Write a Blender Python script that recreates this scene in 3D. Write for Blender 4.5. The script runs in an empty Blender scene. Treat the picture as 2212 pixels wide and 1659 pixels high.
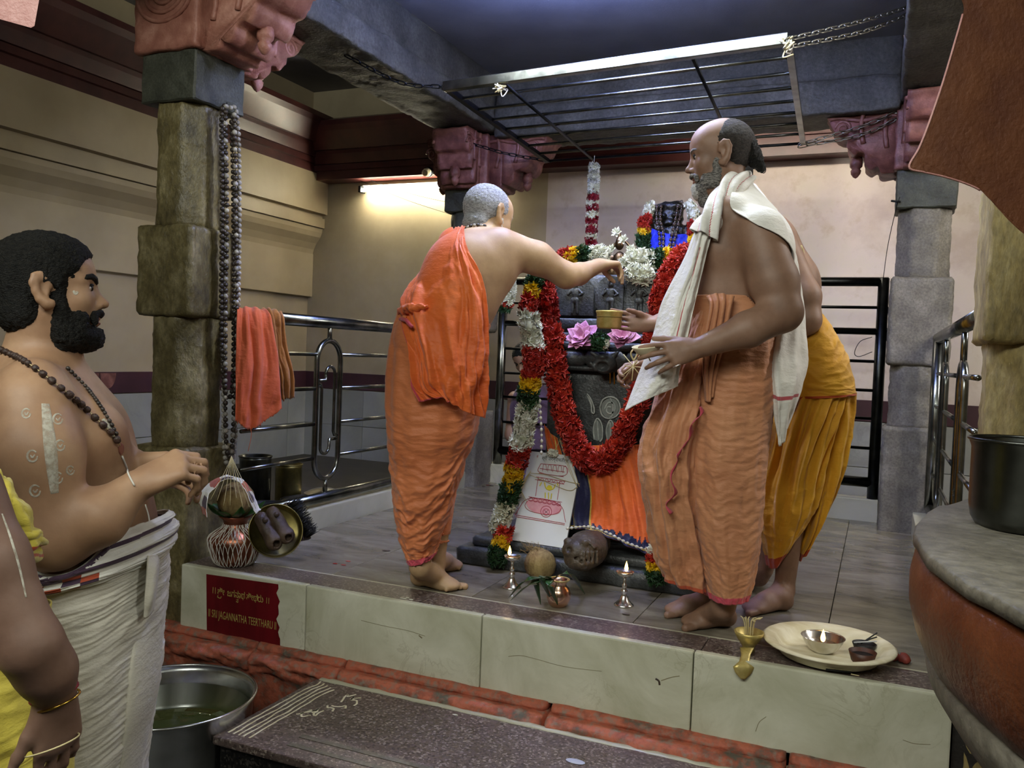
import bpy, bmesh, math, random
import numpy as np
from mathutils import Vector, Matrix, Euler

# ------------------------------------------------------------------ camera
sc = bpy.context.scene
F_PX, CX, CY = 1850.0, 1106.0, 829.5
YAW, PITCH, ROLL = math.radians(23.2), math.radians(-2.03), math.radians(2.2)
CAM = np.array([0, 0, .9])
FW = np.array([-math.sin(YAW) * math.cos(PITCH), math.cos(YAW) * math.cos(PITCH), math.sin(PITCH)])
_r0 = np.array([math.cos(YAW), math.sin(YAW), 0.]); _u0 = np.cross(_r0, FW)
RT = _r0 * math.cos(ROLL) + _u0 * math.sin(ROLL)
UP = -_r0 * math.sin(ROLL) + _u0 * math.cos(ROLL)
cd = bpy.data.cameras.new('camera'); cam = bpy.data.objects.new('camera', cd)
sc.collection.objects.link(cam)
cd.sensor_width = 36; cd.lens = F_PX / 2212 * 36; cd.clip_start = .05; cd.clip_end = 60
mm = Matrix.Identity(4)
for i in range(3):
    mm[i][0] = RT[i]; mm[i][1] = UP[i]; mm[i][2] = -FW[i]; mm[i][3] = CAM[i]
cam.matrix_world = mm
sc.camera = cam

# ------------------------------------------------------------------ world, lights, exposure
wd = bpy.data.worlds.new('world'); sc.world = wd; wd.use_nodes = True
wd.node_tree.nodes['Background'].inputs[0].default_value = (.62, .64, .70, 1)
wd.node_tree.nodes['Background'].inputs[1].default_value = .05
sc.view_settings.view_transform = 'Standard'; sc.view_settings.look = 'None'
sc.view_settings.gamma = 1; sc.view_settings.use_curve_mapping = False
sc.view_settings.exposure = 1.38

def area(name, loc, target, sx, sy, power, col):
    l = bpy.data.lights.new(name, 'AREA'); l.shape = 'RECTANGLE'; l.size = sx; l.size_y = sy
    l.energy = power; l.color = col
    o = bpy.data.objects.new(name, l); sc.collection.objects.link(o)
    o.location = loc
    d = Vector(target) - Vector(loc)
    o.rotation_euler = d.to_track_quat('-Z', 'Y').to_euler()
    return o
# broad hall fill and passage tube; side and bay areas are added unseen fills
area('hall_fill_light', (-.7, -.9, 2.9), (-.9, 3.0, .5), 3.4, .9, 62, (.97, 1.0, .90))  # stands for the unseen hall tubes, widened beyond a tube to soften shade
area('hall_side_fill', (1.3, .9, 2.7), (-1.5, 2.6, .2), .5, 1.6, 16, (.97, 1.0, .90))  # side fill added to brighten the step, no lamp known there
area('bay_fill_light', (-1.1, 3.03, 2.42), (-1.15, 3.9, .3), 1.8, .12, 17, (.92, .98, .98))  # fill added under the front beam to brighten the bay
area('passage_tube_light', (1.75, 3.9, 2.35), (-.3, 4.9, .8), .15, 1.2, 20, (1.0, .95, .88))

# ------------------------------------------------------------------ pixel helpers (photo frame 2212 x 1659)
def ray(px, py): return FW + RT * (px - CX) / F_PX - UP * (py - CY) / F_PX
def W(px, py, d): return CAM + ray(px, py) * d
def Zp(px, py, z): r = ray(px, py); return CAM + r * (z - CAM[2]) / r[2]
def Yp(px, py, y): r = ray(px, py); return CAM + r * y / r[1]
def Xp(px, py, x): r = ray(px, py); return CAM + r * x / r[0]
def mpp(d): return d / F_PX
def nrm(v): v = np.asarray(v, float); return v / (np.linalg.norm(v) + 1e-12)
def A(*v): return np.array(v, float)
PI = math.pi
FH = nrm(A(FW[0], FW[1], 0)); RH = A(FH[1], -FH[0], 0); UZ = A(0, 0, 1)
rng = np.random.default_rng(7); random.seed(7)

# ------------------------------------------------------------------ noise
_perm = np.random.default_rng(3).permutation(256); _perm = np.concatenate([_perm, _perm, _perm])
_g = np.random.default_rng(5).normal(size=(256, 3)); _g /= np.linalg.norm(_g, axis=1)[:, None]
def pn(x, y, z=0.):
    x, y, z = np.broadcast_arrays(np.asarray(x, float), np.asarray(y, float), np.asarray(z, float))
    xi, yi, zi = np.floor(x).astype(int), np.floor(y).astype(int), np.floor(z).astype(int)
    xf, yf, zf = x - xi, y - yi, z - zi
    f = lambda t: t * t * t * (t * (t * 6 - 15) + 10)
    u, v, w = f(xf), f(yf), f(zf); out = 0
    for dx in (0, 1):
        for dy in (0, 1):
            for dz in (0, 1):
                h = _perm[(_perm[(_perm[(xi + dx) & 255] + yi + dy) & 255] + zi + dz) & 255]
                g = _g[h]
                d = g[..., 0] * (xf - dx) + g[..., 1] * (yf - dy) + g[..., 2] * (zf - dz)
                out = out + d * (u if dx else 1 - u) * (v if dy else 1 - v) * (w if dz else 1 - w)
    return out * 1.6
def fbm(x, y, z=0., o=3):
    s, a = 0, 1
    for i in range(o):
        s = s + a * pn(x * 2 ** i + 17 * i, y * 2 ** i + 5 * i, np.asarray(z) * 2 ** i + 31 * i); a *= .5
    return s

# ------------------------------------------------------------------ objects
COL = sc.collection
ORG = {}
def tag(o, label=None, cat=None, group=None, kind=None):
    if label: o['label'] = label
    if cat: o['category'] = cat
    if group: o['group'] = group
    if kind: o['kind'] = kind
    return o
def mesh_data(name, v, f, mats, smooth=True, fm=None):
    m = bpy.data.meshes.new(name)
    v = np.asarray(v, np.float32)
    if isinstance(f, np.ndarray) and f.ndim == 2:
        n, k = f.shape
        m.vertices.add(len(v)); m.vertices.foreach_set('co', v.ravel())
        m.loops.add(n * k); m.loops.foreach_set('vertex_index', f.ravel().astype(np.int32))
        m.polygons.add(n); m.polygons.foreach_set('loop_start', np.arange(0, n * k, k, dtype=np.int32))
        m.update(calc_edges=True)
    else:
        m.from_pydata([tuple(map(float, p)) for p in v], [], [tuple(int(i) for i in q) for q in f])
    if not isinstance(mats, (list, tuple)): mats = [mats]
    for a in mats: m.materials.append(a)
    if fm is not None: m.polygons.foreach_set('material_index', np.asarray(fm, np.int32))
    m.polygons.foreach_set('use_smooth', np.full(len(m.polygons), bool(smooth)))
    m.validate(); m.update()
    return m
def link(name, data, parent=None, loc=None):
    o = bpy.data.objects.new(name, data); COL.objects.link(o)
    if parent is not None: o.parent = parent
    if loc is not None: o.location = tuple(map(float, loc))
    return o
def thing(name, label, cat, loc=(0, 0, 0), group=None):
    o = link(name, None, None, loc); o.empty_display_size = .05
    tag(o, label, cat, group); ORG[o] = A(*loc)
    return o
def org(o):
    if o is None: return A(0, 0, 0)
    if o in ORG: return ORG[o]
    return org(o.parent) + A(*o.location)
def mesh(name, vf, mat, parent=None, smooth=True, loc=None, fm=None):
    """vf in world coordinates; placed under parent or as a top-level mesh with its origin at loc"""
    v, f = vf[0], vf[1]
    if len(vf) > 2 and fm is None: fm = vf[2]
    v = np.asarray(v, float)
    o_ = org(parent) if parent is not None else (A(*loc) if loc is not None else A(0, 0, 0))
    m = mesh_data(name, v - o_, f, mat, smooth, fm)
    o = link(name, m, parent, None if parent is not None else o_)
    if parent is None: ORG[o] = o_
    else: ORG[o] = o_
    return o
def inst(name, data, parent, co, rot=None, scale=None):
    o = link(name, data, parent, A(*co) - org(parent))
    if rot is not None: o.rotation_euler = rot
    if scale is not None: o.scale = (scale,) * 3 if np.isscalar(scale) else scale
    return o
def structure(name, vf, mat, smooth=False, label=None, fm=None):
    o = mesh(name, vf, mat, None, smooth, fm=fm); o['kind'] = 'structure'
    if label: o['label'] = label
    return o

# ------------------------------------------------------------------ shape builders: all return (verts, faces)
def join(*parts):
    V, Fc, n = [], [], 0
    for v, f in parts:
        V.append(np.asarray(v, float)); Fc += [tuple(int(i) + n for i in q) for q in f]; n += len(v)
    return np.concatenate(V), Fc
def box(x0, x1, y0, y1, z0, z1, bev=0.):
    bm = bmesh.new(); bmesh.ops.create_cube(bm, size=1)
    for q in bm.verts:
        q.co = ((x0 + x1) / 2 + q.co.x * (x1 - x0), (y0 + y1) / 2 + q.co.y * (y1 - y0), (z0 + z1) / 2 + q.co.z * (z1 - z0))
    if bev: bmesh.ops.bevel(bm, geom=list(bm.edges), offset=bev, segments=2, affect='EDGES', profile=.6)
    return bm_out(bm)
def bm_out(bm):
    bm.verts.index_update()
    r = np.array([q.co[:] for q in bm.verts]), [[w.index for w in q.verts] for q in bm.faces]
    bm.free(); return r
def xf(vf, R=None, t=None, s=None):
    v = np.asarray(vf[0], float)
    if s is not None: v = v * s
    if R is not None: v = v @ np.asarray(R).T
    if t is not None: v = v + np.asarray(t)
    return (v,) + tuple(vf[1:])
def basis(x, y, z): return np.stack([x, y, z], 1)
def rotm(ax, ang): return np.array(Matrix.Rotation(ang, 3, Vector(ax)))
def frame_z(z, xh=None):
    z = nrm(z); xh = A(1, 0, 0) if xh is None else np.asarray(xh, float)
    if abs(z @ nrm(xh)) > .97: xh = A(0, 1, 0)
    x = nrm(xh - z * (xh @ z)); return basis(x, np.cross(z, x), z)
def lathe(prof, n=32, c=(0, 0, 0), R=None, fn=None):
    prof = np.asarray(prof, float); t = np.arange(n) / n * 2 * PI
    v = []
    for r, z in prof:
        rr = r * (fn(t, z) if fn else 1.)
        v.append(np.stack([rr * np.cos(t), rr * np.sin(t), np.full(n, z) if np.ndim(z) == 0 else z], 1))
    v = np.concatenate(v); f = []
    for j in range(len(prof) - 1):
        for i in range(n):
            k = (i + 1) % n
            f.append((j * n + i, j * n + k, (j + 1) * n + k, (j + 1) * n + i))
    if prof[0][0] > 1e-6: f.append(tuple(range(n))[::-1])
    if prof[-1][0] > 1e-6: f.append(tuple((len(prof) - 1) * n + i for i in range(n)))
    if R is not None: v = v @ np.asarray(R).T
    return v + A(*c), f
def cr(P, n, closed=False):
    P = np.asarray(P, float)
    if closed: P = np.concatenate([P[-1:], P, P[:2]]); m = len(P) - 3
    else: P = np.concatenate([2 * P[:1] - P[1:2], P, 2 * P[-1:] - P[-2:-1]]); m = len(P) - 3
    t = np.linspace(0, m, n, endpoint=not closed); i = np.minimum(t.astype(int), m - 1); u = (t - i).reshape((-1,) + (1,) * (P.ndim - 1))
    a, b, c, d = P[i], P[i + 1], P[i + 2], P[i + 3]
    return .5 * (2 * b + (c - a) * u + (2 * a - 5 * b + 4 * c - d) * u ** 2 + (3 * b - a - 3 * c + d) * u ** 3)
def tube(path, r, n=8, closed=False, cap=True):
    P = np.asarray(path, float); m = len(P)
    r = np.broadcast_to(np.asarray(r, float), (m,))
    T = np.roll(P, -1, 0) - np.roll(P, 1, 0) if closed else np.gradient(P, axis=0)
    T /= np.linalg.norm(T, axis=1)[:, None] + 1e-12
    x = A(0, 0, 1) if abs(T[0][2]) < .9 else A(1, 0, 0)
    v = []; t = np.arange(n) / n * 2 * PI
    for i in range(m):
        x = nrm(x - T[i] * (x @ T[i])); y = np.cross(T[i], x)
        v.append(P[i] + r[i] * (np.cos(t)[:, None] * x + np.sin(t)[:, None] * y))
    v = np.concatenate(v); f = []
    for j in range(m if closed else m - 1):
        for i in range(n):
            k = (i + 1) % n; jn = (j + 1) % m
            f.append((j * n + i, j * n + k, jn * n + k, jn * n + i))
    if cap and not closed:
        f.append(tuple(range(n))[::-1]); f.append(tuple((m - 1) * n + i for i in range(n)))
    return v, f
def prism(poly, d, t):
    """closed 3-D outline poly extruded by the vector d*t"""
    P = np.asarray(poly, float); n = len(P); D = np.asarray(d, float) * t
    f = [tuple(range(n)), tuple(range(2 * n - 1, n - 1, -1))]
    f += [(i, i + n, (i + 1) % n + n, (i + 1) % n) for i in range(n)]
    return np.concatenate([P, P + D]), f
def ribbon(path, nrmv, w, t=.0006):
    """flat painted stroke along a path lying on a plane with normal nrmv"""
    P = np.asarray(path, float); T = np.gradient(P, axis=0); T /= np.linalg.norm(T, axis=1)[:, None] + 1e-12
    s = np.cross(T, nrmv); s /= np.linalg.norm(s, axis=1)[:, None] + 1e-12
    w = np.broadcast_to(np.asarray(w, float), (len(P),))[:, None]
    v = np.concatenate([P - s * w / 2 + nrmv * t, P + s * w / 2 + nrmv * t, P - s * w / 2, P + s * w / 2]); n = len(P); f = []
    for i in range(n - 1):
        f += [(i, i + 1, n + i + 1, n + i), (2 * n + i, 2 * n + i + 1, i + 1, i), (n + i, n + i + 1, 3 * n + i + 1, 3 * n + i)]
    return v, f
def fbm_disp(vf, amp, sc_, seed=0., o=3, nrmdir=True):
    """push a mesh's vertices about with noise"""
    v = np.asarray(vf[0], float)
    q = v * sc_
    d = np.stack([fbm(q[:, 0] + seed, q[:, 1], q[:, 2], o), fbm(q[:, 0] + 40 + seed, q[:, 1], q[:, 2], o), fbm(q[:, 0] + 80 + seed, q[:, 1], q[:, 2], o)], 1)
    return (v + d * amp,) + tuple(vf[1:])
def gridbox(x0, x1, y0, y1, z0, z1, step=.03, bev=.01):
    """box with a fine grid on each face (for rough stone)"""
    bm = bmesh.new(); bmesh.ops.create_cube(bm, size=1)
    for q in bm.verts:
        q.co = ((x0 + x1) / 2 + q.co.x * (x1 - x0), (y0 + y1) / 2 + q.co.y * (y1 - y0), (z0 + z1) / 2 + q.co.z * (z1 - z0))
    if bev: bmesh.ops.bevel(bm, geom=list(bm.edges), offset=bev, segments=1, affect='EDGES')
    for ax in range(3):
        lo, hi = ((x0, x1), (y0, y1), (z0, z1))[ax]
        k = max(1, int((hi - lo) / step))
        for i in range(1, k):
            no = [0, 0, 0]; no[ax] = 1; co = [0, 0, 0]; co[ax] = lo + (hi - lo) * i / k
            bmesh.ops.bisect_plane(bm, geom=list(bm.verts) + list(bm.edges) + list(bm.faces), plane_co=co, plane_no=no)
    return bm_out(bm)
def surf_normals(P, cu=False):
    du = (np.roll(P, -1, 1) - np.roll(P, 1, 1)) if cu else np.gradient(P, axis=1)
    dv = np.gradient(P, axis=0)
    n = np.cross(du, dv); return n / (np.linalg.norm(n, axis=2, keepdims=True) + 1e-9)
def sheet(P, thick=.002, cu=False, matfn=None):
    """grid of points -> cloth with two sides; matfn(u,v) -> material index"""
    nv, nu = P.shape[:2]; N = surf_normals(P, cu)
    V = np.concatenate([P.reshape(-1, 3), (P - N * thick).reshape(-1, 3)])
    ii = np.arange(nu if cu else nu - 1); jj = np.arange(nv - 1)
    I, J = np.meshgrid(ii, jj); K = (I + 1) % nu
    q = np.stack([J * nu + I, J * nu + K, (J + 1) * nu + K, (J + 1) * nu + I], 2).reshape(-1, 4)
    off = nv * nu
    f = [q, q[:, ::-1] + off]
    fm = None
    if matfn is not None:
        m0 = np.broadcast_to(matfn((I + .5) / (nu - (0 if cu else 1)), (J + .5) / (nv - 1)), I.shape).astype(int).ravel(); fm = [m0, m0]
    def rim(a, b):
        r = np.stack([a, b, b + off, a + off], 1); f.append(r[:, ::-1])
        if fm is not None: fm.append(np.zeros(len(r), int))
    iu = np.arange(nu - (0 if cu else 1)); kn = (iu + 1) % nu
    rim(iu, kn); rim((nv - 1) * nu + kn, (nv - 1) * nu + iu)
    if not cu:
        jv = np.arange(nv - 1); rim((jv + 1) * nu, jv * nu); rim(jv * nu + nu - 1, (jv + 1) * nu + nu - 1)
    return (V, np.concatenate(f)) + ((np.concatenate(fm),) if fm is not None else ())
def cgrid(rows, nv, nu):
    """rows of control points -> dense grid"""
    R = np.stack([cr(r, nu) for r in rows]); return cr(R, nv)
def wr(rows): return [[W(*p) for p in r] for r in rows]

# ------------------------------------------------------------------ implicit bodies
def cap(a, b, ra, rb=None, k=.02, op=0): return ('c', A(*a), A(*b), float(ra), float(ra if rb is None else rb), k, op)
def ell(c, r, R=None, k=.02, op=0): return ('e', A(*c), A(*(r if not np.isscalar(r) else (r, r, r))), np.eye(3) if R is None else np.asarray(R), k, op)
def sdf_mesh(prims, h, disp=None):
    lo, hi = np.full(3, 1e9), np.full(3, -1e9); bb = []
    for p in prims:
        if p[0] == 'c':
            m = max(p[3], p[4]); a = np.minimum(p[1], p[2]) - m; b = np.maximum(p[1], p[2]) + m
        else:
            e = np.sqrt((p[3] ** 2) @ (p[2] ** 2)); a = p[1] - e; b = p[1] + e
        g = p[-2] + 3 * h; bb.append((a - g, b + g))
        if p[-1] == 0: lo = np.minimum(lo, a - 3 * h); hi = np.maximum(hi, b + 3 * h)
    n = np.ceil((hi - lo) / h).astype(int) + 1
    D = np.full(n, .2, np.float32)
    ax = [lo[i] + h * np.arange(n[i]) for i in range(3)]
    for p, (a, b) in zip(prims, bb):
        i0 = np.maximum(((a - lo) / h).astype(int), 0); i1 = np.minimum(((b - lo) / h).astype(int) + 2, n)
        if (i1 <= i0).any(): continue
        s = tuple(slice(i0[i], i1[i]) for i in range(3))
        x = ax[0][s[0]][:, None, None]; y = ax[1][s[1]][None, :, None]; z = ax[2][s[2]][None, None, :]
        if p[0] == 'c':
            d = p[2] - p[1]; L = d @ d + 1e-12
            t = np.clip(((x - p[1][0]) * d[0] + (y - p[1][1]) * d[1] + (z - p[1][2]) * d[2]) / L, 0, 1)
            dn = np.sqrt((x - p[1][0] - t * d[0]) ** 2 + (y - p[1][1] - t * d[1]) ** 2 + (z - p[1][2] - t * d[2]) ** 2) - (p[3] + (p[4] - p[3]) * t)
        else:
            R = p[3]; X, Y_, Z_ = x - p[1][0], y - p[1][1], z - p[1][2]
            q = [X * R[0, i] + Y_ * R[1, i] + Z_ * R[2, i] for i in range(3)]
            k0 = np.sqrt(sum((q[i] / p[2][i]) ** 2 for i in range(3))); k1 = np.sqrt(sum((q[i] / p[2][i] ** 2) ** 2 for i in range(3))) + 1e-9
            dn = k0 * (k0 - 1) / k1
        k = p[-2]; o = D[s]
        if p[-1] == 0:
            hh = np.clip(.5 + .5 * (o - dn) / k, 0, 1); D[s] = o * (1 - hh) + dn * hh - k * hh * (1 - hh)
        else:
            hh = np.clip(.5 - .5 * (o + dn) / k, 0, 1); D[s] = o * (1 - hh) - dn * hh + k * hh * (1 - hh)
    return nets(D, lo, h)
def nets(D, lo, h):
    S = D < 0; n = np.array(D.shape)
    c = [S[dx:n[0] - 1 + dx, dy:n[1] - 1 + dy, dz:n[2] - 1 + dz] for dx in (0, 1) for dy in (0, 1) for dz in (0, 1)]
    cnt = sum(a.astype(np.int8) for a in c); act = (cnt > 0) & (cnt < 8)
    idx = np.argwhere(act); vid = np.full(act.shape, -1, np.int64); vid[act] = np.arange(len(idx))
    acc = np.zeros((len(idx), 3)); w = np.zeros(len(idx)); I = idx
    for a in range(3):
        for o1 in (0, 1):
            for o2 in (0, 1):
                o = [0, 0, 0]; o[(a + 1) % 3] = o1; o[(a + 2) % 3] = o2
                e = list(o); e[a] = 1
                d0 = D[I[:, 0] + o[0], I[:, 1] + o[1], I[:, 2] + o[2]]; d1 = D[I[:, 0] + e[0], I[:, 1] + e[1], I[:, 2] + e[2]]
                m = (d0 < 0) != (d1 < 0)
                t = np.where(m, d0 / np.where(m, d0 - d1, 1), 0)
                p = np.tile(np.array(o, float), (len(I), 1)); p[:, a] = t
                acc += p * m[:, None]; w += m
    v = lo + h * (idx + acc / np.maximum(w, 1)[:, None])
    fs = []
    for a in range(3):
        b, c2 = (a + 1) % 3, (a + 2) % 3
        s0 = [slice(1, -1)] * 3; s0[a] = slice(0, -1); s1 = list(s0); s1[a] = slice(1, None)
        ch = S[tuple(s0)] != S[tuple(s1)]
        e = np.argwhere(ch)
        sgn = S[tuple(s0)][ch]
        off = np.array([1, 1, 1]); off[a] = 0; e = e + off
        q = []
        for db, dc in ((-1, -1), (0, -1), (0, 0), (-1, 0)):
            k = e.copy(); k[:, b] += db; k[:, c2] += dc; q.append(vid[k[:, 0], k[:, 1], k[:, 2]])
        q = np.stack(q, 1); q[~sgn] = q[~sgn][:, ::-1]
        fs.append(q[(q >= 0).all(1)])
    return v, np.concatenate(fs)
# ------------------------------------------------------------------ materials
def lin(c):
    if isinstance(c, str):
        c = [int(c[i:i + 2], 16) / 255 for i in (1, 3, 5)]
        c = [x / 12.92 if x <= .04045 else ((x + .055) / 1.055) ** 2.4 for x in c]
    return (*c[:3], 1.0)
class NT:
    def __init__(s, name):
        s.m = bpy.data.materials.new(name); s.m.use_nodes = True; s.t = s.m.node_tree; s.b = s.t.nodes['Principled BSDF']
        s.co = s.n('ShaderNodeTexCoord').outputs['Object']
    def n(s, ty, **kw):
        x = s.t.nodes.new(ty)
        for k, v in kw.items(): setattr(x, k, v)
        return x
    def l(s, a, b): s.t.links.new(a, b)
    def mapv(s, scale):
        m = s.n('ShaderNodeMapping'); s.l(s.co, m.inputs[0]); m.inputs['Scale'].default_value = scale if not np.isscalar(scale) else (scale,) * 3
        return m.outputs[0]
    def noise(s, scale=5, detail=4, rough=.55, stretch=(1, 1, 1), dist=0):
        x = s.n('ShaderNodeTexNoise'); s.l(s.mapv(stretch), x.inputs['Vector'])
        x.inputs['Scale'].default_value = scale; x.inputs['Detail'].default_value = detail; x.inputs['Roughness'].default_value = rough
        x.inputs['Distortion'].default_value = dist
        return x.outputs['Fac']
    def voro(s, scale=50, stretch=(1, 1, 1), out='Color', feature='F1'):
        x = s.n('ShaderNodeTexVoronoi', feature=feature); s.l(s.mapv(stretch), x.inputs['Vector']); x.inputs['Scale'].default_value = scale
        return x.outputs[out]
    def ramp(s, fac, stops, interp='LINEAR'):
        r = s.n('ShaderNodeValToRGB'); s.l(fac, r.inputs[0]); e = r.color_ramp.elements; r.color_ramp.interpolation = interp
        while len(e) < len(stops): e.new(.5)
        for q, (p, c) in zip(e, stops): q.position = p; q.color = lin(c)
        return r.outputs[0]
    def mix(s, f, a, b, mode='MIX'):
        x = s.n('ShaderNodeMix', data_type='RGBA', blend_type=mode)
        if np.isscalar(f): x.inputs[0].default_value = f
        else: s.l(f, x.inputs[0])
        for i, c in ((6, a), (7, b)):
            if isinstance(c, (str, tuple, list)): x.inputs[i].default_value = lin(c)
            else: s.l(c, x.inputs[i])
        return x.outputs[2]
    def math(s, op, a, b=0.):
        x = s.n('ShaderNodeMath', operation=op)
        for i, c in ((0, a), (1, b)):
            if np.isscalar(c): x.inputs[i].default_value = c
            else: s.l(c, x.inputs[i])
        return x.outputs[0]
    def col(s, c):
        if isinstance(c, (str, tuple, list)): s.b.inputs['Base Color'].default_value = lin(c)
        else: s.l(c, s.b.inputs['Base Color'])
    def bump(s, h, st=.3, dist=.01, prev=None):
        x = s.n('ShaderNodeBump'); x.inputs['Strength'].default_value = st; x.inputs['Distance'].default_value = dist
        s.l(h, x.inputs['Height'])
        if prev is not None: s.l(prev, x.inputs['Normal'])
        s.l(x.outputs[0], s.b.inputs['Normal']); return x.outputs[0]
    def set(s, **kw):
        for k, v in kw.items():
            k = k.replace('_', ' ')
            if np.isscalar(v): s.b.inputs[k].default_value = v
            elif isinstance(v, tuple): s.b.inputs[k].default_value = v
            else: s.l(v, s.b.inputs[k])
        return s
def simple(name, c1, c2=None, rough=.6, metal=0., scale=8, detail=4, lo=.35, hi=.65, bump=0., bscale=60, bdist=.004, stretch=(1, 1, 1), spec=.5, c3=None, rnd=None):
    t = NT(name)
    if c2 is None: col = None; t.col(c1)
    else:
        st = [(lo, c1), (hi, c2)] if c3 is None else [(lo, c1), ((lo + hi) / 2, c2), (hi, c3)]
        col = t.ramp(t.noise(scale, detail, stretch=stretch), st); t.col(col)
    if rnd:
        oi = t.n('ShaderNodeObjectInfo'); cc = t.ramp(oi.outputs['Random'], [(i / (len(rnd) - 1), c) for i, c in enumerate(rnd)])
        t.col(cc if col is None else t.mix(.5, col, cc))
    t.set(Roughness=rough, Metallic=metal, Specular_IOR_Level=spec)
    if bump: t.bump(t.noise(bscale, 3), bump, bdist)
    return t.m
def emit(name, c, st):
    t = NT(name); t.col(c); t.set(Emission_Color=lin(c), Emission_Strength=st); return t.m
MT = {}
def stone(name, c1, c2, c3, rough=.6, scale=6, bump=.5, fine=120, streak=(1, 1, 1)):
    t = NT(name)
    n1 = t.noise(scale, 6, .65, streak); n2 = t.noise(fine, 3, .6, streak)
    c = t.ramp(n1, [(.3, c1), (.5, c2), (.7, c3)])
    c = t.mix(t.ramp(n2, [(.35, '#000000'), (.7, '#ffffff')]), c, t.mix(.45, c, '#0c0b08'), 'MIX')
    sp = t.voro(fine * 1.3, streak, 'Distance')
    c = t.mix(t.ramp(sp, [(.03, '#ffffff'), (.1, '#000000')]), c, t.mix(.35, c, '#d8d2bd'))
    t.col(c); t.set(Roughness=rough)
    b = t.bump(n1, bump * .5, .02); t.bump(n2, bump, .004, b); return t.m
MT['pillar'] = stone('pillar_stone', '#3d3520', '#6f6440', '#a39873', .45, 7, 1.0, 75, (1, 1, .6))
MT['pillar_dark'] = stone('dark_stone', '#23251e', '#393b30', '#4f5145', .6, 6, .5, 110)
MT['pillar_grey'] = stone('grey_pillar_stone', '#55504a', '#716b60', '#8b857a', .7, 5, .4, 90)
MT['pillar_gold'] = stone('ochre_pillar_stone', '#7a693f', '#a5925c', '#cabb88', .6, 7, .8, 70, (1, 1, .4))
MT['monument'] = stone('black_shrine_stone', '#2a2c2d', '#3f4243', '#5d6061', .36, 9, .6, 110)
MT['beam'] = stone('beam_stone', '#3c3c36', '#504f48', '#67665d', .7, 5, 1.0, 55, (1, 1, 1))
MT['ceiling'] = simple('ceiling_plaster', '#66666c', '#747479', .6, scale=3, bump=.25, bscale=90)
def red_paint(name, c1, c2, c3, r=.55):
    t = NT(name); n1 = t.noise(14, 6, .6); n2 = t.noise(120, 3)
    t.col(t.ramp(n1, [(.3, c1), (.5, c2), (.72, c3)])); t.set(Roughness=r)
    b = t.bump(n1, .5, .008); t.bump(n2, .6, .003, b); return t.m
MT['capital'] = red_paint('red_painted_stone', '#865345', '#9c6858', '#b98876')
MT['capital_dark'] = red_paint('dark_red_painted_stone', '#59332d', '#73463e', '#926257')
MT['pink_capital'] = red_paint('pink_painted_stone', '#a3706a', '#b17f79', '#bd8e88', .5)
MT['orange_bracket'] = red_paint('orange_painted_bracket', '#4d2716', '#583019', '#63391f', .6)
MT['cornice'] = simple('maroon_cornice_paint', '#38181a', '#4c2523', .35, scale=5, bump=.12, bscale=40)
MT['wall'] = simple('cream_wall_paint', '#97896f', '#a5977b', .5, scale=2.5, bump=.08, bscale=30)
t = NT('wall_plaster_pink_and_cream')   # cream paint at the left of the back wall, old pink wash at the right
sx = t.n('ShaderNodeSeparateXYZ'); t.l(t.co, sx.inputs[0])
n_ = t.noise(3, 6, .65); n2_ = t.noise(9, 5, .6)
pk = t.ramp(n_, [(.3, '#b8a99f'), (.5, '#c9bcb2'), (.72, '#c5bcaa')]); pk = t.mix(t.ramp(n2_, [(.55, '#000000'), (.75, '#ffffff')]), pk, '#b6a694')
f_ = t.math('GREATER_THAN', sx.outputs[0], -2.42)
t.col(t.mix(f_, t.ramp(n_, [(.3, '#9c8f74'), (.7, '#ab9e82')]), pk)); t.set(Roughness=.75); t.bump(n2_, .15, .01); MT['wall_back'] = t.m
MT['dado_band'] = simple('maroon_dado_paint', '#3a2228', '#472a30', .35, scale=5)
def tile_mat(name, c1, c2, vein, rough=.3, sc_=1.6, st=(1, 1, 1)):
    t = NT(name)
    oi = t.n('ShaderNodeObjectInfo'); ad = t.n('ShaderNodeVectorMath', operation='ADD'); t.l(t.co, ad.inputs[0])
    cb = t.n('ShaderNodeCombineXYZ'); mu = t.math('MULTIPLY', oi.outputs['Random'], 31.); t.l(mu, cb.inputs[0]); t.l(mu, cb.inputs[1]); t.l(cb.outputs[0], ad.inputs[1]); t.co = ad.outputs[0]
    n1 = t.noise(sc_, 7, .62, st, .8); n2 = t.noise(sc_ * 2.2, 8, .6, st, 1.6)
    base = t.ramp(n1, [(.3, c1), (.7, c2)]); mk = t.ramp(t.noise(sc_ * 1.3, 3, .5, st), [(.52, '#000000'), (.66, '#999999')])
    v = t.math('ABSOLUTE', t.math('SUBTRACT', n2, .5))
    t.col(t.mix(t.mix(1., t.ramp(v, [(.0, '#ffffff'), (.03, '#000000')]), mk, 'MULTIPLY'), base, vein)); t.set(Roughness=rough); return t.m
MT['wall_tile'] = tile_mat('grey_marble_wall_tile', '#84857f', '#a3a49e', '#62645f', .28, 1.2)
MT['floor_tile'] = tile_mat('marble_floor_tile', '#575147', '#8c8473', '#433e35', .24, 3.2, (1, 2.8, 1))
MT['slab'] = tile_mat('pale_green_marble_slab', '#b3b298', '#dcdbc8', '#8a8262', .2, 3.0)
MT['kerb'] = tile_mat('pale_marble_kerb', '#a9a58e', '#c2bea6', '#7c7868', .35, 2.)
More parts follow.
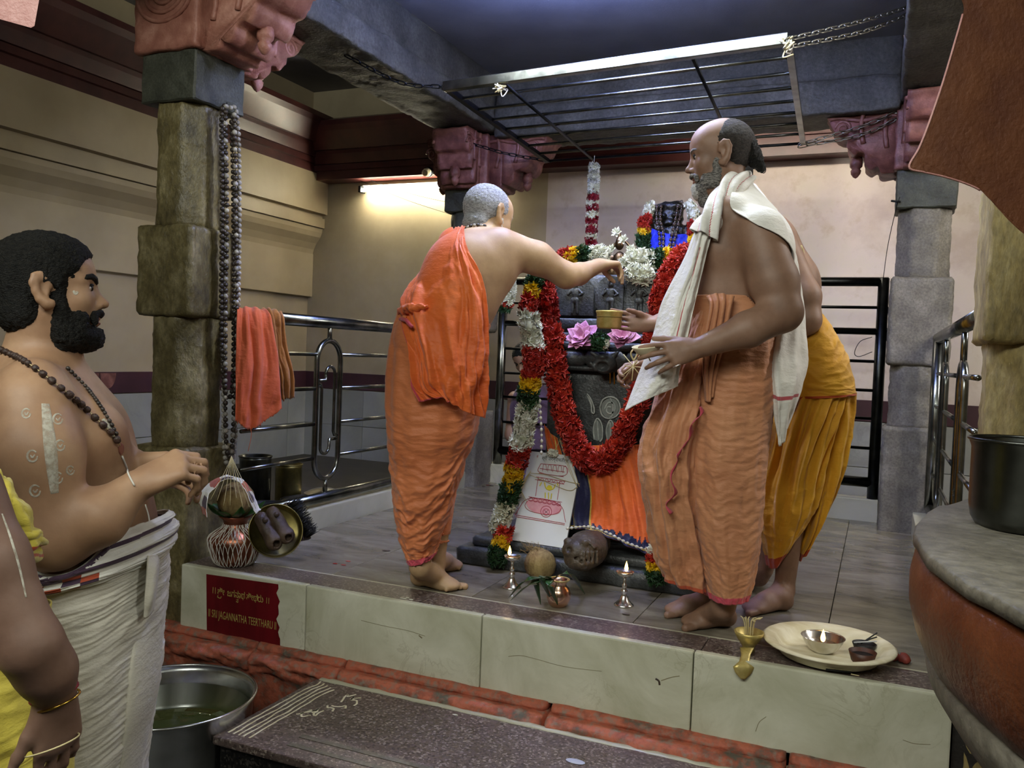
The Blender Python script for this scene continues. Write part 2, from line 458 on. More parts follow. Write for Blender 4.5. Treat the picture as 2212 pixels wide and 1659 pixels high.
def granite(name, a, b, c, rough, sc_=150):
    t = NT(name); v = t.voro(sc_); s = t.n('ShaderNodeSeparateColor'); t.l(v, s.inputs[0])
    k = t.ramp(s.outputs[0], [(.0, a), (.45, b), (.8, b), (.93, c)]); n1 = t.noise(7, 5)
    k = t.mix(t.ramp(n1, [(.4, '#000000'), (.75, '#ffffff')]), k, t.mix(.5, k, a)); k = t.mix(t.ramp(t.noise(24, 5, .7), [(.56, '#000000'), (.68, '#777777')]), k, '#8d857c')
    t.col(k); t.set(Roughness=rough); t.bump(t.noise(200, 2), .15, .002); return t.m
MT['granite'] = granite('maroon_speckled_granite', '#433835', '#685954', '#978b81', .35)
MT['granite_black'] = granite('black_granite_edge', '#0c0c0c', '#1a1919', '#403c38', .3)
t = NT('worn_red_painted_brick'); n1 = t.noise(9, 6, .65); n2 = t.noise(40, 4)
k = t.ramp(n1, [(.36, '#5d574c'), (.45, '#96503b'), (.55, '#b8644a'), (.66, '#a05a46'), (.75, '#958c7e')])
t.col(t.mix(t.ramp(n2, [(.5, '#000000'), (.75, '#ffffff')]), k, '#857b6e')); t.set(Roughness=.7); b_ = t.bump(n1, .6, .015); t.bump(n2, .5, .004, b_); MT['red_brick'] = t.m
MT['ground'] = stone('dark_ground_stone', '#1c1a17', '#2a2724', '#3a3733', .5, 4, .4, 80)
# metals
def metal(name, c1, c2, rough, bump=.08, bs=40, scale=12):
    t = NT(name); n1 = t.noise(scale, 4); t.col(t.ramp(n1, [(.35, c1), (.65, c2)])); t.set(Metallic=1.0, Roughness=rough); t.bump(t.noise(bs, 3), bump, .002); return t.m
MT['steel'] = metal('brushed_steel', '#d6d8d6', '#b4b6b3', .26)
MT['steel_dark'] = metal('dull_dark_steel', '#5e605c', '#484a46', .3)
MT['rail'] = metal('stainless_rail_pipe', '#8e908c', '#5f615d', .24)
MT['rail_dark'] = metal('sooty_rail_pipe', '#3a3c3c', '#252726', .3)
MT['iron'] = metal('dark_iron', '#34363a', '#22242a', .45)
MT['chain'] = metal('galvanised_chain', '#a6a396', '#7d7a70', .35)
MT['silver'] = metal('silver', '#f2f0ec', '#d8d5d0', .24, .12)
MT['brass'] = metal('brass', '#e0c56c', '#b99c4a', .32, .1)
MT['brass_old'] = metal('old_brass', '#9a8c54', '#6f6640', .4, .15)
MT['copper'] = metal('copper', '#b07258', '#875444', .4, .15)
MT['rosegold'] = metal('polished_copper_pot', '#f0cdb6', '#d8a98e', .24, .3)
MT['gold'] = metal('gold', '#d9b45a', '#c29a40', .25)
MT['copper_drum'] = red_paint('copper_red_drum', '#4f2712', '#5e3018', '#6d3c22', .36)
MT['grey_stone_top'] = stone('grey_stone_top', '#5c574b', '#736d60', '#8e887b', .5, 5, .4, 60)
# organic
def skin(name, c1, c2, c3, rough=.55):
    t = NT(name); n1 = t.noise(9, 5, .6); n2 = t.noise(160, 3)
    t.col(t.ramp(n1, [(.3, c1), (.5, c2), (.7, c3)])); t.set(Roughness=rough, Subsurface_Weight=.08, Subsurface_Radius=(.02, .008, .004), Subsurface_Scale=.5)
    t.bump(n2, .12, .002); return t.m
def hairm(name, c1, c2, rough=.6, st=(1, 1, 3)):
    t = NT(name); n1 = t.noise(90, 3, .6, st); t.col(t.ramp(n1, [(.35, c1), (.65, c2)])); t.set(Roughness=rough, Specular_IOR_Level=.25); t.bump(t.noise(220, 2, .6, st), .9, .006); return t.m
MT['hair_black'] = hairm('black_hair', '#050505', '#16140f'); MT['hair_grey'] = hairm('grey_hair', '#77787a', '#a9aaac'); MT['hair_white'] = hairm('white_hair', '#b5b4b0', '#dcdbd6')
MT['hair_mixed'] = hairm('salt_and_pepper_beard', '#3c3a38', '#a29e98'); MT['stubble'] = hairm('shaved_dark_hair', '#2b2826', '#4a4340', .7)
MT['eye_white'] = simple('eye_white', '#a89c8e', rough=.3); MT['eye_dark'] = simple('dark_iris', '#120a06', rough=.1); MT['lip'] = simple('lips', '#7a463c', '#8b5548', .4, scale=40)
def cloth(name, c1, c2, rough=.75, scale=7, weave=500, wb=.25, sheen=.2, c3=None):
    t = NT(name); n1 = t.noise(scale, 5, .6)
    t.col(t.ramp(n1, [(.3, c1), (.7, c2)] if c3 is None else [(.25, c1), (.5, c2), (.75, c3)])); t.set(Roughness=rough, Sheen_Weight=sheen, Specular_IOR_Level=.3)
    b = t.bump(t.noise(26, 5, .6, (1, 1, 2.2)), .35, .012); t.bump(t.noise(weave, 2), wb, .001, b); return t.m
MT['orange'] = cloth('orange_shawl_cloth', '#cf5a23', '#e0702f', .5, 5)
MT['orange_dhoti'] = cloth('faded_orange_dhoti_cloth', '#bd6a3e', '#d47f50', .5, 5)
MT['peach_dhoti'] = cloth('peach_orange_dhoti_cloth', '#b17450', '#ca9068', .55, 5)
MT['pink_edge'] = cloth('pink_cloth_border', '#b03a4c', '#c24d5c', .6)
MT['white_cloth'] = cloth('white_cotton_cloth', '#dedbd2', '#efede7', .75, 5)
MT['dhoti_white'] = cloth('cream_white_dhoti_cloth', '#ccc6b8', '#e2ddd1', .75, 4)
MT['yellow'] = cloth('golden_yellow_dhoti_cloth', '#c98f1c', '#dca62b', .6, 5)
MT['yellow_edge'] = cloth('rust_red_cloth_border', '#9c3a17', '#b14a1f', .7)
MT['yellow_pale'] = cloth('pale_yellow_cloth', '#bfae3c', '#d2c254', .7, 5)
MT['towel_orange'] = cloth('orange_towel_cloth', '#b8502a', '#c86038', .85, 8)
MT['towel_brown'] = cloth('brown_ochre_towel_cloth', '#8a5626', '#a06a33', .85, 8)
MT['shrine_orange'] = cloth('bright_orange_drape_cloth', '#c9551b', '#dc6a25', .55, 6)
MT['navy'] = cloth('navy_blue_cloth', '#14173a', '#20234c', .5, 10)
MT['royal_blue'] = cloth('royal_blue_cloth', '#0a1aa0', '#1a2fd0', .55, 10)
MT['gold_zari'] = cloth('gold_zari_border', '#b39538', '#d8bc57', .35, 60)
MT['stripe_red'] = cloth('red_cloth_stripe', '#a9444c', '#b9565c', .7)
MT['purple'] = cloth('purple_cloth_stripe', '#3d2a3e', '#4f3a50', .7)
MT['rust'] = cloth('rust_orange_cloth', '#a4442a', '#b95738', .7)
# flowers
MT['f_red'] = simple('red_petals', '#8f1812', '#b8321d', .6, scale=60, rnd=['#6c0d0b', '#a62114', '#c8401f'])
MT['f_yellow'] = simple('yellow_petals', '#d8a908', '#e8c81c', .6, scale=60, rnd=['#d29c06', '#ead01e'])
MT['f_white'] = simple('white_petals', '#c9cbb4', '#e4e4da', .55, scale=60, rnd=['#b9bba0', '#e6e6de'])
MT['f_green'] = simple('green_sprigs', '#16301a', '#2c5230', .6, scale=60, rnd=['#132a16', '#33572c'])
MT['f_pink'] = simple('pink_lotus_petals', '#b8709c', '#d8a2c4', .55, scale=25); MT['f_rose'] = simple('dark_red_rose', '#5f0a1c', '#8c1428', .55, scale=60)
MT['leaf'] = simple('glossy_dark_leaf', '#1c3a1a', '#2f5a28', .3, scale=15); MT['leaf_light'] = simple('pale_leaf_underside', '#6f7f48', '#8a965c', .45, scale=15)
MT['stem'] = simple('dry_straw', '#b7a878', '#cdbf92', .7, scale=30); MT['coconut'] = simple('coconut_husk_fibre', '#6e5734', '#a08a5a', .9, scale=50, stretch=(1, 1, .15), bump=.9, bscale=120)
MT['bead_dark'] = simple('dark_wood_bead', '#1b1613', '#3c332c', .4, scale=80, rnd=['#171310', '#40362e']); MT['bead_grey'] = simple('grey_white_bead', '#6d6a64', '#b1aca2', .45, scale=120, rnd=['#5a554f', '#bdb8ae'])
MT['bead_white'] = simple('white_bead', '#b7b3a4', '#d5d1c2', .4, scale=80); MT['bead_brown'] = simple('brown_seed_bead', '#2a1c16', '#46322a', .5, scale=120, bump=.6, bscale=200)
_p = NT('white_sandal_paste'); _p.col(_p.ramp(_p.noise(60, 3), [(.35, '#c4bfae'), (.65, '#dad6c8')])); _p.set(Roughness=.85, Alpha=_p.ramp(_p.noise(120, 4), [(.3, '#777777'), (.6, '#c8c8c8')])); MT['white_paint'] = _p.m; MT['chalk'] = simple('chalk_white_marking', '#8f9590', '#b9bdb6', .8, scale=40)
MT['board'] = simple('white_board', '#d3d5d6', '#dcdede', .4, scale=4); MT['ink_red'] = simple('crimson_print', '#9c1830', '#b02a40', .5, scale=30); MT['ink_black'] = simple('black_print', '#141414', rough=.5)
MT['ink_yellow'] = simple('yellow_print', '#d8c81c', '#e0d23a', .5, scale=30); MT['ink_pink'] = simple('pale_pink_print', '#d48a96', '#dba0a8', .5, scale=30)
MT['sign_red'] = simple('dark_red_sign_paint', '#52060f', '#6d0e18', .35, scale=12, stretch=(1, 1, .2)); MT['sign_gold'] = simple('dull_gold_lettering', '#9c8c48', '#b3a35a', .5, scale=40)
MT['plate_cream'] = simple('cream_palm_leaf_plate', '#d8cca6', '#f2ead0', .5, scale=9, stretch=(1, 4, 1)); MT['oil'] = simple('golden_oil', '#5a4310', '#7c5f1c', .08)
MT['black_clay'] = simple('sooty_black_clay', '#0c0c0d', '#1c1c1e', .5, scale=20, bump=.3); MT['brown_clay'] = simple('brown_coconut_shell', '#3b1f14', '#57301f', .5, scale=20)
MT['wood'] = simple('carved_dark_wood', '#3a2c22', '#5c4938', .6, scale=14, stretch=(1, 1, .2), bump=.6); MT['bristle'] = simple('black_bristles', '#0d0d0d', '#22211f', .8, scale=80)
MT['thread'] = simple('white_thread', '#cdc9c0', rough=.8); MT['rock'] = stone('brown_carved_stone', '#3b332b', '#584c40', '#74685a', .45, 9, .6, 120)
MT['idol'] = stone('black_oiled_idol_stone', '#0d0d0c', '#1b1a17', '#3a3324', .3, 12, .7, 90); MT['bronze'] = metal('bronze_idol', '#6f5a44', '#4a3a2e', .4, .3, 80)
MT['water'] = NT('green_water').set(Roughness=.03, Specular_IOR_Level=.6).m; MT['water'].node_tree.nodes['Principled BSDF'].inputs['Base Color'].default_value = lin('#363c1c')
MT['plastic_blue'] = simple('blue_white_plastic', '#a9b0c8', '#c8ccd8', .4); MT['red_fruit'] = simple('dark_red_areca', '#6a241c', '#8c3a30', .6, scale=30, bump=.3)

_p = NT('dull_pale_brass'); _p.col(_p.ramp(_p.noise(40, 4), [(.35, '#b9a45c'), (.65, '#d3c07c')])); _p.set(Metallic=.55, Roughness=.42); MT['brass'] = _p.m
MT['hairline'] = simple('slab_vein', '#8d8566', '#9a9273', .4, scale=40)
# ------------------------------------------------------------------ the setting
def extrude(prof, ax, a, b, base, sgn):
    """profile [(offset from wall, z)] extruded along axis ax ('x' or 'y') from a to b; wall plane at base, offset direction sgn"""
    n = len(prof); v = []
    for s in (a, b):
        for o, z in prof:
            v.append((base + sgn * o, s, z) if ax == 'y' else (s, base + sgn * o, z))
    f = [(i, i + 1, n + i + 1, n + i) for i in range(n - 1)]
    f += [tuple(range(n)), tuple(range(2 * n - 1, n - 1, -1))]
    return np.array(v, float), f
WX, WY = -4.635, 6.2
def panelled(name, ax, a, b, base, sgn, wmat, cz):
    wall = structure(name, extrude([(-.15, -.62), (0, -.62), (0, 3.2), (-.15, 3.2)], ax, a, b, base, sgn), wmat)
    def p(n, pr_, mat, lab=None):
        o = mesh(n, extrude(pr_, ax, a, b, base, sgn), mat, wall, False)
        if lab: o['label'] = lab
    if name == 'wall_left':
        p('wall_panel', [(-.02, 1.32), (.045, 1.33), (.045, 1.70), (-.02, 1.70)], wmat)
        p('cyma_moulding', [(-.02, 1.69), (.04, 1.70), (.05, 1.74), (.075, 1.79), (.115, 1.84), (.13, 1.88), (.135, 1.915), (-.02, 1.915)], wmat)
        p('fillet_moulding', [(-.02, 1.914), (.155, 1.92), (.155, 2.0), (-.02, 2.0)], wmat)
        p('frieze_moulding', [(-.02, 1.99), (.13, 2.0), (.13, 2.03), (.18, 2.035), (.18, 2.36), (-.02, 2.36)], wmat)
    c = cz
    p('cornice_lip', [(-.02, c), (.17, c), (.17, c + .07), (.19, c + .075), (.19, c + .12), (-.02, c + .12)], MT['cornice'])
    p('cornice_fascia', [(-.02, c + .118), (.165, c + .12), (.20, c + .125), (.22, c + .20), (.225, c + .23), (-.02, c + .23)], MT['cornice'])
    p('cornice_crown', [(-.02, c + .228), (.25, c + .23), (.34, c + .36), (.36, c + .40), (.36, c + .44), (.2, c + .5), (-.02, c + .54)], MT['cornice'])
    p('dado_band', [(-.02, .54), (.022, .54), (.022, .68), (-.02, .68)], MT['dado_band'])
    # grey marble tiles of the dado, each its own piece
    L, H, z = .62, .31, -.08
    td = {}
    while z < .53:
        h = min(H, .536 - z); s = a
        if name == 'wall_left': s = 1.6
        while s < b - .05:
            e = min(s + L, b)
            if (round(e - s, 3), round(h, 3)) not in td:
                q = box(-.012, .012, .002, e - s - .002, .002, h - .002, .002) if ax == 'y' else box(.002, e - s - .002, -.012, .012, .002, h - .002, .002)
                td[(round(e - s, 3), round(h, 3))] = mesh_data('tile', q[0], q[1], MT['wall_tile'], False)
            inst('tile', td[(round(e - s, 3), round(h, 3))], wall, (base + sgn * .012, s, z) if ax == 'y' else (s, base + sgn * .012, z))
            s += L
        z += H
    return wall
wl = panelled('wall_left', 'y', -3.2, WY, WX, 1, MT['wall'], 2.36)
wb_ = panelled('wall_back', 'x', WX, 3.4, WY, -1, MT['wall_back'], 2.30)
# painted scallops on the left dado band
t_ = np.linspace(PI, 2 * PI, 14)
sc_out = [(0, .062 * math.cos(a), .1 * math.sin(a)) for a in t_]
scd = mesh_data('painted_scallop', *prism(sc_out, A(1, 0, 0), .003), MT['capital_dark'], False)
for i in range(12): inst('painted_scallop', scd, wl, (WX + .0215, 2.6 + i * .135, .672))
structure('wall_right', box(3.4, 3.55, -3.2, WY, -.62, 3.2), MT['wall'])
structure('wall_front', box(WX, 3.4, -3.35, -3.2, -.62, 3.2), MT['wall'])
structure('ceiling', box(WX, 3.4, -3.2, WY, 3.1, 3.2), MT['ceiling'])
structure('ceiling', box(-2.40, .05, 2.62, 5.12, 2.70, 2.80), MT['ceiling'], label='dark grey ceiling slab over the shrine bay')
def beam(name, x0, x1, y0, y1, z0, z1, lab):
    o = structure(name, fbm_disp(fbm_disp(gridbox(x0, x1, y0, y1, z0, z1, .035, .008), .007, 9, x0), .004, 45, x0), MT['beam'], True, lab); return o
for nm, x0, x1, y0, y1, z0, lab in (('trim_1', -2.75, -2.38, -.6, 6.19, 2.345, 'rough stone beam running back above the left pillars'), ('trim_2', -2.38, .03, 5.09, 5.45, 2.30, 'rough stone beam across the far pillars'), ('trim_3', .03, .40, -.6, 6.19, 2.345, 'rough stone beam running back above the right pillars'), ('trim_4', -2.38, .03, 2.64, 3.0, 2.345, 'stone beam over the front of the platform')):
    bo = beam(nm, x0, x1, y0, y1, z0, 2.49, lab); i_ = .018
    xx = (x0 + i_, x1 - i_) if nm in ('trim_1', 'trim_3') else (x0, x1); yy = (y0 + i_, y1 - i_) if nm in ('trim_2', 'trim_4') else (y0, y1)
    mesh('beam_fillet', fbm_disp(gridbox(*xx, *yy, 2.485, 2.705, .07, .01), .005, 9, x0), MT['beam'], bo)
# ground and platform
structure('floor', box(WX, 3.4, -3.2, 2.95, -.7, -.6), MT['ground'])
plat = structure('floor', box(-2.56, 1.2, 2.66, WY, -.6, -.022), MT['ground'], label='raised marble tiled platform of the shrine')
structure('floor', box(WX, -2.55, 2.9, WY, -.6, -.05), MT['ground'], label='passage floor behind the left railing')
structure('floor', box(.03, 3.4, 2.9, WY, -.6, -.03), MT['ground'], label='passage floor on the right')
xs = [-2.5, -1.95, -1.34, -.73, -.12, .49, 1.1]; ys = [2.822, 3.3, 3.91, 4.52, 5.13, 5.42]
for i in range(len(xs) - 1):
    for j in range(len(ys) - 1):
        dx, dy = xs[i + 1] - xs[i] - .0025, ys[j + 1] - ys[j] - .0025
        q = box(0, dx, 0, dy, 0, .021, .0015)
        inst('tile', mesh_data('tile', q[0], q[1], MT['floor_tile'], False), plat, (xs[i], ys[j], -.021))
cop = structure('trim_5', box(-2.545, .24, 2.66, 2.83, -.06, -.02), MT['granite_black'], label='maroon granite coping along the platform edge')
for a, b in ((-2.548, -1.47), (-1.467, -.47), (-.467, .235)):
    mesh('granite_slab', box(a, b, 2.664, 2.808, -.022, .001, .002), MT['granite'], cop, False)
mesh('grout_strip', box(-2.548, .235, 2.806, 2.826, -.022, -.0005), MT['kerb'], cop, False)
fas = structure('trim_6', box(-2.548, .235, 2.66, 2.7, -.26, -.03), MT['ground'], label='pale marble fascia of the platform')
for a, b in ((-2.55, -1.94), (-1.937, -1.21), (-1.207, -.487), (-.484, .23)):
    mesh('marble_slab', box(a, b, 2.636, 2.668, -.252, .001, .006), MT['slab'], fas, False)
def face_mark(nm, pts, w, m): mesh(nm, ribbon(cr([Yp(*p, 2.6357) for p in pts], 24), A(0, -1, 0), w, .0004), MT[m], fas)
for pts in ([(1098, 1418), (1125, 1416), (1160, 1424), (1220, 1440), (1300, 1450)], [(780, 1340), (830, 1352), (880, 1362), (918, 1374)], [(1950, 1598), (1975, 1606), (2010, 1608)], [(1632, 1580), (1640, 1560), (1655, 1548)]): face_mark('crack', pts, .0016, 'hairline')
face_mark('chip', [(1416, 1466), (1423, 1471), (1425, 1480)], .006, 'wood'); face_mark('stain', [(1428, 1470), (1450, 1463), (1468, 1460)], .0025, 'hairline'); face_mark('stain', [(905, 1372), (912, 1378)], .006, 'hairline')
def rough_bar(x0, x1, prof, nx, amp, seed):
    """moulded stone bar along x with a worn profile [(y,z)]"""
    pr_ = cr(prof, 30); X_ = np.linspace(x0, x1, nx)
    P = np.zeros((30, nx, 3)); P[:, :, 0] = X_; P[:, :, 1] = pr_[:, 0, None]; P[:, :, 2] = pr_[:, 1, None]
    P[:, :, 1] += amp * fbm(P[:, :, 0] * 9 + seed, P[:, :, 2] * 30, seed, 4); P[:, :, 2] += amp * .7 * fbm(P[:, :, 0] * 11 + seed, P[:, :, 1] * 30, seed + 9, 4)
    e = np.minimum(1, np.minimum(X_ - x0, x1 - X_) / .012); P[:, :, 1] += (1 - np.sqrt(np.clip(e, 0, 1)))[None] * .015
    v = P.reshape(-1, 3); f = [(j * nx + i, j * nx + i + 1, (j + 1) * nx + i + 1, (j + 1) * nx + i) for j in range(29) for i in range(nx - 1)]
    f += [tuple(j * nx for j in range(30)), tuple(j * nx + nx - 1 for j in range(29, -1, -1))]
    return v, f
red = structure('trim_7', box(-3.4, .3, 2.66, 2.72, -.6, -.25), MT['ground'], label='red painted stone moulding below the marble')
up_prof = [(2.70, -.245), (2.63, -.247), (2.612, -.256), (2.608, -.268), (2.622, -.276), (2.70, -.28)]
lo_prof = [(2.70, -.272), (2.60, -.272), (2.572, -.276), (2.558, -.29), (2.556, -.305), (2.562, -.33), (2.58, -.36), (2.6, -.5), (2.6, -.6), (2.70, -.6)]
for k, (a, b) in enumerate(((-3.0, -2.15), (-2.145, -1.75), (-1.745, -.955), (-.94, -.2), (-.19, .28))):
    mesh('moulded_stone', rough_bar(a, b, lo_prof, int((b - a) / .008), .007 if a > -1.9 else .014, k * 3.), MT['red_brick'], red)
    mesh('moulded_stone', rough_bar(a, b, up_prof, int((b - a) / .008), .005, k * 5. + 1), MT['red_brick'], red)
# lower granite step with its painted lines
st = structure('floor', box(-1.80, 1.0, 2.04, 2.56, -.6, -.325), MT['granite_black'], label='lower granite step in front of the platform')
mesh('granite_slab', box(-1.815, 1.0, 2.02, 2.548, -.326, -.30, .006), MT['granite'], st, False)
mesh('cement_edge', fbm_disp(gridbox(-1.8, 1.0, 2.536, 2.566, -.33, -.296, .03, .004), .004, 25), MT['kerb'], st)
for y_ in (2.075, 2.135):
    mesh('grip_strip', box(-1.58, 1.0, y_, y_ + .02, -.301, -.2985), MT['grey_stone_top'], st, False)
for k in range(5):
    x_ = -1.79 + .02 * k; yy = np.linspace(2.06, 2.53 - .01 * k, 40)
    mesh('painted_line', ribbon(np.stack([x_ + .006 * fbm(yy * 9, k * 3.) + .01 * np.exp(-((yy - 2.5) / .03) ** 2), yy, np.full(40, -.2995)], 1), UZ, .0065 + .003 * pn(yy * 20, k)), MT['plate_cream'], st)
for k in range(9):
    s0 = A(-1.69 + .012 * k, 2.26 + .026 * k + rng.uniform(-.02, .02), -.2994); q = [s0]
    for i in range(5): q.append(q[-1] + A(rng.uniform(-.012, .02), rng.uniform(-.02, .03), 0))
    mesh('painted_smear', ribbon(cr(q, 24), UZ, .007), MT['plate_cream'], st)
for k in range(16):
    c0 = Zp(1640 + rng.uniform(0, 110), 1648 + rng.uniform(-18, 25), -.2995)
    mesh('painted_stroke', ribbon(cr([c0, c0 + A(rng.uniform(-.006, .006), .03, 0), c0 + A(rng.uniform(-.006, .006), .055, 0)], 10), UZ, .006), MT['plate_cream'], st)
# kerbs under the railings
for nm, q, lb in (('trim_8', box(-2.63, -2.515, 2.96, 5.4, -.05, .10, .006), 'pale marble kerb under the left railing'), ('trim_9', box(-2.5, .03, 5.40, 5.52, -.05, .13, .006), 'pale marble kerb under the far railing'), ('trim_10', box(.2, .34, 2.96, 5.15, -.05, .12, .006), 'pale marble kerb under the right railing')):
    structure(nm, q, MT['kerb'], label=lb)

# ------------------------------------------------------------------ pillars
def octa(cx, cy, hw, ch, z0, z1, step=.03):
    nz = max(2, int((z1 - z0) / step)); base = []
    cn = [(-hw, -hw + ch), (-hw + ch, -hw), (hw - ch, -hw), (hw, -hw + ch), (hw, hw - ch), (hw - ch, hw), (-hw + ch, hw), (-hw, hw - ch)]
    ring = []
    for i in range(8):
        a, b = A(*cn[i]), A(*cn[(i + 1) % 8]); m = max(1, int(np.linalg.norm(b - a) / step))
        for k in range(m): ring.append(a + (b - a) * k / m)
    ring = np.array(ring); n = len(ring)
    v = np.concatenate([np.concatenate([ring + A(cx, cy), np.full((n, 1), z)], 1) for z in np.linspace(z0, z1, nz + 1)])
    f = [(j * n + i, j * n + (i + 1) % n, (j + 1) * n + (i + 1) % n, (j + 1) * n + i) for j in range(nz) for i in range(n)]
    return v, f + [tuple(range(n))[::-1], tuple(nz * n + i for i in range(n))]
def bracket_arm(dirv, c, reach, w, z0, hgt, seed):
    """corbel arm: worn scroll outline extruded across its width, with raised bands"""
    s_ = A(-dirv[1], dirv[0], 0)
    o = [(0, 0), (.22, 0), (.27, .1), (.36, .06), (.46, .16), (.47, .30), (.56, .34), (.62, .30), (.72, .42), (.74, .56), (.84, .6), (.92, .66), (1, .84), (1, 1), (0, 1)]
    o = cr([A(a * reach, b * hgt) for a, b in o], 60)
    n = 8; V = []; Fc = []
    for k in range(n + 1):
        q = (k / n - .5) * w * (1 - .0)
        V.append(np.array([c + dirv * p[0] + s_ * q + UZ * (z0 + p[1]) for p in o]))
    m = len(o); V = np.concatenate(V)
    Fc = [(k * m + i, k * m + (i + 1) % m, (k + 1) * m + (i + 1) % m, (k + 1) * m + i) for k in range(n) for i in range(m)]
    Fc += [tuple(range(m))[::-1], tuple(n * m + i for i in range(m))]
    return fbm_disp((V, Fc), .007, 16, seed)
def capital(root, cx, cy, hw, z0, z1, arms, mat, seed):
    b = mesh('capital_block', fbm_disp(gridbox(cx - hw, cx + hw, cy - hw, cy + hw, z0, z1, .025, .008), .006, 14, seed), mat, root)
    for i, (dx, dy, reach) in enumerate(arms):
        d_ = A(dx, dy, 0); a = mesh('bracket_arm', bracket_arm(d_, A(cx, cy, 0) + d_ * hw * .9, reach, hw * 1.45, z0, z1 - z0, seed + i), mat, root)
        s_ = A(-dy, dx, 0)
        for q in (.16, .5):   # raised straps down the sides of the arm, and a drop bud under its end
            for sg in (-1, 1):
                P = [A(cx, cy, 0) + d_ * (hw * .9 + reach * (q + .04 * math.sin(t * 3))) + s_ * sg * hw * .73 + UZ * (z0 + (z1 - z0) * (.34 + .25 * q + (.66 - .25 * q) * t)) for t in np.linspace(0, 1, 12)]
                mesh('raised_strap', fbm_disp(tube(P, .014, 6), .003, 25, q), mat, a)
        for sg in (-1, 1):
            P = [A(cx, cy, 0) + d_ * (hw * .9 + reach * t) + s_ * sg * hw * .73 + UZ * (z0 + (z1 - z0) * (.86 + .03 * math.sin(t * 9))) for t in np.linspace(0, 1, 16)]
            mesh('raised_strap', fbm_disp(tube(P, .012, 6), .003, 25), mat, a)
            e = A(cx, cy, 0) + d_ * (hw * .9 + reach * .80) + s_ * sg * hw * .71 + UZ * (z0 + (z1 - z0) * .72)
            mesh('scroll', fbm_disp(tube([e + d_ * .045 * r_ * math.cos(t) + UZ * (.045 * r_ * math.sin(t)) for t, r_ in zip(np.linspace(0, 3.6 * PI, 30), np.linspace(1, .2, 30))], .009, 6), .002, 30), mat, a)
        e = A(cx, cy, 0) + d_ * (hw * .9 + reach * .60)
        mesh('drop_bud', fbm_disp(lathe([(.0, -.055), (.012, -.048), (.026, -.03), (.03, -.01), (.022, .0), (.034, .012), (.036, .03), (.03, .07)], 10, e + UZ * (z0 + .05)), .003, 30, seed), mat, a)
    return b
def pillar(name, label, cx, cy, hw, segs, cap_, seed):
    p = thing(name, label, 'pillar', (cx, cy, segs[0][1]))
    for nm, z0, z1, kind, mat in segs:
        if kind == 's': q = gridbox(cx - hw, cx + hw, cy - hw, cy + hw, z0, z1, .025, .012)
        elif kind == 'c': q = gridbox(cx - hw * .98, cx + hw * .98, cy - hw * .98, cy + hw * .98, z0, z1, .04, .006)
        else: q = octa(cx, cy, hw * .86, hw * .44, z0, z1, .022)
        mesh(nm, fbm_disp(fbm_disp(q, .006 if kind != 'c' else .003, 13, seed), .0035, 55, seed + 3), mat, p, False if kind == 'c' else True)
    capital(p, cx, cy, *cap_, seed)
    return p
P_, D_, G_, Y_ = MT['pillar'], MT['pillar_dark'], MT['pillar_grey'], MT['pillar_gold']
lp = pillar('stone_pillar', 'tall carved stone pillar hung with bead strings, red bracket capital, at the left', -2.715, 2.81, .148,
    [('base', -.6, .46, 's', P_), ('shaft', .45, 1.01, 'o', P_), ('middle_block', 1.0, 1.372, 's', P_), ('shaft', 1.365, 1.875, 'o', P_), ('abacus', 1.872, 2.075, 'c', D_)],
    (.168, 2.07, 2.36, [(1, 0, .36), (0, 1, .40)], MT['capital']), 1.)
cc = Yp(352, -5, 2.645)   # spiral carved in the front of the capital
tt = np.linspace(0, 6 * PI, 150)
mesh('carved_spiral', tube([cc + A((.155 - .0072 * a) * math.cos(-a), -.004, (.125 - .0058 * a) * math.sin(-a) + .02) for a in tt], .009, 8), MT['capital'], lp)
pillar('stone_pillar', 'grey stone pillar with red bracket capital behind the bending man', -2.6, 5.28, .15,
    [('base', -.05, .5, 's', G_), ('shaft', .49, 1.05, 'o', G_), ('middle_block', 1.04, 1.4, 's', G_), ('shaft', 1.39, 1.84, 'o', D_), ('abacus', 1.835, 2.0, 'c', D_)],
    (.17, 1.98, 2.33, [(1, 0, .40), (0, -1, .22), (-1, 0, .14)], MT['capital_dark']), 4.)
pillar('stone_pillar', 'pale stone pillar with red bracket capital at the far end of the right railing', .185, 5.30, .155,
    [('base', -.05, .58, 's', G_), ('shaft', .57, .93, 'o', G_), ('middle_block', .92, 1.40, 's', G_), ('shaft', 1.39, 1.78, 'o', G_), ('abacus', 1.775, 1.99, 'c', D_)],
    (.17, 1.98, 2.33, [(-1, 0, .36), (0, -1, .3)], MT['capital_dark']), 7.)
pillar('stone_pillar', 'ochre rough stone pillar beside the steel pot, at the right edge', .425, 2.83, .17,
    [('base', -.6, .42, 's', Y_), ('shaft', .41, .99, 'o', Y_), ('middle_block', .98, 1.45, 's', Y_), ('shaft', 1.44, 1.875, 'o', Y_), ('abacus', 1.872, 2.07, 'c', D_)],
    (.185, 2.06, 2.36, [(0, 1, .4)], MT['capital']), 11.)

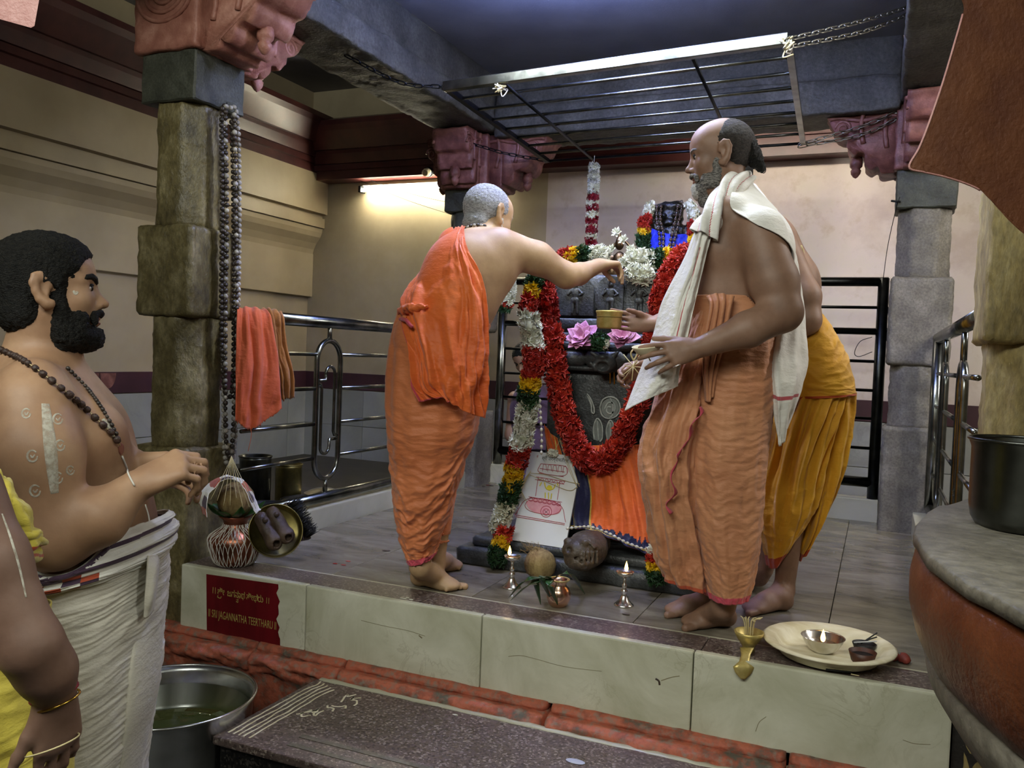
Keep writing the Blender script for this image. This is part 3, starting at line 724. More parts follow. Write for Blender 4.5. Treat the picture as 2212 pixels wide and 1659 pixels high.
# ------------------------------------------------------------------ railings
def rod(name, a, b, r, mat, parent, n=10): return mesh(name, tube([A(*a), A(*b)], r, n), mat, parent)
def oval_ring(cx, ax, c, hw, z0, z1, r, mat, parent, nm='oval_ring'):
    h = []
    for t in np.linspace(0, PI, 14): h.append((hw * math.cos(t), z1 - hw + hw * math.sin(t)))
    for t in np.linspace(PI, 2 * PI, 14): h.append((hw * math.cos(t), z0 + hw + hw * math.sin(t)))
    P = [A(cx, c + a, z) if ax == 'y' else A(c + a, cx, z) for a, z in h]
    return mesh(nm, tube(P, r, 8, True), mat, parent)
def hairpin(x, c, w, z0, z1, flip, r, mat, parent):
    h = [(-.09, z1 - .07), (-w, z1 - .07)] + [(w * math.cos(t), z1 + w * math.sin(t) - w) for t in np.linspace(PI, 0, 10)] + [(w, z0 + .08), (w + .01, z0 + .06), (.09, z0 + .055)]
    if flip: h = [(-a, z0 + z1 - z) for a, z in h]
    mesh('hairpin_loop', tube([A(x, c + a, z) for a, z in h], r, 7), mat, parent)
def long_rail(name, label, x, y0, y1, zt, zb, bars, ovals, mat, posts):
    r = thing(name, label, 'railing', (x, y0, zb))
    rod('top_rail', (x, y0, zt), (x, y1, zt), .029, mat, r, 14); rod('bottom_rail', (x, y0, zb), (x, y1, zb), .027, mat, r, 14)
    for z in bars:
        s = y0
        for o in ovals + [None]:
            e = o - .1 if o else y1
            rod('bar', (x, s, z), (x, e, z), .0095, mat, r); s = (o + .1) if o else e
    for o in ovals:
        oval_ring(x, 'y', o, .1, .235, .93, .014, mat, r)
        hairpin(x, o + .016, .038, .39, .80, False, .008, mat, r); hairpin(x, o - .016, .038, .36, .77, True, .008, mat, r)
        rod('post', (x, o, .92), (x, o, zt), .012, mat, r); rod('post', (x, o, zb), (x, o, .245), .012, mat, r)
    for p in posts: rod('post', (x, p, zb), (x, p, zt), .03, mat, r, 14)
    return r
long_rail('steel_railing', 'steel pipe railing with oval ornament between the left pillars, towels on it', -2.55, 2.965, 5.12, 1.02, .14, [.86, .69, .515, .345], [3.6, 4.6], MT['rail'], [])
long_rail('steel_railing', 'steel pipe railing with oval ornament beside the ochre pillar on the right', .28, 3.0, 5.13, 1.07, .16, [.88, .71, .53, .35], [3.55, 4.5], MT['rail'], [5.06])
br = thing('steel_railing', 'dark straight bar railing along the far side behind the shrine', 'railing', (-1.2, 5.44, .13))
rod('top_rail', (-2.44, 5.44, 1.40), (.02, 5.44, 1.40), .027, MT['rail_dark'], br, 14); rod('bottom_rail', (-2.44, 5.44, .225), (.02, 5.44, .225), .03, MT['rail_dark'], br, 14)
for z, r_ in ((1.25, .009), (1.11, .02), (.935, .009), (.765, .009), (.6, .009), (.425, .009)): rod('bar', (-2.44, 5.44, z), (.0, 5.44, z), r_, MT['rail_dark'], br)
for x_, m_ in ((-2.42, MT['rail']), (-.005, MT['rail_dark'])): rod('post', (x_, 5.44, .13), (x_, 5.44, 1.42), .031, m_, br, 14)
rod('wall_bracket', (0, 5.44, 1.12), (.06, 5.44, 1.12), .012, MT['rail_dark'], br)

# ------------------------------------------------------------------ hanging grille and chains
g0, g1, g2, g3 = A(-1.962, 3.628, 2.15), A(-.387, 3.474, 2.15), A(-.462, 5.12, 2.15), A(-2.035, 5.19, 2.15)
gr = thing('hanging_grille', 'level steel bar grille hung on chains under the ceiling above the shrine', 'grille', (g0 + g2) / 2)
dx_ = nrm(g1 - g0); Rg = basis(dx_, np.cross(UZ, dx_), UZ)
mesh('front_member', xf(box(0, np.linalg.norm(g1 - g0), -.018, .018, -.022, .022, .003), Rg, g0), MT['rail'], gr, False)
for k in range(1, 9):
    q = [0, .12, .245, .37, .495, .615, .74, .87, 1.][k]
    rod('bar', g0 + (g3 - g0) * q, g1 + (g2 - g1) * q, .0085, MT['iron'] if k == 8 else MT['rail'], gr)
for a, b, m_ in ((g0, g3, MT['iron']), (g1, g2, MT['rail'])):
    d_ = nrm(b - a); mesh('side_member', xf(box(-.014, .014, 0, np.linalg.norm(b - a), -.012, .012), basis(np.cross(d_, UZ), d_, UZ), a), m_, gr, False)
for q in (.2, .76): rod('cross_bar', g0 + (g1 - g0) * q - UZ * .014, g3 + (g2 - g3) * q - UZ * .014, .008, MT['iron'], gr)
lk = []
for t in np.linspace(0, 2 * PI, 14, endpoint=False):
    lk.append(A(.0095 * math.sin(t), 0, .018 * math.cos(t) + (.010 if math.cos(t) > 0 else -.010)))
link_m = {m: mesh_data('chain_link', *tube(lk, .0034, 5, True), MT[m]) for m in ('chain', 'iron')}
def chain(label, pts, m='chain'):
    P = cr([A(*p) for p in pts], 200); L = np.concatenate([[0], np.cumsum(np.linalg.norm(np.diff(P, axis=0), axis=1))])
    r = thing('steel_chain', label, 'chain', P[0], 'chains holding the hanging grille'); s, k = .0, 0
    while s < L[-1]:
        p = np.array([np.interp(s, L, P[:, i]) for i in range(3)]); p2 = np.array([np.interp(min(s + .01, L[-1]), L, P[:, i]) for i in range(3)]); p1 = np.array([np.interp(max(s - .01, 0), L, P[:, i]) for i in range(3)])
        R = Matrix(frame_z(p2 - p1, UZ).tolist()) @ Matrix.Rotation(PI / 4 + (PI / 2) * (k % 2), 3, 'Z')
        inst('chain_link', link_m[m], r, p, R.to_euler()); s += .047; k += 1
c1 = Zp(2035, -8, 2.62); c2 = Zp(2030, 198, 2.40)
chain('upper galvanised chain rising from the near right grille corner to the beam', [g1, (g1 + c1) / 2 - UZ * .01, c1])
chain('lower slack galvanised chain looping from the near right grille corner', [g1 - UZ * .03, (g1 + c1) / 2 - UZ * .055, c1 - UZ * .01])
chain('upper chain rising from the far right grille corner to the red capital', [g2, (g2 + c2) / 2 - UZ * .03, c2])
chain('lower slack chain from the far right grille corner to the red capital', [g2 - UZ * .015, (g2 + c2) / 2 - UZ * .075, c2 - UZ * .012])
chain('dark chain tying the near left grille corner to the left beam', [g0, A(-2.2, 3.62, 2.19), A(-2.5, 3.60, 2.34)], 'iron')
chain('dark chain draped over the red capital beside the far left grille corner', [g3, A(-2.25, 5.02, 2.17), A(-2.42, 5.0, 2.22), A(-2.66, 4.99, 2.29)], 'iron')
for p_, lb in ((g1 + A(0, 0, -.02), 'frayed coir rope knot at the near right grille corner'), (g0 + (g1 - g0) * .19 - UZ * .03, 'white string tied round the front bar of the grille')):
    kn = thing('rope_knot', lb, 'rope', p_)
    for k in range(9): mesh('strand', tube(cr([p_ + rng.normal(0, .018, 3) for _ in range(4)], 14), .0028, 5), MT['stem'] if k % 2 else MT['thread'], kn)

# ------------------------------------------------------------------ lamps
tl = thing('tube_light', 'glowing white fluorescent tube on the cream far wall', 'lamp', (-3.45, 6.15, 2.22))
mesh('batten', box(-4.07, -2.83, 6.135, 6.17, 2.222, 2.262, .004), MT['board'], tl, False)
mesh('glass_tube', tube([A(-4.05, 6.105, 2.215), A(-2.85, 6.105, 2.215)], .014, 12), emit('lit_tube_glass', '#fff6d8', 42.), tl)
for x_ in (-4.06, -2.84): mesh('lamp_holder', box(x_ - .012, x_ + .012, 6.085, 6.16, 2.195, 2.25, .004), MT['iron'], tl, False)
bh = thing('bulb_holder', 'round cream lamp socket on the maroon cornice above the tube', 'lamp holder', Yp(924, 372, 6.0))
c_ = Yp(924, 372, 6.0); mesh('socket', lathe([(.034, 0), (.034, .02), (.028, .024), (.026, .05), (.022, .05), (.02, .03), (0, .03)], 20, c_, frame_z(A(0, -1, -.3))), MT['plate_cream'], bh)
mesh('base_ring', lathe([(.04, -.02), (.04, 0), (0, .002)], 20, c_, frame_z(A(0, -1, -.3))), MT['iron'], bh)
for k, (a, b, z_) in enumerate((((690 + 60, 378), (995, 470), 0), ((700 + 80, 382), (990, 442), 0))):
    tag(mesh('electric_wire', tube(cr([Yp(*a, 6.13), Yp((a[0] + b[0]) / 2, (a[1] + b[1]) / 2 + 6, 6.13), Yp(*b, 6.13)], 20), .0022, 5), MT['iron'], None, loc=Yp(*a, 6.13)), 'thin %s wire slanting across the far wall under the tube' % ('lower' if k == 0 else 'upper'), 'wire')
for nm_, lb_, loc_, rot_, L_ in (('hall', 'added batten at the hall fill light behind the viewer', (-.7, -.93, 2.99), 0, 3.4), ('hall_side', 'added batten at the side fill light, right of the hall', (1.33, .86, 2.76), PI / 2, 1.6), ('bay', 'added batten at the bay fill light, inner face of the front beam', (-1.1, 3.0, 2.46), 0, 1.8), ('passage', 'tube light fitting in the right passage', (1.81, 3.88, 2.38), PI / 2, 1.2)):
    tf = thing('tube_light', lb_, 'lamp', loc_); c_, s_ = math.cos(rot_), math.sin(rot_); Rz = A(c_, -s_, 0, s_, c_, 0, 0, 0, 1).reshape(3, 3)  # unseen batten bodies added behind the area lights to look like fittings
    mesh('batten', xf(box(-L_ / 2, L_ / 2, -.02, .0, -.03, .03, .004), Rz, loc_), MT['board'], tf, False)
    for e_ in (-1, 1): mesh('lamp_holder', xf(box(e_ * L_ / 2 - .012, e_ * L_ / 2 + .012, -.03, .01, -.035, .035, .003), Rz, loc_), MT['iron'], tf, False)
ft = thing('tube_light', 'fluorescent tube hidden behind the far stone beam, lighting the pink wall', 'lamp', (-.6, 5.57, 2.42))
mesh('batten', box(-1.22, .02, 5.455, 5.49, 2.42, 2.46, .004), MT['board'], ft, False)
mesh('glass_tube', tube([A(-1.2, 5.53, 2.42), A(0, 5.53, 2.42)], .014, 12), emit('lit_tube_glass_far', '#fff2dc', 24.), ft)
LAMP = Zp(1128, -85, 2.43)
cl = thing('ceiling_lamp', 'bluish white lamp hanging just under the bay ceiling', 'lamp', LAMP)
mesh('lamp_base', lathe([(.05, .27), (.05, .25), (.008, .245), (.008, .10), (.035, .09), (.03, .05), (0, .05)], 20, LAMP), MT['board'], cl)
mesh('bulb', lathe([(.03, .05), (.045, .02), (.05, -.02), (.035, -.055), (0, -.065)], 20, LAMP), emit('lit_bulb', '#c9d4ff', 12.), cl)
pl = bpy.data.lights.new('glare_uplight', 'SPOT'); pl.energy = 620; pl.color = (.30, .40, 1.0); pl.shadow_soft_size = .05; pl.spot_size = 2.9; pl.spot_blend = .6  # added spot aimed up; its blue ceiling glow stands in for lens glare
po = bpy.data.objects.new('glare_uplight', pl); COL.objects.link(po); po.parent = cl; po.location = (.09, 0, -.02); po.rotation_euler = (PI, 0, 0)
pl = bpy.data.lights.new('bulb_light', 'POINT'); pl.energy = 7; pl.color = (.66, .72, 1.0); pl.shadow_soft_size = .06
po = bpy.data.objects.new('bulb_light', pl); COL.objects.link(po); po.parent = cl; po.location = (0, 0, -.075)
# ------------------------------------------------------------------ the stone shrine
MX = -1.06
MS = MT['monument']
sh = thing('stone_shrine', 'black stone tiered shrine with carved niches, draped and garlanded', 'shrine', (MX, 3.24, 0))
def tier(nm, hw, yf, yb, z0, z1, bev=.008, amp=.002): return mesh(nm, fbm_disp(gridbox(MX - hw, MX + hw, yf, yb, z0, z1, .04, bev), amp, 15, z0 * 9), MS, sh)
tier('plinth_slab', .56, 3.24, 4.25, -.002, .072, .012, .004); tier('plinth_slab', .51, 3.29, 4.2, .07, .115, .012, .003)
tier('body', .27, 3.50, 4.05, .113, .842); tier('cornice_slab', .30, 3.455, 4.08, .838, .862); tier('moulding_slab', .28, 3.48, 4.07, .86, .93)
tier('cornice_slab', .325, 3.44, 4.1, .926, .962); tier('cornice_slab', .30, 3.46, 4.09, .96, 1.0); tier('frieze', .285, 3.485, 4.07, .998, 1.062)
top = tier('niche_block', .30, 3.51, 4.06, 1.06, 1.252, .012)
prof = [(.0, -.33), (.03, -.33), (.036, -.30), (.036, -.24), (.022, -.225), (.04, -.21), (.04, -.1), (.024, -.09), (.045, -.07), (.045, .07), (.024, .09), (.04, .1), (.04, .21), (.022, .225), (.036, .24), (.036, .30), (.03, .33), (0, .33)]
mesh('turned_roll', lathe(prof, 22, (MX, 3.475, .893), frame_z(A(1, 0, 0), UZ)), MS, sh)
for x0, x1 in ((1205, 1284), (1293, 1347), (1355, 1409), (1416, 1462)):
    a, b = Yp(x0, 640, 3.505)[0], Yp(x1, 640, 3.505)[0]; c = (a + b) / 2; w = (b - a) / 2
    o = [(c - w, 1.075), (c + w, 1.075)] + [(c + w * math.cos(t), 1.245 - w * .8 + w * .8 * math.sin(t)) for t in np.linspace(0, PI, 14)]
    ar = mesh('niche_arch', fbm_disp(prism([A(x, 3.515, z) for x, z in o][::-1], A(0, -1, 0), .018), .0012, 60), MS, top, False)
    y = 3.496; g = lambda x, z, rx, rz, ry=.011: ell((c + x, y, z), (rx, ry, rz), None, .006)
    fig = [g(0, 1.205, .011, .013), g(0, 1.226, .009, .012), g(0, 1.17, .017, .024), g(0, 1.14, .02, .014), cap((c - .014, y, 1.185), (c - .033, y - .004, 1.165), .006, .005, .004), cap((c + .014, y, 1.185), (c + .033, y - .004, 1.168), .006, .005, .004),
           cap((c - .033, y - .004, 1.165), (c - .026, y - .004, 1.19), .005, .004, .003), cap((c + .033, y - .004, 1.168), (c + .02, y - .006, 1.16), .005, .004, .003), cap((c - .009, y, 1.14), (c - .012, y, 1.085), .009, .007, .004), cap((c + .009, y, 1.14), (c + .012, y, 1.085), .009, .007, .004)]
    mesh('carved_figure', sdf_mesh(fig, .0026), MS, top)
    mesh('flower_offering', lathe([(0, -.006), (.008, -.002), (.009, .004), (0, .007)], 8, (c - .002, 3.482, 1.228), frame_z(A(0, -1, 0))), MT['plate_cream'], top)
# spout boss below the roll
sp = A(Yp(1306, 782, 3.42)[0], 3.43, .872)
mesh('spout_boss', sdf_mesh([ell(sp, (.05, .05, .042), None, .01), cap(sp + A(-.03, 0, .03), sp + A(-.06, -.01, .045), .014, .006, .008), cap(sp + A(.03, 0, .03), sp + A(.055, -.01, .05), .014, .006, .008), cap(sp + A(-.03, -.03, -.02), sp + A(-.05, -.04, .0), .012, .008, .008), ell(sp + A(0, -.05, -.012), (.03, .03, .022), None, .006, 1), ell(sp + A(0, -.035, .028), (.02, .02, .012), None, .006)], .004), MS, sh)
# gold paste marks and chalk drawing on the front
def strokes(nm, lst, y, w, mat, par=sh):
    out = []
    for s in lst: out.append(ribbon(cr([Yp(px, py, y) for px, py in s], 24), A(0, -1, 0), w, .0015))
    return mesh(nm, join(*out), mat, par)
strokes('gold_mark', [[(1296, 706), (1303, 699), (1310, 699), (1312, 704), (1308, 707)], [(1322, 708), (1323, 699), (1327, 705), (1332, 698), (1334, 708)], [(1352, 698), (1352, 706), (1345, 710), (1339, 707)]], 3.4805, .0075, MT['gold'])
strokes('gold_mark', [[(1318, 800), (1318, 828)], [(1327, 796), (1327, 830)]], 3.4945, .006, MT['gold'])
for _s in [[(1268, 851), (1276, 862), (1283, 880), (1283, 893), (1278, 889), (1277, 874), (1268, 853)], [(1296, 880), (1302, 864), (1318, 857), (1334, 864), (1340, 884), (1330, 900), (1312, 904), (1300, 896), (1296, 880)],
    [(1306, 884), (1314, 870), (1326, 872), (1328, 886), (1318, 894), (1310, 888), (1313, 879), (1320, 880)], [(1318, 860), (1324, 876), (1323, 896), (1318, 903)], [(1284, 950), (1282, 925), (1290, 904), (1300, 918), (1301, 945), (1296, 954)], [(1312, 952), (1310, 928), (1318, 908), (1326, 920), (1328, 945), (1322, 955)], [(1290, 908), (1293, 950)], [(1318, 912), (1319, 952)], [(1222, 830), (1234, 812)]]: strokes('chalk_line', [_s], 3.4945, .0065, MT['chalk'])
blobs = []
for pts in (((1299, 880), (1304, 867), (1318, 860), (1332, 866), (1337, 882), (1330, 897), (1314, 902), (1303, 895)), ((1285, 948), (1284, 925), (1290, 908), (1298, 920), (1299, 944), (1294, 952)), ((1313, 950), (1312, 928), (1318, 911), (1325, 922), (1326, 944), (1321, 953))):
    blobs.append(prism(cr([Yp(*p, 3.4958) for p in pts], 30, True), A(0, -1, 0), .0006))
chw = NT('thin_chalk_wash'); chw.set(Roughness=.9, Alpha=.35); chw.col('#aab0aa'); mesh('chalk_wash', join(*blobs), chw.m, sh, False)
tag(mesh('stone_pedestal', fbm_disp(gridbox(-1.24, -.78, 4.28, 4.74, -.002, 1.37, .05, .012), .003, 12), MS, None, loc=(-1.0, 4.5, 0)), 'tall dark stone pedestal under the blue-clad idol, behind the shrine', 'pedestal')

# idols
ic = Yp(1456, 500, 4.5); q = mpp(4.72)
def I_(px, py, dy=0): return Yp(px, py, 4.5) + A(0, dy, 0)
idl = thing('stone_idol', 'black oiled stone idol wrapped in bright blue cloth behind the shrine', 'idol', A(ic[0], 4.5, 1.37))
pr_ = [ell(I_(1455, 545), (.10, .08, .13), None, .03), ell(I_(1452, 508), (.085, .07, .07), None, .02), ell(I_(1450, 468), (.062, .06, .062), None, .02), ell(I_(1450, 448), (.075, .06, .03), None, .015), cap(I_(1420, 510), I_(1412, 470, -.01), .035, .028, .02), ell(I_(1413, 462, -.01), (.04, .04, .035), None, .015),
       cap(I_(1490, 510), I_(1500, 475, -.01), .035, .028, .02), ell(I_(1500, 465, -.01), (.035, .04, .032), None, .015), ell(I_(1440, 470, -.055), (.014, .02, .012), None, .008), ell(I_(1462, 470, -.055), (.014, .02, .012), None, .008), ell(I_(1451, 485, -.06), (.03, .02, .018), None, .01)]
mesh('body', fbm_disp(sdf_mesh(pr_, .0055), .006, 30), MT['idol'], idl)
bc = sheet(cgrid([[I_(1416, 498, -.075), I_(1440, 508, -.10), I_(1465, 512, -.10), I_(1496, 510, -.075)], [I_(1412, 535, -.085), I_(1440, 545, -.115), I_(1468, 548, -.115), I_(1500, 545, -.085)], [I_(1408, 590, -.09), I_(1440, 590, -.13), I_(1470, 590, -.13), I_(1504, 590, -.09)]], 40, 50) + .006 * np.stack([np.zeros((40, 50)), fbm(np.linspace(0, 8, 50)[None] + np.linspace(0, 3, 40)[:, None], np.linspace(0, 2, 40)[:, None], 3.), np.zeros((40, 50))], 2), .003)
mesh('blue_cloth', bc, MT['royal_blue'], idl)
for k in range(7): mesh('twig', tube(cr([I_(1440 + rng.uniform(-10, 10), 455), I_(1450 + rng.uniform(-15, 25), 436 + rng.uniform(-6, 4), -.03), I_(1440 + 70 * rng.uniform(-.6, .8), 443 + rng.uniform(-4, 12), -.04)], 12), .0025, 5), MT['bead_dark'], idl)
bead_mesh = {}
def bead_data(m, r, l=1.25, sq=False):
    k = (m, r, l)
    if k not in bead_mesh:
        n = 8; bead_mesh[k] = mesh_data('bead', *lathe([(0.25 * r, -r * l), (.85 * r, -r * l * .6), (r, 0), (.85 * r, r * l * .6), (.25 * r, r * l)], n), MT[m])
    return bead_mesh[k]
def bead_string(name, label, pts, m, r, gap, cat='bead string', parent=None, closed=False, mats=None, group=None, cord='thread', l=1.25):
    P = cr([A(*p) for p in pts], 400, closed)
    if closed: P = np.concatenate([P, P[:1]])
    L = np.concatenate([[0], np.cumsum(np.linalg.norm(np.diff(P, axis=0), axis=1))])
    if parent is None: rt_ = thing(name, label, cat, P[0], group)
    else: rt_ = link(name, None, parent); ORG[rt_] = org(parent); rt_.empty_display_size = .02
    s, k = gap * .5, 0
    cord_o = mesh('cord', tube(P[::5], max(.0008, r * .15), 4), MT[cord], rt_)
    while s < L[-1]:
        p = np.array([np.interp(s, L, P[:, i]) for i in range(3)]); a = np.array([np.interp(max(s - .004, 0), L, P[:, i]) for i in range(3)]); b = np.array([np.interp(min(s + .004, L[-1]), L, P[:, i]) for i in range(3)])
        R = Matrix(frame_z(b - a + 1e-6).tolist()) @ Matrix.Rotation(rng.uniform(0, 6), 3, 'Z')
        inst('bead', bead_data(mats[k % len(mats)] if mats else m, r, l), rt_, p, R.to_euler(), rng.uniform(.9, 1.1)); s += gap; k += 1
    return rt_
for k, xs_ in enumerate(((1424, 1428, 1436, 1440), (1478, 1476, 1470, 1464))):
    for j in (0, 1):
        bead_string('bead_string', '%s %s strand of brown beads hanging on the blue-clad idol' % ('left' if k == 0 else 'right', 'outer' if j == 0 else 'inner'),
            [I_(xs_[0] + 9 * j * (1 - 2 * k), 446, -.05), I_(xs_[1] + 8 * j * (1 - 2 * k), 480, -.10), I_(xs_[2] + 8 * j * (1 - 2 * k), 515, -.12), I_(xs_[3] + 6 * j * (1 - 2 * k), 552, -.15)], 'bead_brown', .0085, .028, group='brown beads on the idol')
dc = Yp(1336, 560, 3.72)
def J_(px, py, dy=0): return Yp(px, py, 3.72) + A(0, dy, 0)
de = thing('bronze_idol', 'small bronze seated idol dressed with white flowers on top of the shrine', 'idol', A(dc[0], 3.72, 1.252))
mesh('body', sdf_mesh([ell(J_(1338, 590), (.055, .045, .03), None, .015), ell(J_(1338, 565), (.03, .026, .045), None, .012), ell(J_(1338, 528), (.02, .021, .026), None, .008), cap(J_(1338, 520), J_(1338, 503), .014, .006, .008), cap(J_(1322, 555), J_(1312, 578, -.02), .011, .009, .008), cap(J_(1354, 555), J_(1364, 575, -.02), .011, .009, .008), cap(J_(1312, 578, -.02), J_(1326, 585, -.04), .009, .008, .006), cap(J_(1364, 575, -.02), J_(1352, 588, -.04), .009, .008, .006), cap(J_(1318, 592, -.03), J_(1358, 592, -.03), .017, .017, .01), cap(J_(1338, 615), J_(1338, 600), .06, .05, .01)], .0035), MT['bronze'], de)
mesh('halo_arch', tube(cr([J_(1312, 590, .02), J_(1314, 545, .03), J_(1338, 515, .035), J_(1364, 545, .03), J_(1366, 590, .02)], 30), .006, 7), MT['bronze'], de)
for px in (1330, 1356): mesh('red_stone', lathe([(0, -.008), (.008, -.004), (.008, .004), (0, .008)], 10, J_(px, 571, -.045)), MT['f_red'], de)

# ------------------------------------------------------------------ flowers and garlands
def petals(spec):
    """spec: list of (n, length, width, elevation, twist)"""
    V, Fc = [], []
    for n, L, w, el, tw in spec:
        for i in range(n):
            a = 2 * PI * i / n + tw; d = A(math.cos(a), math.sin(a), 0); s = A(-d[1], d[0], 0)
            p = [d * L * .08, d * L * .55 * math.cos(el) + UZ * L * .55 * math.sin(el) - s * w, d * L * math.cos(el * .6) + UZ * L * math.sin(el * .6), d * L * .55 * math.cos(el) + UZ * L * .55 * math.sin(el) + s * w]
            k = len(V); V += p; Fc += [(k, k + 1, k + 2), (k, k + 2, k + 3)]
    return np.array(V), Fc
FM = {'r': mesh_data('flower', *petals([(7, .030, .006, .3, 0), (6, .027, .006, .85, .4), (4, .02, .005, 1.3, .2)]), MT['f_red'], False),
      'y': mesh_data('flower', *petals([(9, .026, .0065, .2, 0), (8, .023, .006, .7, .3), (6, .019, .006, 1.15, .1)]), MT['f_yellow'], False),
      'w': mesh_data('flower', *petals([(5, .030, .0085, .55, 0), (5, .028, .008, .95, .6), (3, .026, .006, 1.35, .2)]), MT['f_white'], False),
      'g': mesh_data('leaf_sprig', *petals([(5, .030, .006, .3, 0), (5, .032, .005, .8, .5), (4, .028, .005, 1.2, .2)]), MT['f_green'], False),
      'j': mesh_data('flower', *petals([(6, .018, .005, .5, 0), (5, .017, .005, .95, .6)]), MT['f_white'], False),
      'R': mesh_data('rose', *petals([(7, .019, .010, .35, 0), (6, .017, .009, .8, .3), (5, .012, .008, 1.2, .6)]), MT['f_rose'], False)}
FN = {'r': 'red_flower', 'y': 'yellow_flower', 'w': 'white_flower', 'g': 'green_sprig', 'j': 'white_bud', 'R': 'red_rose'}
CORE = {'r': 'f_red', 'y': 'f_yellow', 'w': 'f_white', 'g': 'f_green', 'j': 'f_white', 'R': 'f_rose'}
def garland(label, pts, secs, rad, step=.027, around=8, scale=1., cat='garland', parent=None, group=None):
    """pts: world points; secs: [(end fraction, kind)]; rad may be a number or list along the path"""
    P = cr([A(*p) for p in pts], 300); L = np.concatenate([[0], np.cumsum(np.linalg.norm(np.diff(P, axis=0), axis=1))])
    if parent is None: r = thing('flower_garland', label, cat, P[0], group)
    else: r = parent
    rad = np.interp(np.linspace(0, 1, 300), np.linspace(0, 1, len(np.atleast_1d(rad))), np.atleast_1d(rad))
    a0 = 0
    for e, kd in secs:
        i0, i1 = int(a0 * 299), max(int(e * 299), int(a0 * 299) + 2)
        mesh('string_core', tube(P[i0:i1 + 1:3] if i1 - i0 > 5 else P[i0:i1 + 1], rad[i0] * .62, 8), MT[CORE[kd]], r); a0 = e
    s = step * .4
    while s < L[-1]:
        fr = s / L[-1]; kd = next((k for e, k in secs if fr <= e), secs[-1][1])
        p = np.array([np.interp(s, L, P[:, i]) for i in range(3)]); a = np.array([np.interp(max(s - .01, 0), L, P[:, i]) for i in range(3)]); b = np.array([np.interp(min(s + .01, L[-1]), L, P[:, i]) for i in range(3)])
        Fz = frame_z(b - a + 1e-6); rr = np.interp(fr, np.linspace(0, 1, 300), rad); ph = rng.uniform(0, 6)
        for k in range(around):
            t = ph + 2 * PI * (k + rng.uniform(-.25, .25)) / around; d = Fz[:, 0] * math.cos(t) + Fz[:, 1] * math.sin(t)
            n_ = nrm(d + Fz[:, 2] * rng.uniform(-.5, .5) - UZ * .2)
            R = Matrix(frame_z(n_).tolist()) @ Matrix.Rotation(rng.uniform(0, 6), 3, 'Z')
            inst(FN[kd], FM[kd], r, p + d * rr * rng.uniform(.5, .72) + Fz[:, 2] * rng.uniform(-.5, .5) * step, R.to_euler(), scale * rng.uniform(.85, 1.2))
        s += step
    return r
def Q(px, py, y=3.36): return Yp(px, py, y)
garland('thick all-red flower garland looping down the front of the shrine', [Q(1172, 583, 3.42), Q(1180, 660, 3.40), Q(1192, 740, 3.38), Q(1206, 830, 3.38), Q(1224, 910, 3.38), Q(1246, 965, 3.36), Q(1284, 1003, 3.34), Q(1322, 984, 3.36), Q(1350, 930, 3.38), Q(1378, 860, 3.41), Q(1402, 775, 3.43), Q(1416, 706, 3.44)], [(1., 'r')], [.040, .046, .048, .046, .044, .048, .052, .046, .042, .04, .04, .04], .0405, 7, 1.3)
garland('red flower garland strand climbing beside the small bronze idol at the right', [Q(1420, 690, 3.44), Q(1428, 640, 3.44), Q(1442, 600, 3.46), Q(1462, 566, 3.5), Q(1478, 548, 3.6)], [(1., 'r')], .040, .032, 8, 1.1)
garland('long garland of white, red, yellow and green bands down the left of the shrine', [Q(1160, 588, 3.36), Q(1148, 628, 3.34), Q(1142, 680, 3.32), Q(1152, 742, 3.32), Q(1153, 780, 3.31), Q(1146, 830, 3.31), Q(1140, 880, 3.31), Q(1130, 940, 3.30), Q(1118, 990, 3.29), Q(1108, 1030, 3.28), Q(1098, 1075, 3.27), Q(1086, 1112, 3.26), Q(1078, 1140, 3.25)],
    [(.05, 'g'), (.10, 'y'), (.15, 'r'), (.30, 'w'), (.41, 'r'), (.455, 'y'), (.53, 'g'), (.69, 'w'), (.765, 'r'), (.82, 'y'), (.90, 'g'), (1., 'w')], [.034, .03, .045, .05, .05, .05, .047, .042, .05, .045, .042, .036], .030, 7, 1.05)
garland('tail tassel of red, yellow and green flowers at the left end of the shrine base', [Q(1092, 1140, 3.235), Q(1086, 1165, 3.225), Q(1078, 1190, 3.215), Q(1074, 1214, 3.21)], [(.25, 'r'), (.55, 'y'), (1., 'g')], [.03, .045, .045, .03], .022, 7, .95)
garland('tail tassel of red, yellow and green flowers beside the right lamp', [Q(1414, 1182, 3.225), Q(1416, 1205, 3.22), Q(1418, 1228, 3.215), Q(1422, 1262, 3.21)], [(.12, 'w'), (.4, 'r'), (.62, 'y'), (1., 'g')], [.02, .03, .045, .03], .022, 7, .95)
garland('garland of red, yellow, green and white flowers laid along the left of the shrine top', [Q(1206, 556, 3.62), Q(1232, 552, 3.62), Q(1262, 550, 3.62), Q(1292, 549, 3.62), Q(1310, 555, 3.62)], [(.25, 'r'), (.46, 'y'), (.72, 'g'), (1., 'w')], .036, .026, 7)
garland('garland of white, green and yellow flowers laid along the right of the shrine top', [Q(1352, 575, 3.58), Q(1378, 562, 3.58), Q(1405, 566, 3.58), Q(1428, 558, 3.58), Q(1450, 552, 3.58)], [(.62, 'w'), (.85, 'g'), (1., 'y')], [.035, .055, .06, .045, .035], .026, 8, 1.1)
garland('white garland heap draped below the small bronze idol', [Q(1365, 590, 3.52), Q(1390, 596, 3.5), Q(1412, 590, 3.52)], [(1., 'w')], .04, .026, 7, 1.0)
hang = [Yp(1283, 356, 5.13), Yp(1282, 400, 5.13), Yp(1279, 460, 5.13), Yp(1276, 532, 5.13)]
hg = thing('flower_garland', 'hanging string of white buds and dark red roses tied to the grille', 'garland', hang[0])
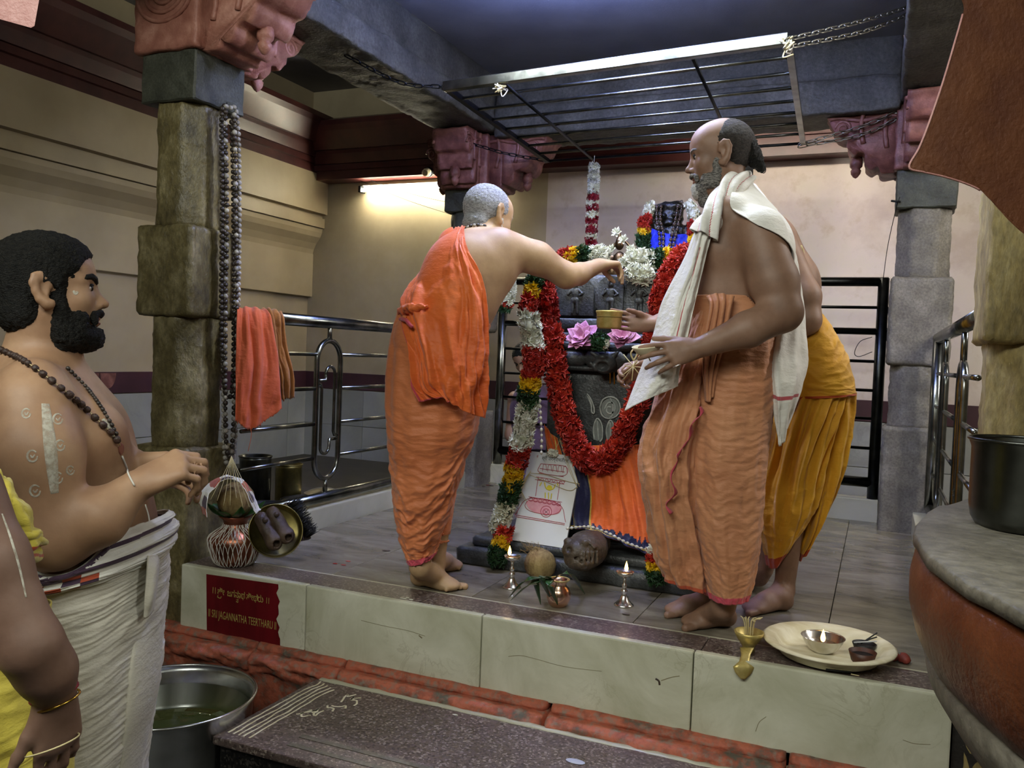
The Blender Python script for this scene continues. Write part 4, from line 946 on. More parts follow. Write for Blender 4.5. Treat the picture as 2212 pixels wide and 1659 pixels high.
mesh('tie_string', tube([hang[0], Yp(1284, 346, 5.14) * A(1, 1, 0) + A(0, 0, 2.155)], .002, 5), MT['thread'], hg)
garland('', hang, [(.36, 'j'), (.43, 'R'), (.50, 'j'), (.57, 'R'), (.64, 'j'), (.71, 'R'), (.78, 'j'), (.85, 'R'), (.91, 'j'), (.97, 'R'), (1., 'j')], .036, .0185, 7, 1.35, parent=hg)
for dx, lb in ((-7, 'left strand'), (8, 'right strand')):
    garland('white flower garland hung on the far left pillar, %s' % lb, [Yp(1098, 565, 4.9), Yp(1098 + dx * .7, 605, 4.9), Yp(1090 + dx, 650, 4.9), Yp(1084 + dx, 668, 4.9)], [(.16, 'r'), (.26, 'y'), (.36, 'g'), (.86, 'w'), (.93, 'r'), (1., 'g')], [.02, .028, .04, .035], .026, 6, .95)
garland('small garland of white, red, yellow and green at the left of the blue-clad idol', [I_(1412, 445, -.06), I_(1404, 475, -.08), I_(1400, 500, -.09), I_(1400, 545, -.1)], [(.3, 'j'), (.55, 'r'), (.7, 'y'), (1., 'g')], .034, .024, 7, .9)
garland('small garland of white and red at the right of the blue-clad idol', [I_(1492, 442, -.06), I_(1503, 465, -.08), I_(1506, 495, -.09), I_(1506, 540, -.1)], [(.5, 'j'), (.8, 'r'), (1., 'y')], .034, .024, 7, .9)
for px, py, y_ in ((1333, 503, 3.68), (1348, 519, 3.67), (1313, 550, 3.66), (1364, 540, 3.68), (1322, 540, 3.66), (1358, 556, 3.66)):
    o = link('jasmine_flower', FM['w'], None, Yp(px, py, y_)); o.rotation_euler = Matrix(frame_z(A(rng.uniform(-.4, .4), -1, rng.uniform(.0, .6))).tolist()).to_euler(); tag(o, 'loose white jasmine bloom pinned on the small bronze idol', 'flower', 'jasmine blooms on the bronze idol')
# pink lotuses
def lotus(px, py, y_, label, seed, opn):
    c = Yp(px, py, y_); r = thing('lotus_flower', label, 'flower', c); rg = np.random.default_rng(seed)
    R0 = frame_z(nrm(A(rg.uniform(-.2, .2), -.8, .6)))
    for ring, (n, L, el) in enumerate(((8, .084, .42 * opn), (8, .078, .72 * opn), (7, .066, .98 * opn), (6, .05, 1.3))):
        for i in range(n):
            a = 2 * PI * (i + .5 * ring + rg.uniform(-.15, .15)) / n; L = L * rg.uniform(.85, 1.1); e = el + rg.uniform(-.3, .3)
            s = np.linspace(0, 1, 8); w = .027 * np.sin(PI * np.clip(s, .02, .995) ** .75) * (L / .068)
            rr = L * s * np.cos(e * (1 - .35 * s)); zz = L * s * np.sin(e * (1 - .1 * s))
            P = np.stack([np.stack([rr * math.cos(a) - k * w * math.sin(a), rr * math.sin(a) + k * w * math.cos(a), zz + .35 * w * k * k], 1) for k in (-1, -.5, 0, .5, 1)], 1)
            mesh('petal', sheet(P @ R0.T + c, .0012), MT['f_pink'], r)
    mesh('seed_head', lathe([(0, 0), (.01, .01), (.016, .022), (0, .024)], 10, c, R0), MT['f_pink'], r)
lotus(1258, 735, 3.41, 'open pink lotus at the left on the shrine moulding', 2, .9); lotus(1344, 735, 3.40, 'fuller pink lotus at the right on the shrine moulding', 5, 1.2)
garland('bunch of green tulsi sprigs between the two pink lotuses', [Yp(1285, 742, 3.40), Yp(1300, 738, 3.39), Yp(1316, 745, 3.40)], [(.8, 'g'), (1., 'j')], .035, .018, 7, .8, cat='sprigs')
# ------------------------------------------------------------------ orange drape on the shrine
NV, NU = 130, 150
rows = [[(1176, 916, 3.485), (1195, 940, 3.475), (1240, 962, 3.445), (1300, 962, 3.41), (1350, 962, 3.42), (1386, 960, 3.46)],
        [(1180, 960, 3.48), (1205, 985, 3.465), (1255, 1000, 3.41), (1310, 1005, 3.37), (1360, 1008, 3.38), (1392, 1005, 3.44)],
        [(1196, 1040, 3.46), (1225, 1050, 3.435), (1270, 1060, 3.37), (1320, 1070, 3.34), (1372, 1080, 3.34), (1412, 1080, 3.40)],
        [(1206, 1100, 3.44), (1230, 1105, 3.40), (1268, 1118, 3.33), (1330, 1135, 3.30), (1390, 1150, 3.30), (1436, 1150, 3.36)],
        [(1210, 1148, 3.42), (1232, 1142, 3.36), (1272, 1146, 3.275), (1325, 1165, 3.265), (1385, 1192, 3.265), (1440, 1200, 3.32)]]
G = cr(np.stack([cr([Yp(*p) for p in r], NU) for r in rows]), NV)
uu, vv = np.meshgrid(np.linspace(0, 1, NU), np.linspace(0, 1, NV))
fold = .010 * np.sin(uu * 46 + 2.5 * fbm(uu * 3, vv * 1.5, 2.)) * (.25 + .75 * vv) + .006 * fbm(uu * 14, vv * 3, 7.)
G[:, :, 1] -= fold
def drape_m(u, v):
    m = np.zeros_like(u, int); jag = .77 + .10 * np.abs(((u * 15 + .3 * np.sin(u * 40)) % 1) - .5) * 2 + .05 * np.abs(((u * 41) % 1) - .5)
    m[(v > jag + .015)] = 1
    c0 = .34; m[np.abs(u - c0) < .095] = 2; m[np.abs(u - c0) < .082] = 1
    m[(np.abs(u - c0 + .13) < .008) | (np.abs(u - c0 + .17) < .005)] = 2
    m[(v > .955) & (v < .97)] = 2
    return m
dr = thing('orange_drape', 'bright orange pleated cloth with navy and gold borders draped on the shrine', 'cloth', Yp(1310, 1150, 3.27))
mesh('cloth', sheet(G, .002, False, drape_m), [MT['shrine_orange'], MT['navy'], MT['gold_zari']], dr)
bead_string('bead_string', 'white bead string along the navy hem of the orange drape', [Yp(1222, 1142, 3.26), Yp(1270, 1138, 3.245), Yp(1310, 1150, 3.24), Yp(1345, 1168, 3.24), Yp(1385, 1184, 3.24), Yp(1416, 1188, 3.24)], 'bead_white', .006, .019)
bead_string('bead_string', 'white bead string hanging beside the long striped garland', [Yp(1166, 860, 3.33), Yp(1168, 900, 3.33), Yp(1170, 945, 3.33), Yp(1169, 985, 3.33)], 'bead_white', .0065, .024)
# ------------------------------------------------------------------ people
def V(a, b, c): return RT * a + UP * b + FW * c
SK = {'tan': skin('skin_warm_brown', '#8b6a51', '#9c795d', '#ac8a6c'), 'pale': skin('skin_light_brown', '#9a7a5a', '#ac8c68', '#b99a76'), 'mid': skin('skin_brown', '#765947', '#876753', '#977763'), 'dark': skin('skin_dark_brown', '#5c4438', '#6e5345', '#7d6254')}
def head_prims(c, f, u, H, jaw=1., k=1., lids=True):
    f = nrm(f); u = nrm(u - f * (u @ f)); l = np.cross(u, f); R = basis(f, l, u)
    L = lambda a, b, z: c + R @ (A(a, b, z) * H)
    E_ = lambda p, r, kk=.06, op=0: ell(L(*p), A(*r) * H, R, kk * H, op)
    C_ = lambda p, q, ra, rb=None, kk=.06, op=0: cap(L(*p), L(*q), ra * H, (ra if rb is None else rb) * H, kk * H, op)
    o = [E_((-.06, 0, .12), (.42, .325, .38)), E_((.12, 0, .16), (.23, .27, .24), .1), E_((.11, 0, -.13), (.235, .25, .36), .1)]
    for s in (1, -1):
        o += [C_((-.04, s * .21, -.2), (.18, s * .08, -.41), .085, .085, .08), E_((.2, s * .155, -.12), (.1, .1, .1), .08), C_((.285, s * .05, .055), (.235, s * .2, .06), .05, .045, .05)]
    o += [E_((.225, 0, -.42), (.1, .11, .085), .06)]
    for s in (1, -1):
        o += [E_((.375, s * .13, -.005), (.075, .085, .055), .04, 1), E_((.255, s * .13, -.012), (.062, .078, .052), .02)]
    o += [C_((.315, 0, .03), (.395, 0, -.12), .03, .042, .05), E_((.412, 0, -.145), (.048, .045, .042), .03)]
    for s in (1, -1): o += [E_((.355, s * .05, -.165), (.05, .034, .036), .02), E_((.385, s * .025, -.193), (.02, .014, .014), .01, 1)]
    o += [E_((.30, 0, -.235), (.05, .12, .05), .05), E_((.335, 0, -.272), (.035, .095, .024), .02), E_((.325, 0, -.325), (.036, .085, .026), .02), E_((.372, 0, -.297), (.03, .1, .006), .012, 1)]
    for s in (1, -1):
        er = [(-.005, .315, .0), (-.02, .335, .075), (-.065, .355, .115), (-.12, .375, .095), (-.145, .38, .03), (-.13, .37, -.05), (-.095, .355, -.115), (-.055, .34, -.165), (-.015, .325, -.15)]
        o += [C_((p_[0], s * p_[1], p_[2]), (q_[0], s * q_[1], q_[2]), .024 + (.012 if i_ > 5 else 0), .024 + (.014 if i_ > 4 else 0), .014) for i_, (p_, q_) in enumerate(zip(er[:-1], er[1:]))]
        o += [C_((-.045, s * .325, .075), (-.105, s * .365, .06), .035, .03, .02), C_((-.105, s * .365, .06), (-.115, s * .365, -.04), .03, .028, .02), C_((-.115, s * .365, -.04), (-.06, s * .345, -.14), .028, .032, .02), C_((-.06, s * .345, -.14), (-.025, s * .33, -.17), .033, .03, .03), C_((-.045, s * .325, .075), (-.01, s * .32, .03), .032, .02, .03), E_((-.06, s * .33, -.03), (.05, .02, .1), .02), E_((-.045, s * .375, -.035), (.028, .028, .06), .012, 1)]
    return o, L, R
def eyes(par, L, R, H, s_=(1, -1), half=.6):
    for s in s_:
        mesh('eyelash', tube(cr([L(.318, s * .065, .0), L(.334, s * .10, .022), L(.325, s * .145, .02), L(.29, s * .185, -.004)], 14), [.004 * H] * 3 + [.011 * H] * 8 + [.006 * H] * 3, 6), MT['hair_black'], par)
        mesh('eye', xf(lathe([(0, -1), (.5, -.87), (.87, -.5), (1, 0), (.87, .5), (.5, .87), (0, 1)], 16), R, L(.280, s * .13, -.014), A(.050, .062, .029) * H), MT['eye_white'], par)
        mesh('iris', xf(lathe([(0, -1), (.6, -.8), (1, 0), (.6, .8), (0, 1)], 14), R, L(.322, s * .135, -.010), A(.018, .03, .028) * H), MT['eye_dark'], par)
def brow(par, L, H, mat, s_=(1, -1), w=.02):
    for s in s_: mesh('eyebrow', fbm_disp(tube([L(.362, s * .035, .052), L(.357, s * .09, .082), L(.331, s * .15, .095), L(.291, s * .210, .08), L(.243, s * .243, .05)], [w * .7 * H, w * H, w * H, w * .8 * H, w * .3 * H], 8), .0015, 300), mat, par)
def fur(name, prims, h, amp, fs, mat, par, seed=0., clip=None):
    v, f = sdf_mesh(prims, h); v = fbm_disp((v, f), amp, fs, seed, 2)[0]
    return mesh(name, (v, f), mat, par)
def hand_prims(w, d, pnrm, thumb, s=1., curl=((.3, .5, .3),) * 4, spread=.0, tdir=(.75, .55, .25), tcurl=.3):
    d = nrm(d); pnrm = nrm(pnrm - d * (pnrm @ d)); sd = np.cross(d, pnrm); sd = sd if sd @ np.asarray(thumb) > 0 else -sd
    o = [ell(w + d * .045 * s, A(.036, .048, .017) * s, basis(sd, d, pnrm), .012), cap(w - d * .02 * s, w + d * .03 * s, .023 * s, .024 * s, .015)]
    offs = (.031, .0105, -.0105, -.030); kn = (.088, .093, .088, .078); ph = ((.042, .025, .021), (.046, .03, .022), (.043, .028, .022), (.033, .021, .019))
    rad = ((.0094, .0086, .0076),) * 3 + ((.0084, .0076, .0066),)
    for i in range(4):
        p = w + d * kn[i] * s + sd * offs[i] * s
        o.append(cap(w + d * .02 * s + sd * offs[i] * .6 * s, p, .013 * s, .0115 * s, .012)); ang = 0; fd = nrm(d + sd * spread * (1.5 - i))
        for j in range(3):
            ang += curl[i][j]; dd = fd * math.cos(ang) + pnrm * math.sin(ang); e = p + dd * ph[i][j] * s
            o.append(cap(p, e, rad[i][j] * s, rad[i][min(j + 1, 2)] * s * (1 if j < 2 else .85), .003)); p = e
    p = w + d * .022 * s + sd * .022 * s; td = nrm(sd * tdir[0] + d * tdir[1] + pnrm * tdir[2])
    for j, (L_, r) in enumerate(((.045, .0145), (.034, .0112), (.028, .0098))):
        e = p + td * L_ * s; o.append(cap(p, e, r * s, r * .86 * s, .008 if j == 0 else .005)); p = e; td = nrm(td + (d * .6 + pnrm * .4 - sd * .35) * tcurl)
    return o
def foot_prims(heel, toe, ankle, r=.036, k=.02, tsd=1):
    """heel and toe: points on the ground; ankle: joint centre above"""
    g = heel[2]; d = nrm((toe - heel) * A(1, 1, 0)); sd = A(-d[1], d[0], 0); L = np.linalg.norm((toe - heel)[:2])
    o = [ell(heel + d * .035 + UZ * .032, (.036, .036, .033), None, k), cap(ankle, heel + d * .05 + UZ * .05, r, .036, k), cap(ankle + d * .01, heel + d * (L * .55) + UZ * .042, r * .95, .03, k),
         ell(heel + d * L * .52 + UZ * .026, A(L * .30, .038, .027), basis(d, sd, UZ), k), ell(heel + d * L * .72 + UZ * .02, A(.045, .046, .021), basis(d, sd, UZ), k)]
    for i in range(5):
        a = heel + d * (L * .78) + sd * tsd * (.034 - .018 * i) + UZ * .013; o.append(cap(a, heel + d * (L * (1. - .045 * i) - .01) + sd * tsd * (.038 - .020 * i) + UZ * .011, .011 - .0008 * i, .0098 - .0008 * i if i else .0135, .003))
    return o
def flip_foot(o): return o
def tubecloth(rows, nv, nu, disp=None, p=2.3):
    """rows: (xl,yl,xr,yr,depth,b) silhouette pixels of a wrapped cloth, b = half thickness in depth"""
    Lp = cr([W(r[0], r[1], r[4]) for r in rows], nv); Rp = cr([W(r[2], r[3], r[4]) for r in rows], nv); B = cr([A(r[5]) for r in rows], nv)
    t = np.arange(nu) / nu * 2 * PI; c, s = np.cos(t), np.sin(t); c = np.sign(c) * np.abs(c) ** (2 / p); s = np.sign(s) * np.abs(s) ** (2 / p)
    ce = (Lp + Rp) / 2; a = (Rp - Lp) / 2
    P = ce[:, None] + a[:, None] * c[None, :, None] + FH[None, None] * (B * s[None])[:, :, None]
    if disp is not None:
        u, v = np.meshgrid(np.arange(nu) / nu, np.linspace(0, 1, nv))
        n = P - ce[:, None]; n /= np.linalg.norm(n, axis=2, keepdims=True) + 1e-9; P = P + n * disp(u, v)[:, :, None]
    return P[:, ::-1]
def per(u): return np.cos(2 * PI * u), np.sin(2 * PI * u)
def creases(u, v, fu, fv, seed, slant=0., warp=.5):
    """sharp cloth creases: ridged noise, periodic round the tube"""
    a, b = per(u); w = warp * fbm(a * 1.5, b * 1.5, v * 3 + seed, 2)
    n = pn(a * fu + seed, b * fu, (v + slant * np.sin(2 * PI * u)) * fv + w); n2 = pn(a * fu * 2 + seed + 5, b * fu * 2, (v + slant * np.sin(2 * PI * u)) * fv * 2 + w)
    return (1 - np.abs(n) * 2.2) * .7 + (1 - np.abs(n2) * 2.2) * .3 - .5
from mathutils.bvhtree import BVHTree
def bvh_of(vf): return BVHTree.FromPolygons([tuple(p) for p in vf[0]], [tuple(map(int, q)) for q in vf[1]])
def push_out(G, bv, off=.006):
    """keep a cloth grid outside the body it lies on"""
    far = Vector((0, 0, 50)); h = bv.find_nearest(far); sg = 1 if (far - h[0]).dot(h[1]) > 0 else -1
    sh = G.shape; P = G.reshape(-1, 3).copy()
    for i in range(len(P)):
        p = Vector(P[i]); h = bv.find_nearest(p, .12)
        if h[0] is None: continue
        n = h[1] * sg
        if (p - h[0]).dot(n) < off: P[i] = h[0] + n * off
    return P.reshape(sh)

# ---- standing man in front, white shoulder cloth (right of the photo)
D1 = 2.86; m1 = mpp(D1)
p1 = thing('person', 'standing man in peach dhoti and white shoulder cloth, facing left, holding a leaf cup', 'person', Zp(1555, 1362, 0))
hp, L1, R1 = head_prims(W(1553, 338, D1), V(-.97, -.06, .22), V(-.05, 1, 0), .247)
w_ = lambda px, py, dd=0.: W(px, py, D1 + dd)
wl1 = w_(1508, 752, -.27)
b1 = hp + [cap(w_(1570, 395), w_(1592, 470), .066, .078, .03), cap(w_(1575, 462, -.13), w_(1625, 462, .15), .06, .06, .05),
    ell(w_(1600, 545), (.165, .185, .165), None, .06), ell(w_(1555, 545, -.08), (.09, .085, .085), None, .05), ell(w_(1585, 640), (.145, .165, .15), None, .06), ell(w_(1545, 640), (.085, .13, .10), None, .05), ell(w_(1585, 730), (.15, .17, .13), None, .06),
    cap(w_(1638, 505, -.18), w_(1672, 610, -.22), .076, .071, .04), cap(w_(1672, 610, -.22), w_(1690, 672, -.24), .071, .057, .03), cap(w_(1690, 676, -.24), w_(1615, 712, -.27), .057, .053, .03), cap(w_(1615, 712, -.27), wl1, .053, .030, .02),
    cap(w_(1610, 500, .18), w_(1560, 650, .22), .065, .05, .03), cap(w_(1560, 650, .22), w_(1450, 745, .24), .045, .04, .02), cap(w_(1450, 745, .24), w_(1400, 790, .22), .038, .027, .02),
    cap(w_(1580, 760, -.08), w_(1575, 1020, -.08), .095, .065, .04), cap(w_(1575, 1020, -.08), w_(1566, 1290, -.06), .06, .042, .03), cap(w_(1570, 760, .09), w_(1550, 1020, .1), .095, .065, .04), cap(w_(1550, 1020, .1), w_(1540, 1290, .1), .06, .042, .03)]
b1 += hand_prims(wl1, V(-.94, -.20, -.10), V(-.1, -.25, 1), V(-.1, 1, .2), 1.0, ((.18, .35, .25), (.28, .40, .3), (.38, .45, .3), (.5, .5, .3)), .14, (.45, .85, .25), .12)
b1 += hand_prims(w_(1402, 790, .22), V(-.9, -.3, -.1), V(.1, -.5, -1), V(0, 1, 0), .95, ((.6, .7, .5),) * 4, .0, (.3, .9, .5), .3)
b1 += foot_prims(Zp(1588, 1352, 0), Zp(1462, 1352, 0) + FH * -.02, w_(1564, 1312, -.05)) + foot_prims(Zp(1545, 1330, 0), Zp(1430, 1328, 0), w_(1538, 1300, .12))
vf1 = sdf_mesh(b1, .0041); mesh('body', vf1, SK['mid'], p1); bv1 = bvh_of(vf1)
eyes(p1, L1, R1, .247); brow(p1, L1, .247, MT['hair_mixed'], w=.018)
for sx_ in (1, -1): mesh('lips', sdf_mesh([ell(L1(.343, 0, -.28), A(.03, .075, .016) * .247, R1, .002), ell(L1(.337, 0, -.322), A(.032, .07, .02) * .247, R1, .002)], .003), MT['lip'], p1) if sx_ > 0 else None
E1 = lambda p, r, kk=.05, op=0: ell(L1(*p), A(*r) * .247, R1, kk * .247, op)
fur('hair', [E1((-.11, 0, .115), (.385, .338, .375)), E1((.32, 0, .42), (.42, .6, .36), .03, 1), E1((.2, 0, -.33), (.42, .6, .36), .03, 1), E1((-.3, 0, -.42), (.35, .5, .18), .03, 1)], .0045, .0015, 160, MT['stubble'], p1)
fur('hair_tuft', [E1((-.40, 0, .04), (.12, .2, .2)), E1((-.47, -.02, -.07), (.10, .13, .14)), E1((-.54, -.02, -.2), (.06, .07, .08))], .004, .004, 120, MT['hair_black'], p1)
mesh('hair_tie', tube([L1(-.565, 0, -.24) + R1 @ A(.03 * math.cos(t) * .25, 0, .05 * math.sin(t) * .25) for t in np.linspace(0, 2 * PI, 14, endpoint=False)], .0015, 5, True), MT['hair_black'], p1)
fur('beard', [E1((.24, 0, -.43), (.125, .17, .14)), E1((.10, .17, -.34), (.17, .1, .13)), E1((.10, -.17, -.34), (.17, .1, .13)), E1((.03, .25, -.2), (.07, .05, .16)), E1((.03, -.25, -.2), (.07, .05, .16)), E1((.22, 0, -.58), (.09, .12, .1)), E1((.36, 0, -.296), (.06, .09, .035), .02, 1)], .0042, .003, 130, MT['hair_mixed'], p1)
fur('chin_beard', [E1((.29, 0, -.45), (.10, .13, .12)), E1((.33, 0, -.385), (.05, .09, .04))], .0042, .003, 130, MT['hair_white'], p1)
fur('moustache', [E1((.362, .05, -.237), (.042, .075, .032)), E1((.362, -.05, -.237), (.042, .075, .032)), E1((.31, .13, -.29), (.035, .035, .06)), E1((.31, -.13, -.29), (.035, .035, .06))], .004, .002, 160, MT['hair_mixed'], p1)
ring_ = wl1 + nrm(V(-.95, -.22, -.05)) * .10 - UP * .02
bead_string('bead_necklace', None, [w_(1560, 470, -.08), w_(1605, 425, -.07), w_(1632, 425, .03), w_(1620, 440, .1)], 'bead_brown', .004, .009, parent=p1)
# dhoti: wrapped cloth, front pleats, waist gather
def dis1(u, v):
    d = .0035 * creases(u, v, .9, 46, 3., .06, 1.2) + .004 * creases(u, v, 1.2, 18, 8., .12, 1.2) * np.clip(v * 2 - .4, .3, 1) + .012 * fbm(per(u)[0] * 1.6, per(u)[1] * 1.6, v * 2.5)
    return d * np.clip(v * 6, .15, 1)
P = tubecloth([(1502, 640, 1660, 650, D1, .165), (1490, 710, 1668, 710, D1, .18), (1484, 800, 1666, 800, D1, .18), (1478, 900, 1662, 900, D1, .18), (1478, 1000, 1652, 1000, D1 - .01, .17), (1486, 1100, 1644, 1100, D1 - .02, .155), (1506, 1200, 1632, 1200, D1 - .04, .13), (1528, 1288, 1612, 1290, D1 - .06, .095)], 260, 220, dis1)
mesh('dhoti', sheet(push_out(P, bv1), .002, True, lambda u, v: (v > .975).astype(int)), [MT['peach_dhoti'], MT['pink_edge']], p1)
def dis1b(u, v): return .012 * np.cos(2 * PI * u * 9 + 3 * fbm(v * 2, v * 0, 1.) + 2 * fbm(per(u)[0] * 2, per(u)[1] * 2, v * 3)) * np.clip(v * 3, .2, 1) + .010 * creases(u, v, 2, 10, 6.)
P = tubecloth([(1500, 660, 1560, 660, D1 - .05, .07), (1462, 760, 1545, 760, D1 - .03, .10), (1425, 850, 1530, 850, D1 - .01, .12), (1392, 950, 1512, 950, D1, .13), (1390, 1030, 1505, 1030, D1, .13), (1402, 1120, 1512, 1120, D1 + .01, .12), (1420, 1200, 1525, 1200, D1 + .01, .11), (1440, 1252, 1535, 1268, D1 + .01, .10)], 200, 200, dis1b)
mesh('front_pleats', sheet(P, .002, True, lambda u, v: (v > .982).astype(int)), [MT['peach_dhoti'], MT['rust']], p1)
# ruffled pink edged end of the cloth
t_ = np.linspace(0, 1, 60)
ed = cr([W(*q) for q in ((1512, 880, D1 - .17), (1495, 925, D1 - .16), (1470, 975, D1 - .155), (1455, 1010, D1 - .15), (1450, 1070, D1 - .15), (1440, 1110, D1 - .14))], 60)
ed = ed + (V(1, 0, 0)[None] * (.009 * np.sin(t_ * 26))[:, None]) + V(0, 0, 1)[None] * (.012 * np.cos(t_ * 22))[:, None]
inn = ed + V(.010, .004, .016)[None] + V(1, 0, 0)[None] * (.006 * np.sin(t_ * 33))[:, None]
mesh('cloth_edge', sheet(cr(np.stack([ed, (ed * .5 + inn * .5) - FW * .006, inn]), 8), .002), MT['pink_edge'], p1)
gk = [[(1528, 640, D1 - .15), (1552, 634, D1 - .17), (1585, 640, D1 - .19)], [(1534, 665, D1 - .18), (1556, 662, D1 - .20), (1580, 668, D1 - .2)], [(1520, 740, D1 - .17), (1545, 740, D1 - .19), (1566, 742, D1 - .18)], [(1516, 800, D1 - .15), (1535, 802, D1 - .17), (1552, 800, D1 - .16)], [(1524, 866, D1 - .14), (1532, 868, D1 - .16), (1542, 850, D1 - .15)]]
G = cgrid(wr(gk), 70, 40); uu, vv = np.meshgrid(np.linspace(0, 1, 40), np.linspace(0, 1, 70)); G += (FW * -1)[None, None] * (.008 * np.sin(uu * 22 + vv * 3))[:, :, None]
mesh('waist_gather', sheet(G, .003), MT['peach_dhoti'], p1)
# white shoulder cloth: twisted roll at the neck, front fall, back fall
tw = cr([W(1618, 386, D1 + .02), W(1585, 398, D1 - .09), W(1560, 430, D1 - .13), W(1540, 470, D1 - .16), W(1520, 510, D1 - .16)], 90); tl_ = np.linspace(0, 1, 90)
T_ = np.gradient(tw, axis=0); T_ /= np.linalg.norm(T_, axis=1)[:, None]; sx_ = np.cross(T_, FW); sx_ /= np.linalg.norm(sx_, axis=1)[:, None]; sy_ = np.cross(T_, sx_)
nr = 72; rr_ = np.interp(tl_, [0, .2, .6, 1], [.022, .034, .034, .042]); an = np.arange(nr) / nr * 2 * PI
P = np.stack([tw + (sx_ * math.cos(a) + sy_ * math.sin(a)) * (rr_ * (1 + .22 * np.cos(5 * a + tl_ * 16)))[:, None] for a in an], 1)
sc1 = mesh('shoulder_cloth_twist', sheet(P, .002, True, lambda u, v: (np.abs(((u * 5 + v * 16 / (2 * PI)) % 1) - .5) < .035).astype(int)), [MT['white_cloth'], MT['stripe_red']], p1)
fr = [[(1500, 505, D1 - .13), (1516, 500, D1 - .18), (1538, 505, D1 - .17)], [(1478, 560, D1 - .12), (1500, 560, D1 - .20), (1524, 560, D1 - .18)], [(1432, 650, D1 - .10), (1470, 650, D1 - .20), (1504, 645, D1 - .19)], [(1410, 730, D1 - .09), (1450, 730, D1 - .22), (1484, 735, D1 - .2)], [(1380, 810, D1 - .07), (1425, 808, D1 - .22), (1468, 800, D1 - .2)], [(1350, 888, D1 - .05), (1400, 862, D1 - .2), (1464, 834, D1 - .18)]]
G = cgrid(wr(fr), 150, 80); uu, vv = np.meshgrid(np.linspace(0, 1, 80), np.linspace(0, 1, 150))
G += (FW * -1)[None, None] * (.007 * np.sin(uu * 19 + 2 * fbm(uu * 2, vv * 2, 4.)) * (1.1 - .6 * vv) + .004 * fbm(uu * 6, vv * 9, 2.))[:, :, None]
mesh('shoulder_cloth_front', sheet(push_out(G, bv1, .007), .0025, False, lambda u, v: ((np.abs(u - .66) < .012) & (v > .12) & (v < .72)).astype(int)), [MT['white_cloth'], MT['stripe_red']], p1)
bk = [[(1590, 404, D1 - .10), (1612, 394, D1 - .02), (1632, 400, D1 + .08), (1640, 415, D1 + .16)], [(1578, 446, D1 - .19), (1612, 440, D1 - .13), (1655, 440, D1), (1672, 450, D1 + .15)], [(1622, 478, D1 - .245), (1648, 470, D1 - .2), (1685, 485, D1 - .05), (1698, 495, D1 + .12)],
      [(1676, 520, D1 - .24), (1692, 520, D1 - .2), (1712, 535, D1 - .06), (1716, 545, D1 + .1)], [(1700, 570, D1 - .2), (1712, 575, D1 - .16), (1724, 600, D1 - .04), (1726, 610, D1 + .1)], [(1690, 650, D1 - .1), (1712, 655, D1 - .12), (1732, 660, D1 - .02), (1728, 670, D1 + .1)],
      [(1664, 730, D1 - .1), (1695, 735, D1 - .14), (1736, 740, D1 - .04), (1730, 745, D1 + .08)], [(1655, 790, D1 - .12), (1692, 800, D1 - .17), (1736, 800, D1 - .06), (1728, 800, D1 + .06)], [(1668, 870, D1 - .12), (1690, 875, D1 - .16), (1718, 865, D1 - .07), (1714, 865, D1 + .03)], [(1682, 960, D1 - .1), (1688, 962, D1 - .11), (1694, 930, D1 - .06), (1696, 925, D1 - .02)]]
G = cgrid(wr(bk), 170, 90); uu, vv = np.meshgrid(np.linspace(0, 1, 90), np.linspace(0, 1, 170))
G += (V(.6, 0, -.8))[None, None] * (.008 * np.sin(uu * 17 + 3 * fbm(uu * 2, vv * 3, 9.)) * np.clip(vv * 2.2 - .5, .1, 1) + .004 * fbm(uu * 5, vv * 9, 3.))[:, :, None]
mesh('shoulder_cloth_back', sheet(push_out(G, bv1, .007), .0025, False, lambda u, v: ((np.abs(v - .87) < .006) & (u < .7)).astype(int)), [MT['white_cloth'], MT['stripe_red']], p1)
mesh('finger_ring', tube([w_(1462, 790, -.30) + V(.011 * math.cos(t), .004 * math.cos(t), .011 * math.sin(t)) for t in np.linspace(0, 2 * PI, 16, endpoint=False)], .0018, 5, True), MT['silver'], p1)

# ---- bending man in orange
D2 = 3.16
p2 = thing('person', 'grey-haired man in orange robes bending over the shrine with one arm stretched out', 'person', Zp(930, 1262, 0))
w_ = lambda px, py, dd=0.: W(px, py, D2 + dd)
hp, L2, R2 = head_prims(w_(1058, 470, .16), V(.72, -.3, .62), V(.15, .95, .22), .238)
wr2 = w_(1296, 573, .27)
b2 = hp + [cap(w_(1050, 500, .14), w_(1035, 545, .08), .062, .075, .03), ell(w_(1020, 580, .04), (.17, .15, .14), rotm(UZ, YAW), .07), ell(w_(985, 650, .0), (.155, .14, .15), rotm(UZ, YAW), .07), ell(w_(945, 735, -.02), (.16, .15, .14), rotm(UZ, YAW), .06), ell(w_(1060, 560, .02), (.085, .08, .09), None, .05),
    cap(w_(1085, 535, .02), w_(1160, 558, .08), .072, .060, .04), cap(w_(1160, 558, .08), w_(1222, 594, .13), .058, .046, .03), cap(w_(1224, 596, .13), w_(1250, 592, .18), .046, .042, .03), cap(w_(1250, 592, .18), wr2, .041, .027, .02),
    cap(w_(985, 530, .16), w_(1010, 600, .3), .065, .05, .03), cap(w_(1010, 600, .3), w_(975, 690, .32), .045, .030, .03),
    cap(w_(925, 760, -.05), w_(930, 1000, -.04), .095, .062, .04), cap(w_(930, 1000, -.04), w_(910, 1200, -.02), .06, .04, .03), cap(w_(955, 760, .1), w_(960, 1000, .1), .095, .062, .04), cap(w_(960, 1000, .1), w_(940, 1200, .09), .055, .04, .03)]
